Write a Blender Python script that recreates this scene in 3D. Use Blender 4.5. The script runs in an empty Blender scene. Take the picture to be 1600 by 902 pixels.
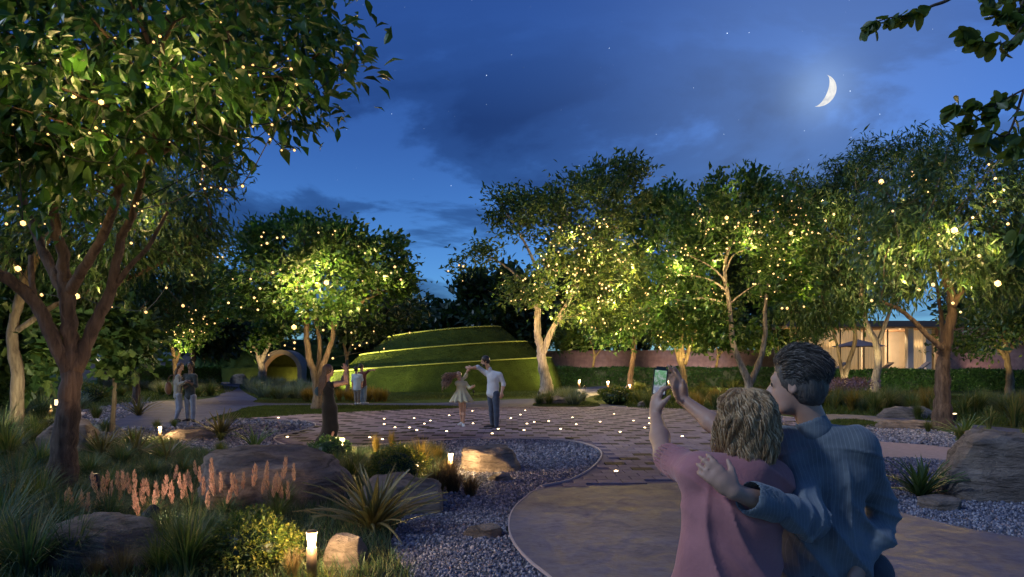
import bpy, bmesh, math, random
import numpy as np
from mathutils import Vector, Matrix, Euler

# ------------------------------------------------------------------ camera
SC = bpy.context.scene
COL = SC.collection
F, CX, HY, CAMH = 1100.0, 800.0, 573.0, 1.6          # focal length in photo pixels, centre, horizon row, eye height
cam = bpy.data.cameras.new('camera'); camo = bpy.data.objects.new('camera', cam); COL.objects.link(camo)
camo.location = (0, 0, CAMH); camo.rotation_euler = (math.radians(90), 0, 0)
cam.sensor_width = 36; cam.lens = F / 1600 * 36; cam.shift_y = (HY - 451) / 1600
cam.clip_start = 0.05; cam.clip_end = 6000
SC.camera = camo

# ------------------------------------------------------------------ sky, moonlight, exposure
SUN_AZ, SUN_EL = math.radians(-106), math.radians(40)     # azimuth clockwise from +Y
W = bpy.data.worlds.new('World'); SC.world = W; W.use_nodes = True
wn = W.node_tree; wn.nodes.clear()
def N(nt, t, **kw):
    n = nt.nodes.new(t)
    for k, v in kw.items():
        if k == 'ins':
            for kk, vv in v.items(): n.inputs[kk].default_value = vv
        else: setattr(n, k, v)
    return n
def L(nt, a, b): nt.links.new(a, b)
def Math(nt, op, a=None, b=None, c=None, clamp=False):
    n = nt.nodes.new('ShaderNodeMath'); n.operation = op; n.use_clamp = clamp
    for i, v in enumerate((a, b, c)):
        if v is None: continue
        if hasattr(v, 'links') or hasattr(v, 'is_linked'): nt.links.new(v, n.inputs[i])
        else: n.inputs[i].default_value = v
    return n.outputs[0]
def MixC(nt, f, a, b, mode='MIX'):
    n = nt.nodes.new('ShaderNodeMix'); n.data_type = 'RGBA'; n.blend_type = mode
    for i, v in ((0, f), (6, a), (7, b)):
        if hasattr(v, 'is_linked'): nt.links.new(v, n.inputs[i])
        elif i == 0: n.inputs[0].default_value = v
        else: n.inputs[i].default_value = (*v[:3], 1)
    return n.outputs[2]
def Ramp(nt, f, stops, interp='LINEAR'):
    n = nt.nodes.new('ShaderNodeValToRGB'); n.color_ramp.interpolation = interp
    e = n.color_ramp.elements
    while len(e) < len(stops): e.new(0.5)
    for i, (p, c) in enumerate(stops):
        e[i].position = p
        e[i].color = (c, c, c, 1) if not hasattr(c, '__len__') else (*c[:3], 1)
    if f is not None: nt.links.new(f, n.inputs[0])
    return n.outputs[0]
MOON_DIR = Vector(((1281 - CX) / F, 1.0, (HY - 141) / F)).normalized()
def build_world():
    nt = wn
    out = N(nt, 'ShaderNodeOutputWorld'); bg = N(nt, 'ShaderNodeBackground')
    L(nt, bg.outputs[0], out.inputs[0])
    sky = N(nt, 'ShaderNodeTexSky', sky_type='NISHITA', sun_disc=False, sun_elevation=math.radians(14),
            sun_rotation=SUN_AZ, altitude=300, air_density=1.0, dust_density=0.3, ozone_density=3.0)
    co = N(nt, 'ShaderNodeTexCoord')
    sep = N(nt, 'ShaderNodeSeparateXYZ'); L(nt, co.outputs['Generated'], sep.inputs[0])
    z = Math(nt, 'MAXIMUM', sep.outputs[2], 0.0)
    tint = Ramp(nt, z, [(0.0, (0.42, 0.76, 1.12)), (0.13, (0.34, 0.64, 1.10)), (0.3, (0.26, 0.45, 0.88)), (0.6, (0.22, 0.36, 0.8))])
    base = MixC(nt, 1.0, sky.outputs[0], tint, 'MULTIPLY')
    # clouds on a flat layer overhead
    den = Math(nt, 'ADD', z, 0.16)
    px = Math(nt, 'DIVIDE', sep.outputs[0], den); py = Math(nt, 'DIVIDE', sep.outputs[1], den)
    cmb = N(nt, 'ShaderNodeCombineXYZ'); L(nt, px, cmb.inputs[0]); L(nt, py, cmb.inputs[1]); cmb.inputs[2].default_value = 7.7
    nz = N(nt, 'ShaderNodeTexNoise', ins={'Scale': 1.3, 'Detail': 8.0, 'Roughness': 0.56, 'Distortion': 0.35}); L(nt, cmb.outputs[0], nz.inputs['Vector'])
    cl = Ramp(nt, nz.outputs[0], [(0.44, 0.0), (0.51, 0.7), (0.60, 1.0)], 'EASE')
    low = Ramp(nt, z, [(0.0, 0.55), (0.12, 1.0), (0.33, 0.9), (0.46, 0.0)])
    cf = Math(nt, 'MULTIPLY', cl, low)
    cf = Math(nt, 'MULTIPLY', cf, 0.9)
    dark = MixC(nt, 1.0, base, (0.22, 0.24, 0.31), 'MULTIPLY')
    c = MixC(nt, cf, base, dark)
    # glow of the air round the moon
    dt = N(nt, 'ShaderNodeVectorMath', operation='DOT_PRODUCT'); L(nt, co.outputs['Generated'], dt.inputs[0]); dt.inputs[1].default_value = MOON_DIR
    d0 = Math(nt, 'MAXIMUM', dt.outputs['Value'], 0.0)
    g1 = Math(nt, 'MULTIPLY', Math(nt, 'POWER', d0, 1400.0), 1.5)
    g2 = Math(nt, 'MULTIPLY', Math(nt, 'POWER', d0, 40.0), 0.9)
    gl = MixC(nt, 1.0, (0.62, 0.80, 1.0), N(nt, 'ShaderNodeCombineColor').outputs[0], 'MIX')
    gs = Math(nt, 'ADD', g1, g2)
    vm = N(nt, 'ShaderNodeVectorMath', operation='SCALE'); vm.inputs[0].default_value = (0.50, 0.72, 1.0); L(nt, gs, vm.inputs['Scale'])
    c = MixC(nt, 1.0, c, vm.outputs[0], 'ADD')
    # stars
    vo = N(nt, 'ShaderNodeTexVoronoi', ins={'Scale': 120.0}); L(nt, co.outputs['Generated'], vo.inputs['Vector'])
    sc = N(nt, 'ShaderNodeSeparateColor'); L(nt, vo.outputs['Color'], sc.inputs[0])
    br = Math(nt, 'POWER', sc.outputs[0], 9.0)
    rad = Math(nt, 'MULTIPLY_ADD', br, 0.055, 0.03)
    st = Math(nt, 'LESS_THAN', vo.outputs['Distance'], rad)
    st = Math(nt, 'MULTIPLY', st, Math(nt, 'MULTIPLY_ADD', br, 14.0, 0.7))
    st = Math(nt, 'MULTIPLY', st, Math(nt, 'GREATER_THAN', sc.outputs[1], 0.3))
    st = Math(nt, 'MULTIPLY', st, Ramp(nt, z, [(0.2, 0.0), (0.36, 1.0)]))
    st = Math(nt, 'MULTIPLY', st, Math(nt, 'SUBTRACT', 1.0, cf, clamp=True))
    vs = N(nt, 'ShaderNodeVectorMath', operation='SCALE'); vs.inputs[0].default_value = (0.75, 0.88, 1.0); L(nt, st, vs.inputs['Scale'])
    c = MixC(nt, 1.0, c, vs.outputs[0], 'ADD')
    L(nt, c, bg.inputs[0]); bg.inputs[1].default_value = 0.12
build_world()
sun = bpy.data.lights.new('moonlight', 'SUN'); suno = bpy.data.objects.new('moonlight', sun); COL.objects.link(suno)
sun.energy = 1.1; sun.angle = math.radians(5); sun.color = (0.60, 0.76, 1.0)
sd = Vector((math.sin(SUN_AZ) * math.cos(SUN_EL), math.cos(SUN_AZ) * math.cos(SUN_EL), math.sin(SUN_EL)))
suno.rotation_euler = (-sd).to_track_quat('-Z', 'Y').to_euler()
vs_ = SC.view_settings
SC.display_settings.display_device = 'sRGB'
vs_.view_transform = 'Standard'; vs_.look = 'None'; vs_.exposure = 0.4; vs_.gamma = 1.0
SC.render.engine = 'CYCLES'
cy = SC.cycles
cy.use_denoising = True; cy.max_bounces = 4; cy.diffuse_bounces = 2; cy.glossy_bounces = 2; cy.transmission_bounces = 3
cy.transparent_max_bounces = 6; cy.sample_clamp_indirect = 2.0; cy.sample_clamp_direct = 0.0
cy.caustics_reflective = False; cy.caustics_refractive = False; cy.use_light_tree = True
SC.render.film_transparent = False

# ------------------------------------------------------------------ pixel helpers
def gp(px, py, z=0.0):
    d = (CAMH - z) * F / (py - HY); return Vector(((px - CX) / F * d, d, z))
def at(px, py, d): return Vector(((px - CX) / F * d, d, CAMH + (HY - py) / F * d))
def gx(px, d, z=0.0): return Vector(((px - CX) / F * d, d, z))
def srgb(r, g, b):
    f = lambda c: (c / 255 / 12.92) if c <= 10 else ((c / 255 + 0.055) / 1.055) ** 2.4
    return (f(r), f(g), f(b))
RNG = np.random.default_rng(7)

# ------------------------------------------------------------------ mesh + object helpers
def mesh_np(name, V, polys, smooth=False):
    """V (n,3); polys: list of int arrays (m,k)"""
    me = bpy.data.meshes.new(name)
    V = np.asarray(V, np.float32)
    me.vertices.add(len(V)); me.vertices.foreach_set('co', V.ravel())
    polys = [np.asarray(p, np.int32) for p in polys if len(p)]
    nl = sum(p.size for p in polys); nf = sum(len(p) for p in polys)
    me.loops.add(nl); me.polygons.add(nf)
    me.loops.foreach_set('vertex_index', np.concatenate([p.ravel() for p in polys]))
    tot = np.concatenate([np.full(len(p), p.shape[1], np.int32) for p in polys])
    st = np.concatenate([[0], np.cumsum(tot)[:-1]]).astype(np.int32)
    me.polygons.foreach_set('loop_start', st)
    me.update(calc_edges=True)
    me.polygons.foreach_set('use_smooth', np.full(nf, smooth, bool))
    me.validate()
    return me
class MB:
    """collects pieces of one part"""
    def __init__(self): self.V = []; self.P = {}; self.n = 0; self.A = []
    def add(self, V, polys):
        V = np.asarray(V, np.float32).reshape(-1, 3)
        for p in polys:
            p = np.asarray(p, np.int32)
            if p.size == 0: continue
            self.P.setdefault(p.shape[1], []).append(p + self.n)
        self.V.append(V); self.n += len(V); return self
    def box(self, lo, hi, M=None):
        lo, hi = np.array(lo, float), np.array(hi, float)
        c = np.array([[x, y, z] for z in (0, 1) for y in (0, 1) for x in (0, 1)], float)
        V = lo + c * (hi - lo)
        if M is not None: V = V @ np.array(M.to_3x3()).T + np.array(M.translation)
        return self.add(V, [[[0, 2, 3, 1], [4, 5, 7, 6], [0, 1, 5, 4], [2, 6, 7, 3], [0, 4, 6, 2], [1, 3, 7, 5]]])
    def tube(self, pts, radii, sides=8, cap=True, squash=None):
        pts = np.asarray(pts, float); n = len(pts); radii = np.broadcast_to(np.asarray(radii, float), (n,))
        T = np.gradient(pts, axis=0); T /= np.linalg.norm(T, axis=1)[:, None] + 1e-9
        u = np.array([1., 0, 0]) if abs(T[0][0]) < 0.9 else np.array([0, 1., 0])
        u = u - T[0] * (u @ T[0]); u /= np.linalg.norm(u)
        a = np.arange(sides) / sides * 2 * math.pi; V = np.empty((n, sides, 3))
        for i in range(n):
            u = u - T[i] * (u @ T[i]); u /= np.linalg.norm(u) + 1e-9; w = np.cross(T[i], u)
            V[i] = pts[i] + radii[i] * (np.cos(a)[:, None] * u + np.sin(a)[:, None] * w)
        i = np.arange(n - 1)[:, None] * sides; j = np.arange(sides)[None]; k = (j + 1) % sides
        Q = np.stack([i + j, i + k, i + sides + k, i + sides + j], -1).reshape(-1, 4)
        polys = [Q]
        if cap: polys += [np.arange(sides)[::-1][None], (np.arange(sides) + (n - 1) * sides)[None]]
        return self.add(V.reshape(-1, 3), polys)
    def lathe(self, prof, sides=24, c=(0, 0, 0)):
        prof = np.asarray(prof, float); n = len(prof); a = np.arange(sides) / sides * 2 * math.pi
        V = np.stack([prof[:, 0:1] * np.cos(a) + c[0], prof[:, 0:1] * np.sin(a) + c[1], np.repeat(prof[:, 1:2], sides, 1) + c[2]], -1)
        i = np.arange(n - 1)[:, None] * sides; j = np.arange(sides)[None]; k = (j + 1) % sides
        Q = np.stack([i + j, i + k, i + sides + k, i + sides + j], -1).reshape(-1, 4)
        return self.add(V.reshape(-1, 3), [Q, np.arange(sides)[::-1][None], (np.arange(sides) + (n - 1) * sides)[None]])
    def mesh(self, name, smooth=False):
        return mesh_np(name, np.concatenate(self.V), [np.concatenate(v) for v in self.P.values()], smooth)
    def build(self, name, mat, parent=None, smooth=False):
        return obj(name, self.mesh(name, smooth), mat, parent)
def obj(name, me, mat=None, parent=None, loc=None, rot=None, scale=None):
    o = bpy.data.objects.new(name, me); COL.objects.link(o)
    if mat is not None and me is not None and hasattr(me, 'materials') and len(me.materials) == 0: me.materials.append(mat)
    if parent is not None: o.parent = parent
    if loc is not None: o.location = loc
    if rot is not None: o.rotation_euler = rot if hasattr(rot, '__len__') else (0, 0, rot)
    if scale is not None: o.scale = scale if hasattr(scale, '__len__') else (scale,) * 3
    return o
def tag(o, label=None, cat=None, group=None, kind=None):
    if label: o['label'] = label
    if cat: o['category'] = cat
    if group: o['group'] = group
    if kind: o['kind'] = kind
    return o
def thing(name, label, cat, loc=(0, 0, 0), rz=0, group=None):
    o = bpy.data.objects.new(name, None); COL.objects.link(o); o.empty_display_size = 0.1
    o.location = loc; o.rotation_euler = (0, 0, rz); tag(o, label, cat, group); return o
def copy_tree(o, parent=None):
    c = o.copy(); COL.objects.link(c); c.parent = parent
    for ch in o.children: copy_tree(ch, c)
    return c
def point_light(parent, loc, energy, color=(1.0, 0.72, 0.36), radius=0.05, name='lamp_light'):
    l = bpy.data.lights.new(name, 'POINT'); l.energy = energy; l.color = color; l.shadow_soft_size = radius
    o = bpy.data.objects.new(name, l); COL.objects.link(o); o.parent = parent; o.location = loc; return o
def spot_light(parent, loc, target, energy, color=(1.0, 0.76, 0.42), size=70, blend=0.6, radius=0.05):
    l = bpy.data.lights.new('lamp_light', 'SPOT'); l.energy = energy; l.color = color; l.shadow_soft_size = radius
    l.spot_size = math.radians(size); l.spot_blend = blend
    o = bpy.data.objects.new('lamp_light', l); COL.objects.link(o); o.parent = parent; o.location = loc
    o.rotation_euler = (Vector(target) - Vector(loc)).to_track_quat('-Z', 'Y').to_euler(); return o
def catmull(P, n=6):
    P = np.asarray(P, float); Q = np.vstack([2 * P[0] - P[1], P, 2 * P[-1] - P[-2]]); out = []
    t = np.linspace(0, 1, n, endpoint=False)[:, None]
    for i in range(1, len(Q) - 2):
        a, b, c, d = Q[i - 1:i + 3]
        out.append(0.5 * (2 * b + (c - a) * t + (2 * a - 5 * b + 4 * c - d) * t ** 2 + (3 * b - a - 3 * c + d) * t ** 3))
    out.append(P[-1:]); return np.vstack(out)

# ------------------------------------------------------------------ materials
MATS = {}
def mat(name, base=(0.5, 0.5, 0.5), rough=0.8, spec=0.3, metal=0.0, emit=None, estr=0.0, build=None):
    m = bpy.data.materials.new(name); m.use_nodes = True; nt = m.node_tree
    b = nt.nodes['Principled BSDF']
    b.inputs['Base Color'].default_value = (*base, 1); b.inputs['Roughness'].default_value = rough
    b.inputs['Specular IOR Level'].default_value = spec; b.inputs['Metallic'].default_value = metal
    if emit: b.inputs['Emission Color'].default_value = (*emit, 1); b.inputs['Emission Strength'].default_value = estr
    if build: build(nt, b, nt.nodes['Material Output'])
    MATS[name] = m; return m
def objco(nt, scale=(1, 1, 1), kind='Object'):
    co = N(nt, 'ShaderNodeTexCoord'); mp = N(nt, 'ShaderNodeMapping'); mp.inputs['Scale'].default_value = scale
    L(nt, co.outputs[kind], mp.inputs[0]); return mp.outputs[0]
def noise(nt, vec, scale, detail=5, rough=0.55, dist=0.0):
    n = N(nt, 'ShaderNodeTexNoise', ins={'Scale': scale, 'Detail': detail, 'Roughness': rough, 'Distortion': dist}); L(nt, vec, n.inputs['Vector']); return n.outputs[0]
def bump(nt, b, h, strength=0.5, dist=0.02):
    n = N(nt, 'ShaderNodeBump'); n.inputs['Strength'].default_value = strength; n.inputs['Distance'].default_value = dist
    L(nt, h, n.inputs['Height']); L(nt, n.outputs[0], b.inputs['Normal'])
def geopos(nt):
    return N(nt, 'ShaderNodeNewGeometry').outputs['Position']
def noisy(cols, scale=4, detail=6, bstr=0.4, bdist=0.01, bscale=None, stretch=(1, 1, 1), rough=(0.7, 0.9)):
    def f(nt, b, out):
        v = objco(nt, stretch); n = noise(nt, v, scale, detail)
        k = len(cols); L(nt, Ramp(nt, n, [(0.28 + 0.44 * i / (k - 1), c) for i, c in enumerate(cols)]), b.inputs['Base Color'])
        h = noise(nt, v, bscale or scale * 5, 6); bump(nt, b, h, bstr, bdist)
        L(nt, Math(nt, 'MULTIPLY_ADD', n, rough[1] - rough[0], rough[0]), b.inputs['Roughness'])
    return f
def leafmat(name, cols, transl=0.35, rough=0.42, spec=0.4, spread=None):
    def f(nt, b, out):
        g = N(nt, 'ShaderNodeNewGeometry'); k = len(cols)
        c = Ramp(nt, g.outputs['Random Per Island'], [((i + 0.0) / (k - 1), x) for i, x in enumerate(cols)])
        pn = noise(nt, g.outputs['Position'], 0.9, 2)
        c = MixC(nt, 0.55, c, Ramp(nt, pn, [(0.35, 0.55), (0.65, 1.25)]), 'MULTIPLY')
        L(nt, c, b.inputs['Base Color'])
        t = N(nt, 'ShaderNodeBsdfTranslucent'); L(nt, MixC(nt, 1.0, c, (1.5, 1.5, 0.7), 'MULTIPLY'), t.inputs[0])
        mx = N(nt, 'ShaderNodeMixShader'); mx.inputs[0].default_value = transl
        L(nt, b.outputs[0], mx.inputs[1]); L(nt, t.outputs[0], mx.inputs[2]); L(nt, mx.outputs[0], out.inputs[0])
    return mat(name, rough=rough, spec=spec, build=f)
def emitmat(name, color, strength, sample=True):
    m = mat(name, (0.8, 0.7, 0.5), 0.4, emit=color, estr=strength)
    if not sample: m.cycles.emission_sampling = 'NONE'
    return m
def build_bark(c1, c2, c3, sc=1.0):
    def f(nt, b, out):
        v = objco(nt, (9 * sc, 9 * sc, 1.6 * sc)); n = noise(nt, v, 1.5, 7, 0.6, 0.6)
        L(nt, Ramp(nt, n, [(0.3, c1), (0.5, c2), (0.72, c3)]), b.inputs['Base Color'])
        w = noise(nt, objco(nt, (20 * sc, 20 * sc, 4 * sc)), 2.0, 6, 0.65, 0.8)
        bump(nt, b, Math(nt, 'ADD', n, w), 0.9, 0.03)
    return f
mat('bark_dark', rough=0.9, build=build_bark((0.035, 0.024, 0.018), (0.10, 0.066, 0.048), (0.17, 0.12, 0.088)))
mat('bark_mid', rough=0.9, build=build_bark((0.07, 0.05, 0.032), (0.17, 0.125, 0.08), (0.26, 0.20, 0.13)))
mat('bark_pale', rough=0.85, build=build_bark((0.10, 0.08, 0.065), (0.28, 0.235, 0.19), (0.42, 0.37, 0.31)))
leafmat('leaf_broad', [(0.012, 0.045, 0.014), (0.026, 0.085, 0.022), (0.045, 0.125, 0.030), (0.085, 0.15, 0.035)], 0.30, 0.34, 0.5)
leafmat('leaf_mid', [(0.018, 0.055, 0.016), (0.034, 0.090, 0.022), (0.055, 0.12, 0.028), (0.085, 0.14, 0.034)], 0.38)
leafmat('leaf_olive', [(0.022, 0.055, 0.020), (0.045, 0.090, 0.030), (0.075, 0.125, 0.035), (0.11, 0.145, 0.040)], 0.38)
leafmat('leaf_willow', [(0.018, 0.050, 0.022), (0.032, 0.075, 0.028), (0.055, 0.105, 0.036), (0.085, 0.125, 0.04)], 0.34)
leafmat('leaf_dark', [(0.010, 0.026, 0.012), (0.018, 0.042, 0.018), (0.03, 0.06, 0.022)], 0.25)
leafmat('leaf_hedge', [(0.028, 0.085, 0.028), (0.05, 0.125, 0.036), (0.08, 0.16, 0.045)], 0.22)
leafmat('leaf_box', [(0.04, 0.085, 0.018), (0.09, 0.14, 0.028), (0.18, 0.20, 0.035), (0.27, 0.25, 0.06)], 0.3)
leafmat('turf_blades', [(0.035, 0.055, 0.010), (0.055, 0.080, 0.014), (0.085, 0.11, 0.020)], 0.3, 0.6, 0.2)
leafmat('grass_teal', [(0.03, 0.07, 0.04), (0.055, 0.105, 0.05), (0.10, 0.135, 0.06), (0.19, 0.17, 0.075)], 0.3, 0.5, 0.3)
leafmat('grass_green', [(0.045, 0.08, 0.022), (0.085, 0.125, 0.034), (0.14, 0.165, 0.05), (0.23, 0.19, 0.07)], 0.3, 0.5, 0.3)
leafmat('grass_gold', [(0.11, 0.10, 0.022), (0.20, 0.15, 0.03), (0.30, 0.20, 0.045), (0.36, 0.24, 0.07)], 0.35, 0.5, 0.3)
leafmat('grass_dry', [(0.08, 0.055, 0.03), (0.14, 0.095, 0.055), (0.20, 0.14, 0.085)], 0.3, 0.6, 0.2)
leafmat('flax_leaf', [(0.045, 0.06, 0.024), (0.09, 0.095, 0.038), (0.14, 0.12, 0.05), (0.17, 0.11, 0.055)], 0.2, 0.4, 0.4)
leafmat('flax_green', [(0.03, 0.07, 0.025), (0.06, 0.11, 0.035), (0.10, 0.14, 0.04)], 0.2, 0.4, 0.4)
leafmat('plume', [(0.50, 0.27, 0.21), (0.62, 0.37, 0.29), (0.70, 0.46, 0.36)], 0.4, 0.8, 0.1)
leafmat('flower_purple', [(0.14, 0.09, 0.15), (0.20, 0.13, 0.19), (0.24, 0.18, 0.20)], 0.3, 0.8, 0.1)
leafmat('silver_leaf', [(0.10, 0.14, 0.11), (0.16, 0.20, 0.16), (0.22, 0.26, 0.22)], 0.3, 0.6, 0.2)
emitmat('bulb_glow', (1.0, 0.56, 0.17), 1.35, False)
emitmat('bulb_big', (1.0, 0.56, 0.17), 2.2, False)
emitmat('lens_glow', (1.0, 0.70, 0.34), 1.7, False)
emitmat('inlay_glow', (1.0, 0.70, 0.38), 9.0, True)
mat('wire', (0.02, 0.02, 0.02), 0.6)
mat('metal_bronze', (0.16, 0.105, 0.07), 0.5, metal=0.6, build=noisy([(0.13, 0.085, 0.055), (0.20, 0.135, 0.09)], 8, rough=(0.4, 0.6)))
mat('metal_dark', (0.03, 0.03, 0.032), 0.5, metal=0.5)
# ================================================================== the setting
def m_lawn(nt, b, out):
    p = geopos(nt); n = noise(nt, p, 1.3, 6, 0.6); n2 = noise(nt, p, 22, 5, 0.7)
    c = Ramp(nt, n, [(0.3, (0.03, 0.05, 0.010)), (0.55, (0.048, 0.078, 0.014)), (0.75, (0.07, 0.10, 0.02))])
    L(nt, MixC(nt, 0.6, c, Ramp(nt, n2, [(0.3, 0.45), (0.7, 1.4)]), 'MULTIPLY'), b.inputs['Base Color']); bump(nt, b, n2, 0.8, 0.05)
mat('lawn', rough=0.9, spec=0.15, build=m_lawn)
mat('soil', rough=0.95, spec=0.1, build=noisy([(0.014, 0.012, 0.008), (0.03, 0.026, 0.017), (0.05, 0.042, 0.028)], 6, bstr=0.8, bdist=0.03))
mat('gravel_bed', rough=0.9, build=noisy([(0.05, 0.048, 0.055), (0.12, 0.115, 0.125), (0.22, 0.21, 0.22)], 40, bstr=0.9, bdist=0.02))
def m_pebble(nt, b, out):
    oi = N(nt, 'ShaderNodeObjectInfo'); r = oi.outputs['Random']
    c = Ramp(nt, r, [(0.0, (0.055, 0.055, 0.075)), (0.35, (0.12, 0.12, 0.155)), (0.7, (0.21, 0.205, 0.25)), (0.9, (0.40, 0.38, 0.40)), (1.0, (0.30, 0.19, 0.17))])
    L(nt, c, b.inputs['Base Color'])
mat('pebble', rough=0.6, spec=0.4, build=m_pebble)
def m_concrete(nt, b, out):
    p = geopos(nt); n = noise(nt, p, 1.1, 8, 0.62, 0.4); n2 = noise(nt, p, 14, 8, 0.7); n3 = noise(nt, p, 3.5, 6, 0.65, 1.2)
    c = Ramp(nt, n, [(0.3, (0.042, 0.048, 0.085)), (0.5, (0.066, 0.074, 0.125)), (0.72, (0.10, 0.108, 0.17))])
    c = MixC(nt, 0.75, c, Ramp(nt, n2, [(0.3, 0.6), (0.5, 1.0), (0.75, 1.25)]), 'MULTIPLY')
    c = MixC(nt, 0.7, c, Ramp(nt, n3, [(0.36, 0.55), (0.48, 1.0), (0.7, 1.1)]), 'MULTIPLY')
    L(nt, c, b.inputs['Base Color']); bump(nt, b, Math(nt, 'ADD', n2, n3), 0.35, 0.012)
    L(nt, Ramp(nt, n3, [(0.3, 0.45), (0.7, 0.75)]), b.inputs['Roughness'])
mat('concrete', rough=0.6, spec=0.25, build=m_concrete)
def m_paver(cols):
    def f(nt, b, out):
        oi = N(nt, 'ShaderNodeObjectInfo'); g = N(nt, 'ShaderNodeNewGeometry')
        r = Math(nt, 'FRACT', Math(nt, 'ADD', oi.outputs['Random'], g.outputs['Random Per Island']))
        p = g.outputs['Position']; n = noise(nt, p, 9, 7, 0.7)
        c = Ramp(nt, r, [(0, cols[0]), (0.5, cols[1]), (1, cols[2])])
        L(nt, MixC(nt, 0.8, c, Ramp(nt, n, [(0.3, 0.6), (0.7, 1.35)]), 'MULTIPLY'), b.inputs['Base Color'])
        bump(nt, b, noise(nt, p, 30, 5, 0.6), 0.4, 0.006)
        L(nt, Ramp(nt, n, [(0.3, 0.6), (0.7, 0.85)]), b.inputs['Roughness'])
    return f
mat('paver_light', rough=0.8, spec=0.12, build=m_paver([(0.17, 0.13, 0.165), (0.21, 0.165, 0.20), (0.26, 0.205, 0.24)]))
mat('paver_dark', rough=0.8, spec=0.12, build=m_paver([(0.007, 0.006, 0.008), (0.010, 0.009, 0.011), (0.015, 0.013, 0.016)]))
mat('paver_joint', rough=0.8, build=noisy([(0.13, 0.10, 0.125), (0.19, 0.15, 0.18)], 20))
mat('edging', (0.38, 0.31, 0.31), 0.6)
def m_rock(nt, b, out):
    v = objco(nt, (1, 1, 1)); n = noise(nt, v, 2.2, 8, 0.62, 0.5)
    st = noise(nt, objco(nt, (1.2, 1.2, 9.0)), 1.7, 7, 0.6, 0.9); cr = noise(nt, objco(nt, (2.5, 2.5, 6)), 5, 8, 0.7, 1.5)
    c = Ramp(nt, n, [(0.28, (0.11, 0.085, 0.07)), (0.48, (0.24, 0.185, 0.15)), (0.62, (0.33, 0.26, 0.21)), (0.78, (0.43, 0.34, 0.28))])
    c = MixC(nt, 0.75, c, Ramp(nt, st, [(0.36, 0.28), (0.47, 1.0), (0.7, 1.3)]), 'MULTIPLY')
    c = MixC(nt, 0.6, c, Ramp(nt, cr, [(0.34, 0.45), (0.46, 1.0)]), 'MULTIPLY')
    L(nt, c, b.inputs['Base Color']); bump(nt, b, Math(nt, 'ADD', st, Math(nt, 'MULTIPLY', cr, 0.7)), 1.0, 0.09)
mat('rock', rough=0.85, spec=0.25, build=m_rock)

from mathutils.geometry import tessellate_polygon
def inpoly(P, poly):
    P = np.asarray(P, float); poly = np.asarray(poly, float); x, y = P[:, 0], P[:, 1]; ins = np.zeros(len(P), bool)
    x2, y2 = np.roll(poly[:, 0], 1), np.roll(poly[:, 1], 1)
    for (a, b, c, d) in zip(poly[:, 0], poly[:, 1], x2, y2):
        if b == d: continue
        ins ^= ((b > y) != (d > y)) & (x < (c - a) * (y - b) / (d - b) + a)
    return ins
def outline(pix, n=5, world=()):
    P = [tuple(gp(*q)[:2]) if len(q) == 2 else tuple(q[1:]) for q in pix]
    P = np.array(P); k = len(P)
    out = []
    t = np.linspace(0, 1, n, endpoint=False)[:, None]
    for i in range(k):
        a, b, c, d = P[i - 1], P[i], P[(i + 1) % k], P[(i + 2) % k]
        # centripetal-ish: limit overshoot by using a small tangent when spacing is uneven
        l = np.linalg.norm(c - b); m1 = (c - a); m1 = m1 / (np.linalg.norm(m1) + 1e-9) * l; m2 = (d - b); m2 = m2 / (np.linalg.norm(m2) + 1e-9) * l
        out.append((2 * t ** 3 - 3 * t ** 2 + 1) * b + (t ** 3 - 2 * t ** 2 + t) * m1 + (-2 * t ** 3 + 3 * t ** 2) * c + (t ** 3 - t ** 2) * m2)
    return np.vstack(out)
def sheet(name, poly, z, material, thick=0.0, kind='structure', parent=None):
    n = len(poly); V = [Vector((x, y, z)) for x, y in poly]
    tri = np.array(tessellate_polygon([V]))
    Va = np.array([tuple(v) for v in V]); nrm = np.cross(Va[tri[:, 1]] - Va[tri[:, 0]], Va[tri[:, 2]] - Va[tri[:, 0]])[:, 2]
    tri[nrm < 0] = tri[nrm < 0][:, ::-1]
    mb = MB(); mb.add(Va, [tri])
    if thick:
        B = Va.copy(); B[:, 2] -= thick; i = np.arange(n); j = (i + 1) % n
        A = 0.5 * np.sum(Va[:, 0] * np.roll(Va[:, 1], -1) - np.roll(Va[:, 0], -1) * Va[:, 1])
        q = np.stack([i, i + n, j + n, j], 1); q = q if A > 0 else q[:, ::-1]
        mb.add(np.vstack([Va, B]), [q])
    o = mb.build(name, MATS[material], parent)
    if kind: o['kind'] = kind
    return o
g = sheet('ground', [(-500, -20), (500, -20), (500, 900), (-500, 900)], 0.0, 'lawn')

PLAZA = outline([(372, 656), (430, 652), (500, 648), (600, 643), (700, 639.5), (800, 637.5), (900, 637.5), (1000, 638.5), (1080, 641), (1160, 646), (1230, 653),
                 (1290, 663), (1335, 680), (1350, 697), (1345, 715), (1330, 735), (1300, 752), (1180, 755), (1060, 759), (950, 764), (850, 768), (890, 755), (925, 735), (940, 713),
                 (925, 700), (885, 691), (800, 687.5), (690, 690), (600, 697), (540, 703), (480, 704), (445, 698), (428, 689), (438, 683), (470, 676), (493, 667), (480, 661),
                 (440, 658.8), (400, 657.8)])
GRAVEL_L = outline([(20, 690), (120, 645), (240, 629), (330, 657), (400, 655.5), (520, 655), (560, 690), (700, 686), (960, 690), (960, 740), (850, 775), (790, 830), (870, 960), (200, 960), (20, 800)], 3)
GRAVEL_RA = outline([(1300, 668), (1375, 666), (1480, 676), (1600, 688), (1700, 700), (1700, 728), (1600, 718), (1480, 704), (1340, 692)], 3)
GRAVEL_RB = outline([(1340, 713), (1430, 716), (1600, 731), (1760, 745), (1900, 860), (1600, 855), (1480, 832), (1385, 806), (1330, 786), (1290, 756)], 3)
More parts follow.
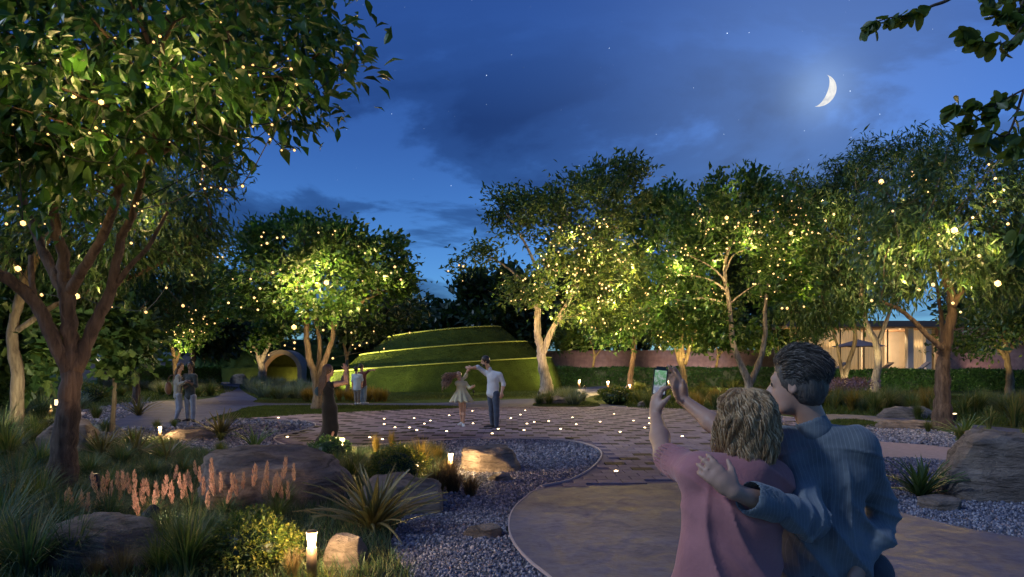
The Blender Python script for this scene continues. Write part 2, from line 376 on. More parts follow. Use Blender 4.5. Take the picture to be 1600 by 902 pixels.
CONCRETE = outline([(850, 768.5), (818, 785), (800, 805), (795, 830), (803, 855), (825, 882), (870, 925), ('w', 0.2, 4.1), ('w', -0.5, 2.6), ('w', -2, -3), ('w', 7, -3), ('w', 7.5, 4.5),
                    (1800, 884), (1600, 849), (1480, 826), (1385, 800), (1335, 778), (1300, 752.6), (1180, 755.6), (1060, 759.6), (950, 764.6)])
PATH_L = outline([(350, 589.5), (382, 589.5), (377, 598), (374, 606), (385, 615), (402, 624), (410, 630.5), (560, 630.8), (690, 630), (790, 625), (870, 622), (893, 616), (915, 606), (985, 603),
                  (1000, 608), (955, 614), (917, 622), (925, 630), (985, 636), (1000, 639.5), (850, 639), (720, 640), (705, 635.5), (600, 634.2), (480, 634.2), (404, 635), (365, 645), (325, 657),
                  (300, 663), (255, 667), (180, 668), (200, 650), (245, 627.5), (310, 625), (343, 618), (350, 606), (342, 597)])
PATH_R = outline([(1240, 651), (1300, 648), (1380, 652), (1480, 661), (1600, 672), (1700, 680), (1700, 695), (1600, 683), (1480, 671.5), (1390, 664), (1290, 659)])
PATH_B = outline([(1338, 690), (1420, 694), (1500, 702), (1600, 714), (1700, 727), (1700, 745), (1600, 731), (1500, 722), (1430, 716.5), (1343, 714)])
BED_L = outline([(-300, 960), (-400, 700), (-100, 650), (20, 655), (150, 690), (260, 690), (300, 705), (430, 712), (490, 706), (560, 704), (640, 700), (690, 705), (705, 740), (690, 770), (640, 800), (610, 850), (590, 960)], 4)
sheet('gravel_ground', GRAVEL_L, 0.004, 'gravel_bed'); sheet('gravel_ground', GRAVEL_RA, 0.004, 'gravel_bed'); sheet('gravel_ground', GRAVEL_RB, 0.004, 'gravel_bed')
sheet('path', PATH_L, 0.014, 'concrete'); sheet('path', PATH_R, 0.014, 'concrete')
sheet('path', PATH_B, 0.010, 'paver_light')
pav = sheet('pavement', CONCRETE, 0.045, 'concrete', 0.05)
sheet('planting_bed', BED_L, 0.009, 'soil')
plaza = sheet('plaza', PLAZA, 0.030, 'paver_joint', 0.035)

# pavers: running bond, dark ones thinned out towards the front
def pavers():
    w, dp = 0.33, 0.29
    ylo, yhi = PLAZA[:, 1].min(), PLAZA[:, 1].max(); xlo, xhi = PLAZA[:, 0].min(), PLAZA[:, 0].max()
    C = []
    for r, y in enumerate(np.arange(ylo, yhi, dp)):
        x = np.arange(xlo, xhi, w) + (w / 2 if r % 2 else 0); C.append(np.stack([x, np.full_like(x, y), np.full_like(x, r)], 1))
    C = np.vstack(C); ok = np.ones(len(C), bool)
    for sx in (-.5, .5):
        for sy in (-.5, .5): ok &= inpoly(C[:, :2] + [sx * w, sy * dp], PLAZA)
    C = C[ok]
    py = HY + CAMH * F / C[:, 1]; px = CX + C[:, 0] / C[:, 1] * F
    dens = np.interp(py, [638, 646, 660, 690, 712, 728, 742, 760], [0.34, 0.46, 0.46, 0.42, 0.30, 0.16, 0.06, 0.0])
    h = 0.5 + 0.5 * np.sin(C[:, 0] * 1.7 + C[:, 2] * 2.1) * np.sin(C[:, 2] * 1.3 - C[:, 0] * 0.8)
    rnd = RNG.random(len(C)); par = ((np.floor(C[:, 0] / w) + C[:, 2] * 0) % 2 == 0)
    col = np.floor((C[:, 0] - xlo) / w + 0.01); row = C[:, 2].astype(int); pat = (row % 2 == 0) & ((col + row // 2) % 2 == 0)
    dark = pat & (rnd < np.clip(dens * 2.3 * (0.5 + 0.9 * h), 0, 0.93)) | (~pat) & (rnd < 0.10 * dens)
    vis = (px > 420) & (px < 1340)
    order = np.argsort(C[:, 1] + 100 * ~vis)
    near = set(order[:300].tolist())
    def pm(nm):
        mb = MB(); a, b_, t = w / 2 - 0.004, dp / 2 - 0.004, 0.018
        V = [(-a, -b_, 0), (a, -b_, 0), (a, b_, 0), (-a, b_, 0), (-a + .004, -b_ + .004, t), (a - .004, -b_ + .004, t), (a - .004, b_ - .004, t), (-a + .004, b_ - .004, t)]
        mb.add(V, [[[4, 5, 6, 7], [0, 1, 5, 4], [1, 2, 6, 5], [2, 3, 7, 6], [3, 0, 4, 7]]]); return mb
    ml = pm('l').mesh('paver'); ml.materials.append(MATS['paver_light']); md = pm('d').mesh('paver'); md.materials.append(MATS['paver_dark'])
    dz = RNG.normal(0, 0.0012, len(C))
    rest = {False: [], True: []}
    for i, (x, y, r) in enumerate(C):
        z = 0.0302 + dz[i]
        if i in near: obj('paver', md if dark[i] else ml, None, plaza, (x, y, z))
        else: rest[bool(dark[i])].append((x, y, z))
    base = pm('x'); V0 = base.V[0]; P0 = base.P[4][0]
    for k, nm in ((False, 'paver_light'), (True, 'paver_dark')):
        R = np.array(rest[k]); V = (R[:, None] + V0[None]).reshape(-1, 3); P = (P0[None] + 8 * np.arange(len(R))[:, None, None]).reshape(-1, 4)
        o = obj('far_pavers', mesh_np('far_pavers', V, [P]), MATS[nm], plaza); o['kind'] = 'stuff'
pavers()
# pale metal edging between gravel and paving
def edging(pts, z, w=0.022, h=0.018):
    pts = np.asarray(pts); T = np.gradient(pts, axis=0); T /= np.linalg.norm(T, axis=1)[:, None]; Nn = np.stack([-T[:, 1], T[:, 0]], 1)
    A = pts + Nn * w; B = pts - Nn * w; n = len(pts)
    V = np.vstack([np.c_[A, np.full(n, z)], np.c_[A, np.full(n, z + h)], np.c_[B, np.full(n, z + h)], np.c_[B, np.full(n, z)]]); i = np.arange(n - 1)
    q = [np.stack([i + a * n, i + 1 + a * n, i + 1 + (a + 1) * n, i + (a + 1) * n], 1) for a in range(3)]
    return mesh_np('edging', V, [x[:, ::-1] for x in q])
o = obj('path_edging', edging(np.vstack([PLAZA[100:], PLAZA[:2]]), 0.028, 0.010, 0.028), MATS['edging']); tag(o, 'thin pale curved edging strip between gravel and the brick plaza', 'edging')
o = obj('path_edging', edging(CONCRETE[:40], 0.03, 0.007, 0.020), MATS['edging']); tag(o, 'thin pale edging strip round the smooth concrete terrace beside gravel', 'edging')
o = obj('path_edging', edging(PLAZA[5:58], 0.028, 0.05, 0.012), MATS['edging']); tag(o, 'pale stone rim along the lawn side of the brick plaza', 'edging')
# loose pebbles
def pebbles():
    pts, scl = [], []
    specs = [(GRAVEL_L, [(4.8, 8, 1900, 0.72), (8, 12, 1150, 0.9), (12, 17, 420, 1.35), (17, 33, 80, 2.3)]), (GRAVEL_RA, [(13, 22, 320, 1.5)]), (GRAVEL_RB, [(5, 9, 1300, 0.82), (9, 14, 700, 1.1)])]
    for poly, bands in specs:
        x0, x1 = poly[:, 0].min(), poly[:, 0].max()
        for ya, yb, dens, s in bands:
            x0b, x1b = max(x0, -0.80 * yb), min(x1, 0.80 * yb)
            n = int((x1b - x0b) * (yb - ya) * dens); P = np.c_[RNG.uniform(x0b, x1b, n), RNG.uniform(ya, yb, n)]
            px = CX + P[:, 0] / P[:, 1] * F
            k = inpoly(P, poly) & ~inpoly(P, PLAZA) & ~inpoly(P, CONCRETE) & ~inpoly(P, BED_L) & ~inpoly(P, PATH_L) & ~inpoly(P, PATH_B) & (px > -60) & (px < 1660)
            pts.append(P[k]); scl.append(np.full(k.sum(), s) * RNG.lognormal(0, 0.28, k.sum()))
    P = np.vstack(pts); S = np.concatenate(scl)
    me = bpy.data.meshes.new('gravel'); me.vertices.add(len(P)); me.vertices.foreach_set('co', np.c_[P, 0.006 + 0.006 * S * RNG.random(len(P))].astype(np.float32).ravel())
    a = me.attributes.new('siz', 'FLOAT', 'POINT'); a.data.foreach_set('value', (0.0165 * S).astype(np.float32))
    rt = me.attributes.new('rot', 'FLOAT_VECTOR', 'POINT'); rt.data.foreach_set('vector', RNG.uniform(0, 6.28, (len(P), 3)).astype(np.float32).ravel())
    o = obj('gravel', me, None); tag(o, 'loose blue grey gravel stones round the plaza and boulders', 'gravel', kind='stuff')
    ng = bpy.data.node_groups.new('gravel', 'GeometryNodeTree')
    ng.interface.new_socket('Geometry', in_out='INPUT', socket_type='NodeSocketGeometry'); ng.interface.new_socket('Geometry', in_out='OUTPUT', socket_type='NodeSocketGeometry')
    gi = ng.nodes.new('NodeGroupInput'); go = ng.nodes.new('NodeGroupOutput')
    ico = ng.nodes.new('GeometryNodeMeshIcoSphere'); ico.inputs['Radius'].default_value = 1.0; ico.inputs['Subdivisions'].default_value = 1
    tr = ng.nodes.new('GeometryNodeTransform'); tr.inputs['Scale'].default_value = (1.15, 0.85, 0.62)
    sm = ng.nodes.new('GeometryNodeSetMaterial'); sm.inputs['Material'].default_value = MATS['pebble']
    ip = ng.nodes.new('GeometryNodeInstanceOnPoints')
    na = ng.nodes.new('GeometryNodeInputNamedAttribute'); na.data_type = 'FLOAT'; na.inputs['Name'].default_value = 'siz'
    nr = ng.nodes.new('GeometryNodeInputNamedAttribute'); nr.data_type = 'FLOAT_VECTOR'; nr.inputs['Name'].default_value = 'rot'
    er = ng.nodes.new('FunctionNodeEulerToRotation')
    lk = ng.links.new
    lk(ico.outputs[0], tr.inputs[0]); lk(tr.outputs[0], sm.inputs[0]); lk(sm.outputs[0], ip.inputs['Instance']); lk(gi.outputs[0], ip.inputs['Points'])
    lk(na.outputs[0], ip.inputs['Scale']); lk(nr.outputs[0], er.inputs[0]); lk(er.outputs[0], ip.inputs['Rotation']); lk(ip.outputs[0], go.inputs[0])
    o.modifiers.new('stones', 'NODES').node_group = ng
    return len(P)
print('PEBBLES', pebbles())

# lawn blades on the near grass, one object
def blades(name, P, H, matn, wid=0.012, lean=0.35, n_seg=1, parent=None, label=None, cat='grass', nrm=None):
    n = len(P); P = np.asarray(P, float); H = np.broadcast_to(H, (n,)) * RNG.uniform(0.6, 1.25, n); a = RNG.uniform(0, 6.283, n)
    s = np.c_[np.cos(a), np.sin(a), np.zeros(n)] * wid / 2
    up = np.tile([0, 0, 1.0], (n, 1)) if nrm is None else nrm
    tip = P + up * H[:, None] + RNG.normal(0, lean, (n, 3)) * H[:, None] * [1, 1, 0.3]
    V = np.stack([P - s, P + s, tip], 1).reshape(-1, 3); T = np.arange(3 * n).reshape(-1, 3)
    o = obj(name, mesh_np(name, V, [T]), MATS[matn], parent); tag(o, label, cat if label else None, kind='stuff'); return o
def scatter(poly, dens, avoid=(), ylim=None):
    x0, x1, y0, y1 = poly[:, 0].min(), poly[:, 0].max(), poly[:, 1].min(), poly[:, 1].max()
    if ylim: y0, y1 = max(y0, ylim[0]), min(y1, ylim[1])
    n = int((x1 - x0) * (y1 - y0) * dens); P = np.c_[RNG.uniform(x0, x1, n), RNG.uniform(y0, y1, n)]
    k = inpoly(P, poly)
    for a in avoid: k &= ~inpoly(P, a)
    px = CX + P[:, 0] / P[:, 1] * F
    k &= (px > -80) & (px < 1680)
    return np.c_[P[k], np.zeros(k.sum())]
LAWN_A = outline([(325, 659), (365, 646), (404, 636), (480, 634.6), (600, 634.8), (705, 636), (725, 639.5), (600, 644), (500, 649), (430, 653), (372, 657)])
LAWN_B = outline([(842, 636), (850, 629), (890, 626), (918, 629), (930, 636)], 4)
LAWN_C = outline([(1290, 661), (1330, 657), (1370, 662), (1376, 666.5), (1300, 669)], 4)
LAWN_D = outline([(820, 637), (830, 622), (560, 629), (410, 629), (390, 615), (480, 609), (900, 609), (900, 616), (870, 621)], 4)
for nm, pl, dn, hh in (('turf_strip', LAWN_A, 700, 0.05), ('turf_strip', LAWN_B, 500, 0.06), ('turf_strip', LAWN_C, 700, 0.05), ('turf_strip', LAWN_D, 130, 0.07)):
    if pl is not LAWN_D: sheet('lawn', pl, 0.035 if pl is not LAWN_B else 0.05, 'lawn', 0.05)
    P = scatter(pl, dn, () if pl is not LAWN_D else (PATH_L,)); P[:, 2] = 0.034 if pl is not LAWN_D else 0.0
    blades('turf', P, hh, 'turf_blades', 0.014, label={id(LAWN_A): 'short mown grass on the crescent lawn strip behind the plaza', id(LAWN_B): 'short mown grass on the small lawn island below the pale tree',
           id(LAWN_C): 'short mown grass strip between gravel and the concrete path', id(LAWN_D): 'short mown lawn at the foot of the terraced mound'}[id(pl)])

# flush lamps set into the plaza
def inlays():
    L1 = [(215,148),(465,143),(600,163),(550,190),(757,118),(950,80),(215,193),(305,222),(487,245),(735,255),(95,308),(200,325),(955,188),(1390,75),(1350,112),(1270,142),(1465,175),(1405,190),(1585,168),(1380,245),(1165,235),(1115,275)]
    L2 = [(420,200),(83,242),(20,260),(210,233),(453,263),(315,305),(663,240),(787,168),(958,230),(1097,205),(1097,255),(1057,293),(840,332),(804,690)]
    P = [(560 + a / 5.333, 630 + b / 5.333) for a, b in L1] + [(820 + a / 5.64, 620 + b / 5.64) for a, b in L2] + [(449, 687), (435, 656), (1066, 686), (520, 672), (640, 672), (1120, 668), (1180, 690), (1215, 668)]
    seen = []
    mb = MB(); mb.lathe([(0.050, 0), (0.050, 0.008), (0.032, 0.010)], 16); rim = mb.mesh('ring'); rim.materials.append(MATS['metal_dark'])
    mb = MB(); mb.lathe([(0.031, 0.0), (0.029, 0.014), (0.018, 0.021), (0.003, 0.024)], 14); dom = mb.mesh('lens', True); dom.materials.append(MATS['inlay_glow'])
    for px, py in P:
        q = gp(px, py)
        if any((q - s).length < 0.35 for s in seen): continue
        seen.append(q)
        t = thing('ground_light', 'small round glowing lamp set flush into the brick plaza', 'light', (q.x, q.y, 0.047), 0, 'ground lights in the plaza')
        obj('ring', rim, None, t); obj('lens', dom, None, t)
inlays()

# ---------------------------------------------------------------- boulders
from mathutils import noise as mnoise
def boulder(label, px, py, w, dpt, h, seed, rz=0.0, cuts=16, flat=0.55, name='boulder', d=None, strata=0.03):
    r = np.random.default_rng(seed)
    bm = bmesh.new(); bmesh.ops.create_icosphere(bm, subdivisions=5, radius=1.0)
    V = np.array([v.co[:] for v in bm.verts])
    for i in range(cuts):
        n = r.normal(size=3); n[2] = abs(n[2]) * 0.8; n /= np.linalg.norm(n); off = r.uniform(0.62, 0.88)
        s = V @ n - off; k = s > 0; V[k] -= np.outer(s[k], n) * 0.93
    V[:, 2] = np.where(V[:, 2] > flat, flat + (V[:, 2] - flat) * 0.25, V[:, 2])
    V[:, 2] += 0.10 * V[:, 0] * r.uniform(-1, 1) + 0.1 * V[:, 1]
    sc = np.array([w / 2, dpt / 2, h / (V[:, 2].max() - -0.25)])
    V = V * sc; V[:, 2] += 0.25 * sc[2]
    o3 = r.uniform(0, 50, 3)
    for i in range(len(V)):
        p = Vector(V[i]); q = p * 2.2 + Vector(o3)
        f = mnoise.fractal(q, 0.9, 2.1, 5) * 0.05 * min(w, 1.2)
        ly = mnoise.noise(Vector((q.x * 0.5, q.y * 0.5, (V[i, 2] + 0.12 * V[i, 0]) * 18 + o3[0]))) * strata * 1.6 * min(w, 1.3)
        rr = math.hypot(V[i, 0] / sc[0], V[i, 1] / sc[1]) + 1e-6
        V[i, 0] *= 1 + (f + ly) / (w / 2) * min(1, rr); V[i, 1] *= 1 + (f + ly) / (dpt / 2) * min(1, rr); V[i, 2] += f * 0.8
    for v, c in zip(bm.verts, V): v.co = c
    me = bpy.data.meshes.new(name); bm.to_mesh(me); bm.free(); me.polygons.foreach_set('use_smooth', np.ones(len(me.polygons), bool))
    p = gp(px, py) if d is None else gx(px, d)
    o = obj(name, me, MATS['rock'], None, (p.x, p.y, -0.02), rz); tag(o, label, 'rock'); return o
boulder('large flat layered rock slab behind the pink plumes', 415, 782, 2.1, 1.9, 0.62, 3, 0.25, 18, 0.42, strata=0.05)
boulder('rounded grey boulder behind the large forked tree trunk', 110, 708, 1.45, 1.1, 0.66, 5, 0.1)
boulder('low dark rock under the grass tufts left of the clipped yellow green shrub', 160, 880, 1.15, 0.9, 0.40, 8, 0.3, 14, 0.4)
boulder('squat brown rock beside the tall lit bollard', 535, 884, 0.42, 0.4, 0.27, 11, 0.2)
boulder('long sloping rock behind the spiky flax clump', 625, 795, 1.25, 0.85, 0.36, 14, -0.1, 16, 0.5)
boulder('broad flat rock next to the bollard on the gravel', 765, 735, 1.25, 0.9, 0.40, 17, -0.12, 20, 0.4)
boulder('small flat dark stone lying on gravel below the broad flat rock', 783, 752, 0.42, 0.28, 0.13, 20, 0, 14, 0.4, 'flat_stone')
boulder('dark flat stone half sunk in gravel near the concrete terrace', 758, 838, 0.42, 0.30, 0.13, 23, 0.1, 14, 0.4, 'flat_stone')
boulder('long low stone slab by the bollard and spiky flax', 300, 687, 1.35, 0.7, 0.22, 26, 0.1, 16, 0.4)
boulder('huge layered boulder on dark gravel beside the green spiky plant', 1585, 772, 2.1, 2.0, 0.80, 44, -0.2, 18, 0.5, strata=0.05)
boulder('small sloping stone leaning at the foot of the huge boulder', 1472, 796, 0.52, 0.35, 0.17, 32, -0.3, 14, 0.4, 'flat_stone')
boulder('grey flat rock among the border grasses beyond the concrete path', 1412, 653, 1.9, 1.0, 0.36, 35, 0, 16, 0.4)
boulder('pinkish lit flat rock between path and blue gravel', 1418, 670, 1.6, 0.8, 0.24, 38, 0.05, 16, 0.35)
boulder('long pink rock on the lawn island under the pale trunk', 866, 632, 2.0, 0.9, 0.34, 41, 0, 16, 0.4)
boulder('small pink stone block at the plaza rim by the golden grasses', 1004, 637, 0.42, 0.3, 0.26, 47, 0)
boulder('pink grey boulder beside the far path near the arch', 374, 0, 2.3, 1.4, 0.95, 50, -0.3, 16, 0.5, d=66)
# ================================================================== terraced grass mound, arch, hedges, walls, houses
def turf_shell(name, label, cat, rings, cx, cy, ell, slope, n_turf, matn='lawn', seg=96, hh=0.10, phase=None):
    a = np.arange(seg) / seg * 2 * math.pi; V = []
    prof = np.array(rings, float)
    dense = [prof[0]]
    for p, q in zip(prof[:-1], prof[1:]):
        m = 5 if abs(q[1] - p[1]) > 0.3 else 2
        for t in np.linspace(0, 1, m + 1)[1:]: dense.append(p + (q - p) * t)
    prof = np.array(dense); n = len(prof)
    X = prof[:, 0:1] * np.cos(a); Y = prof[:, 0:1] * np.sin(a) * ell
    Z = prof[:, 1:2] + slope * X * (prof[:, 1:2] / prof[:, 1].max()) ** 0.5 * (prof[:, 1:2] > 0.01)
    wob = 0.05 * np.sin(a * 7 + prof[:, 1:2] * 2) + 0.04 * np.sin(a * 17)
    X = X * (1 + wob * 0.06); Y = Y * (1 + wob * 0.06)
    V = np.stack([X, Y, Z], -1).reshape(-1, 3)
    i = np.arange(n - 1)[:, None] * seg; j = np.arange(seg)[None]; k = (j + 1) % seg
    Q = np.stack([i + j, i + k, i + seg + k, i + seg + j], -1).reshape(-1, 4)
    t = thing(name, label, cat, (cx, cy, 0))
    obj('earth_form', mesh_np('earth_form', V, [Q, (np.arange(seg) + (n - 1) * seg)[None]], False), MATS[matn], t)
    # turf on the camera half
    A = V[Q[:, 1]] - V[Q[:, 0]]; B = V[Q[:, 3]] - V[Q[:, 0]]; nr = np.cross(A, B); ar = np.linalg.norm(nr, axis=1); nr /= ar[:, None] + 1e-9
    cen = V[Q].mean(1); pr = ar * ((cen[:, 1] < 0.35 * prof[0, 0]) | (nr[:, 2] > 0.6)); pr = pr / pr.sum()
    f = RNG.choice(len(Q), n_turf, p=pr); u, v = RNG.random((2, n_turf, 1))
    q = V[Q[f]]; P = q[:, 0] * (1 - u) * (1 - v) + q[:, 1] * u * (1 - v) + q[:, 2] * u * v + q[:, 3] * (1 - u) * v
    tf = blades('turf', P, hh, 'turf_blades', 0.045, 0.45, parent=t, nrm=nr[f])
    return t
def lit_ledge_lines(t, rings, ell, slope, zmax):  # pale tubes stand in for the light caught along the turf edges
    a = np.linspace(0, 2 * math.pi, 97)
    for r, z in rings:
        X = r * np.cos(a); P = np.stack([X, r * np.sin(a) * ell, z + slope * X * (z / zmax) ** 0.5 + 0.05], 1); MB().tube(P, 0.045, 6, False).build('ledge_edge', MATS['lit_turf_edge'], t, True)
mat('lit_turf_edge', rough=0.8, spec=0.1, build=noisy([(0.22, 0.26, 0.06), (0.36, 0.40, 0.12)], 8))  # lit grass edge put into the colour, no separate trim
mound = turf_shell('terraced_mound', 'three tiered grass covered mound with sloping ledges behind the plaza', 'mound',
                   [(8.7, 0), (7.9, 1.70), (7.85, 1.78), (7.2, 1.80), (6.15, 2.86), (6.1, 2.94), (5.5, 2.96), (4.15, 4.06), (4.05, 4.14), (0.3, 4.2)], -5.0, 52, 0.90, 0.10, 90000, hh=0.055)
lit_ledge_lines(mound, [(7.9, 1.72), (6.15, 2.88), (4.15, 4.08)], 0.90, 0.10, 4.2)
# lamps at the mound's foot and on the ledges
def garden_spot(label, loc, target, energy, color=(1.0, 0.78, 0.42), size=80, group='garden spotlights', radius=0.06):
    t = thing('garden_spotlight', label, 'spotlight', loc, 0, group)
    d = (Vector(target) - Vector(loc)).normalized()
    mb = MB(); mb.tube([(0, 0, 0), (0, 0, 0.16)], 0.015, 8); mb.build('stake', MATS['metal_dark'], t)
    c = Vector((0, 0, 0.20)); e = c + d * 0.14
    mb = MB(); mb.tube([tuple(c - d * 0.03), tuple(c), tuple(e)], [0.03, 0.05, 0.06], 12); mb.build('lamp_head', MATS['metal_dark'], t)
    mb = MB(); mb.tube([tuple(e), tuple(e + d * 0.006)], [0.052, 0.05], 12); mb.build('lens', MATS['lens_glow'], t)
    l = spot_light(t, tuple(e + d * 0.03), tuple(Vector(target) - Vector(loc)), energy, color, size, 0.7, radius)
    return t
YG = (1.0, 0.80, 0.30)
for (px, d, tx, td, tz, e) in ((455, 49.0, 580, 50, 2.6, 5200), (500, 45.0, 600, 49, 3.4, 3600), (915, 47, 800, 49, 3.0, 900), (560, 40.5, 640, 48, 4.3, 900), (740, 38.5, 740, 48, 4.6, 220)):
    a = gx(px, d); b = gx(tx, td, tz)
    garden_spot('small black spotlight on a stake lighting the terraced mound', a, b, e, YG, 85, 'mound spotlights')

# grass bank with the stone arch
bank = turf_shell('grass_bank', 'low dark grass bank that carries the glowing stone arch', 'mound', [(11.5, 0), (11.0, 1.5), (10.6, 1.7), (9.6, 2.9), (8.4, 3.7), (5.0, 4.4), (0.3, 4.6)], gx(440, 80).x, 80.3, 0.75, 0.03, 16000, hh=0.12)
def arch():
    c = gx(438, 71.0); t = thing('stone_arch', 'round pale stone arch glowing warm inside, set in the grass bank', 'arch', (c.x, c.y, 0))
    ro, ri, dep = 2.15, 1.72, 4.6; hgt = 1.15; mb = MB(); n = 28
    a = np.linspace(0, math.pi, n); prof = lambda r: np.vstack([[[r, 0]], np.c_[r * np.cos(a), hgt + r * np.sin(a)], [[-r, 0]]])
    O, I = prof(ro), prof(ri); m = len(O)
    V = np.vstack([np.c_[O[:, 0], np.zeros(m), O[:, 1]], np.c_[I[:, 0], np.zeros(m), I[:, 1]], np.c_[I[:, 0], np.full(m, dep), I[:, 1]], np.c_[O[:, 0], np.full(m, dep), O[:, 1]]])
    i = np.arange(m - 1); Q = [np.stack([i + k * m, i + 1 + k * m, i + 1 + (k + 1) * m, i + (k + 1) * m], 1) for k in range(3)]
    Q.append(np.stack([i + 3 * m, i + 1 + 3 * m, i + 1, i], 1)); mb.add(V, Q); mb.build('arch_ring', MATS['arch_stone'], t)
    mb = MB(); B = np.c_[I[:, 0], np.full(m, dep - 0.05), I[:, 1]]; mb.add(B, [np.arange(m)[None]]); mb.build('back_wall', MATS['dark_wood'], t)
    mb = MB(); mb.tube([(1.3, 0.9, 0.02), (1.3, 0.9, 0.07)], 0.09, 12); mb.build('floor_lamp', MATS['lens_glow'], t)
    point_light(t, (1.30, 0.30, 0.35), 120, (1.0, 0.60, 0.26), 0.08)
mat('arch_stone', rough=0.7, build=noisy([(0.36, 0.28, 0.22), (0.46, 0.37, 0.30)], 3))
mat('dark_wood', rough=0.6, build=noisy([(0.035, 0.022, 0.013), (0.07, 0.045, 0.026)], 3, stretch=(6, 6, 0.6)))
arch()

# clipped hedges
def hedge(name, label, p0, p1, h, wd, n, seed, leaf=0.19):
    r = np.random.default_rng(seed); p0, p1 = Vector(p0), Vector(p1); ln = (p1 - p0).length; ang = math.atan2(p1.y - p0.y, p1.x - p0.x)
    t = thing(name, label, 'hedge', p0, ang)
    mb = MB(); mb.box((0.05, -wd / 2 + 0.08, 0), (ln - 0.05, wd / 2 - 0.08, h - 0.1)); mb.build('stems', MATS['leaf_dark'], t)  # solid dark core behind the leaves, not single stems
    pos = np.c_[r.uniform(0, ln, n), r.uniform(-wd / 2, wd / 2, n), r.uniform(0.02, h, n)]
    side = r.random(n); pos[side < 0.62, 1] = -wd / 2 + np.abs(r.normal(0, 0.07, (side < 0.62).sum())); k = side > 0.74; pos[k, 2] = h - np.abs(r.normal(0, 0.06, k.sum()))
    pos[:, 1] -= 0.10 * np.sin(pos[:, 0] * 2.9) * np.sin(pos[:, 2] * 4 + pos[:, 0]); pos[:, 2] += 0.05 * np.sin(pos[:, 0] * 1.3 + 1) * (pos[:, 2] / h)
    dr = np.c_[r.normal(0, 0.6, n), r.normal(-0.5, 0.5, n), r.normal(0.6, 0.5, n)]
    obj('foliage', leaf_mesh('foliage', pos, dr, leaf, 0.5, 'quad', r), MATS['leaf_hedge'], t)
    return t
# ---- leaves (shared by trees, hedges, shrubs)
LEAF = {
 'quad': (np.array([[0, 0, 0], [-.5, .45, .10], [0, 1, -.06], [.5, .45, .10]]), [[[0, 3, 2, 1]]]),
 'broad': (np.array([[0, 0, 0], [-.36, .25, .07], [-.46, .58, .10], [0, 1.05, -.22], [.46, .58, .10], [.36, .25, .07], [0, .30, 0], [0, .64, -.03]]),
           [[[0, 6, 1], [0, 5, 6], [7, 3, 2], [7, 4, 3]], [[6, 7, 2, 1], [6, 5, 4, 7]]]),
 'spray': (np.array([[0, 0, 0], [-.55, .30, .05], [-.12, .42, 0], [-.50, .70, .02], [0, 1.0, -.1], [.50, .66, .02], [.12, .40, 0], [.55, .26, .05]]), [[[0, 2, 1], [2, 4, 3], [4, 6, 5], [6, 0, 7]], [[0, 6, 4, 2]]]),
}
def leaf_mesh(name, pos, dr, size, aspect, kind, r, curl=0.0):
    n = len(pos); T, P = LEAF[kind]
    D = dr / (np.linalg.norm(dr, axis=1)[:, None] + 1e-9); R = r.normal(size=(n, 3)) * 0.55 + [0, 0, 1.0]
    S = np.cross(D, R); S /= np.linalg.norm(S, axis=1)[:, None] + 1e-9; Nn = np.cross(S, D)
    sz = np.broadcast_to(size, (n,)) * r.lognormal(0, 0.22, n)
    V = pos[:, None] + sz[:, None, None] * (T[None, :, 0:1] * aspect * S[:, None] + T[None, :, 1:2] * D[:, None] + T[None, :, 2:3] * Nn[:, None])
    k = len(T); off = (np.arange(n) * k)[:, None, None]
    return mesh_np(name, V.reshape(-1, 3), [(np.array(p)[None] + off).reshape(-1, len(p[0])) for p in P])
hedge('clipped_hedge', 'long clipped hedge below the lit house terrace', gx(1265, 46), gx(1730, 44), 1.32, 1.0, 15000, 1)
hedge('clipped_hedge', 'clipped hedge along the purple garden wall behind the grasses', gx(868, 58), gx(1262, 52), 1.45, 1.0, 12000, 2)
hedge('clipped_hedge', 'dark clipped hedge in front of the far low building', gx(150, 60), gx(345, 66), 1.5, 1.0, 8000, 3)

# garden wall of large stone panels
mat('wall_stone', rough=0.8, build=noisy([(0.17, 0.12, 0.12), (0.24, 0.17, 0.165), (0.31, 0.225, 0.21)], 2.5, bstr=0.5))
mat('plaster', rough=0.85, build=noisy([(0.42, 0.38, 0.33), (0.52, 0.47, 0.42)], 1.5, bstr=0.2))
mat('roof_dark', (0.06, 0.06, 0.075), 0.6); mat('timber', rough=0.6, build=noisy([(0.20, 0.11, 0.06), (0.32, 0.19, 0.10)], 2, stretch=(8, 8, 0.5)))
mat('curtain', (0.72, 0.60, 0.44), 0.9)
mat('cushion', (0.20, 0.17, 0.17), 0.9); mat('canvas', (0.16, 0.13, 0.15), 0.9)
def m_glass(nt, b, out):
    tr = N(nt, 'ShaderNodeBsdfTransparent'); gl = N(nt, 'ShaderNodeBsdfGlossy'); gl.inputs['Roughness'].default_value = 0.03
    fr = N(nt, 'ShaderNodeFresnel'); fr.inputs[0].default_value = 1.45; mx = N(nt, 'ShaderNodeMixShader')
    L(nt, fr.outputs[0], mx.inputs[0]); L(nt, tr.outputs[0], mx.inputs[1]); L(nt, gl.outputs[0], mx.inputs[2]); L(nt, mx.outputs[0], out.inputs[0])
mat('glass', build=m_glass)
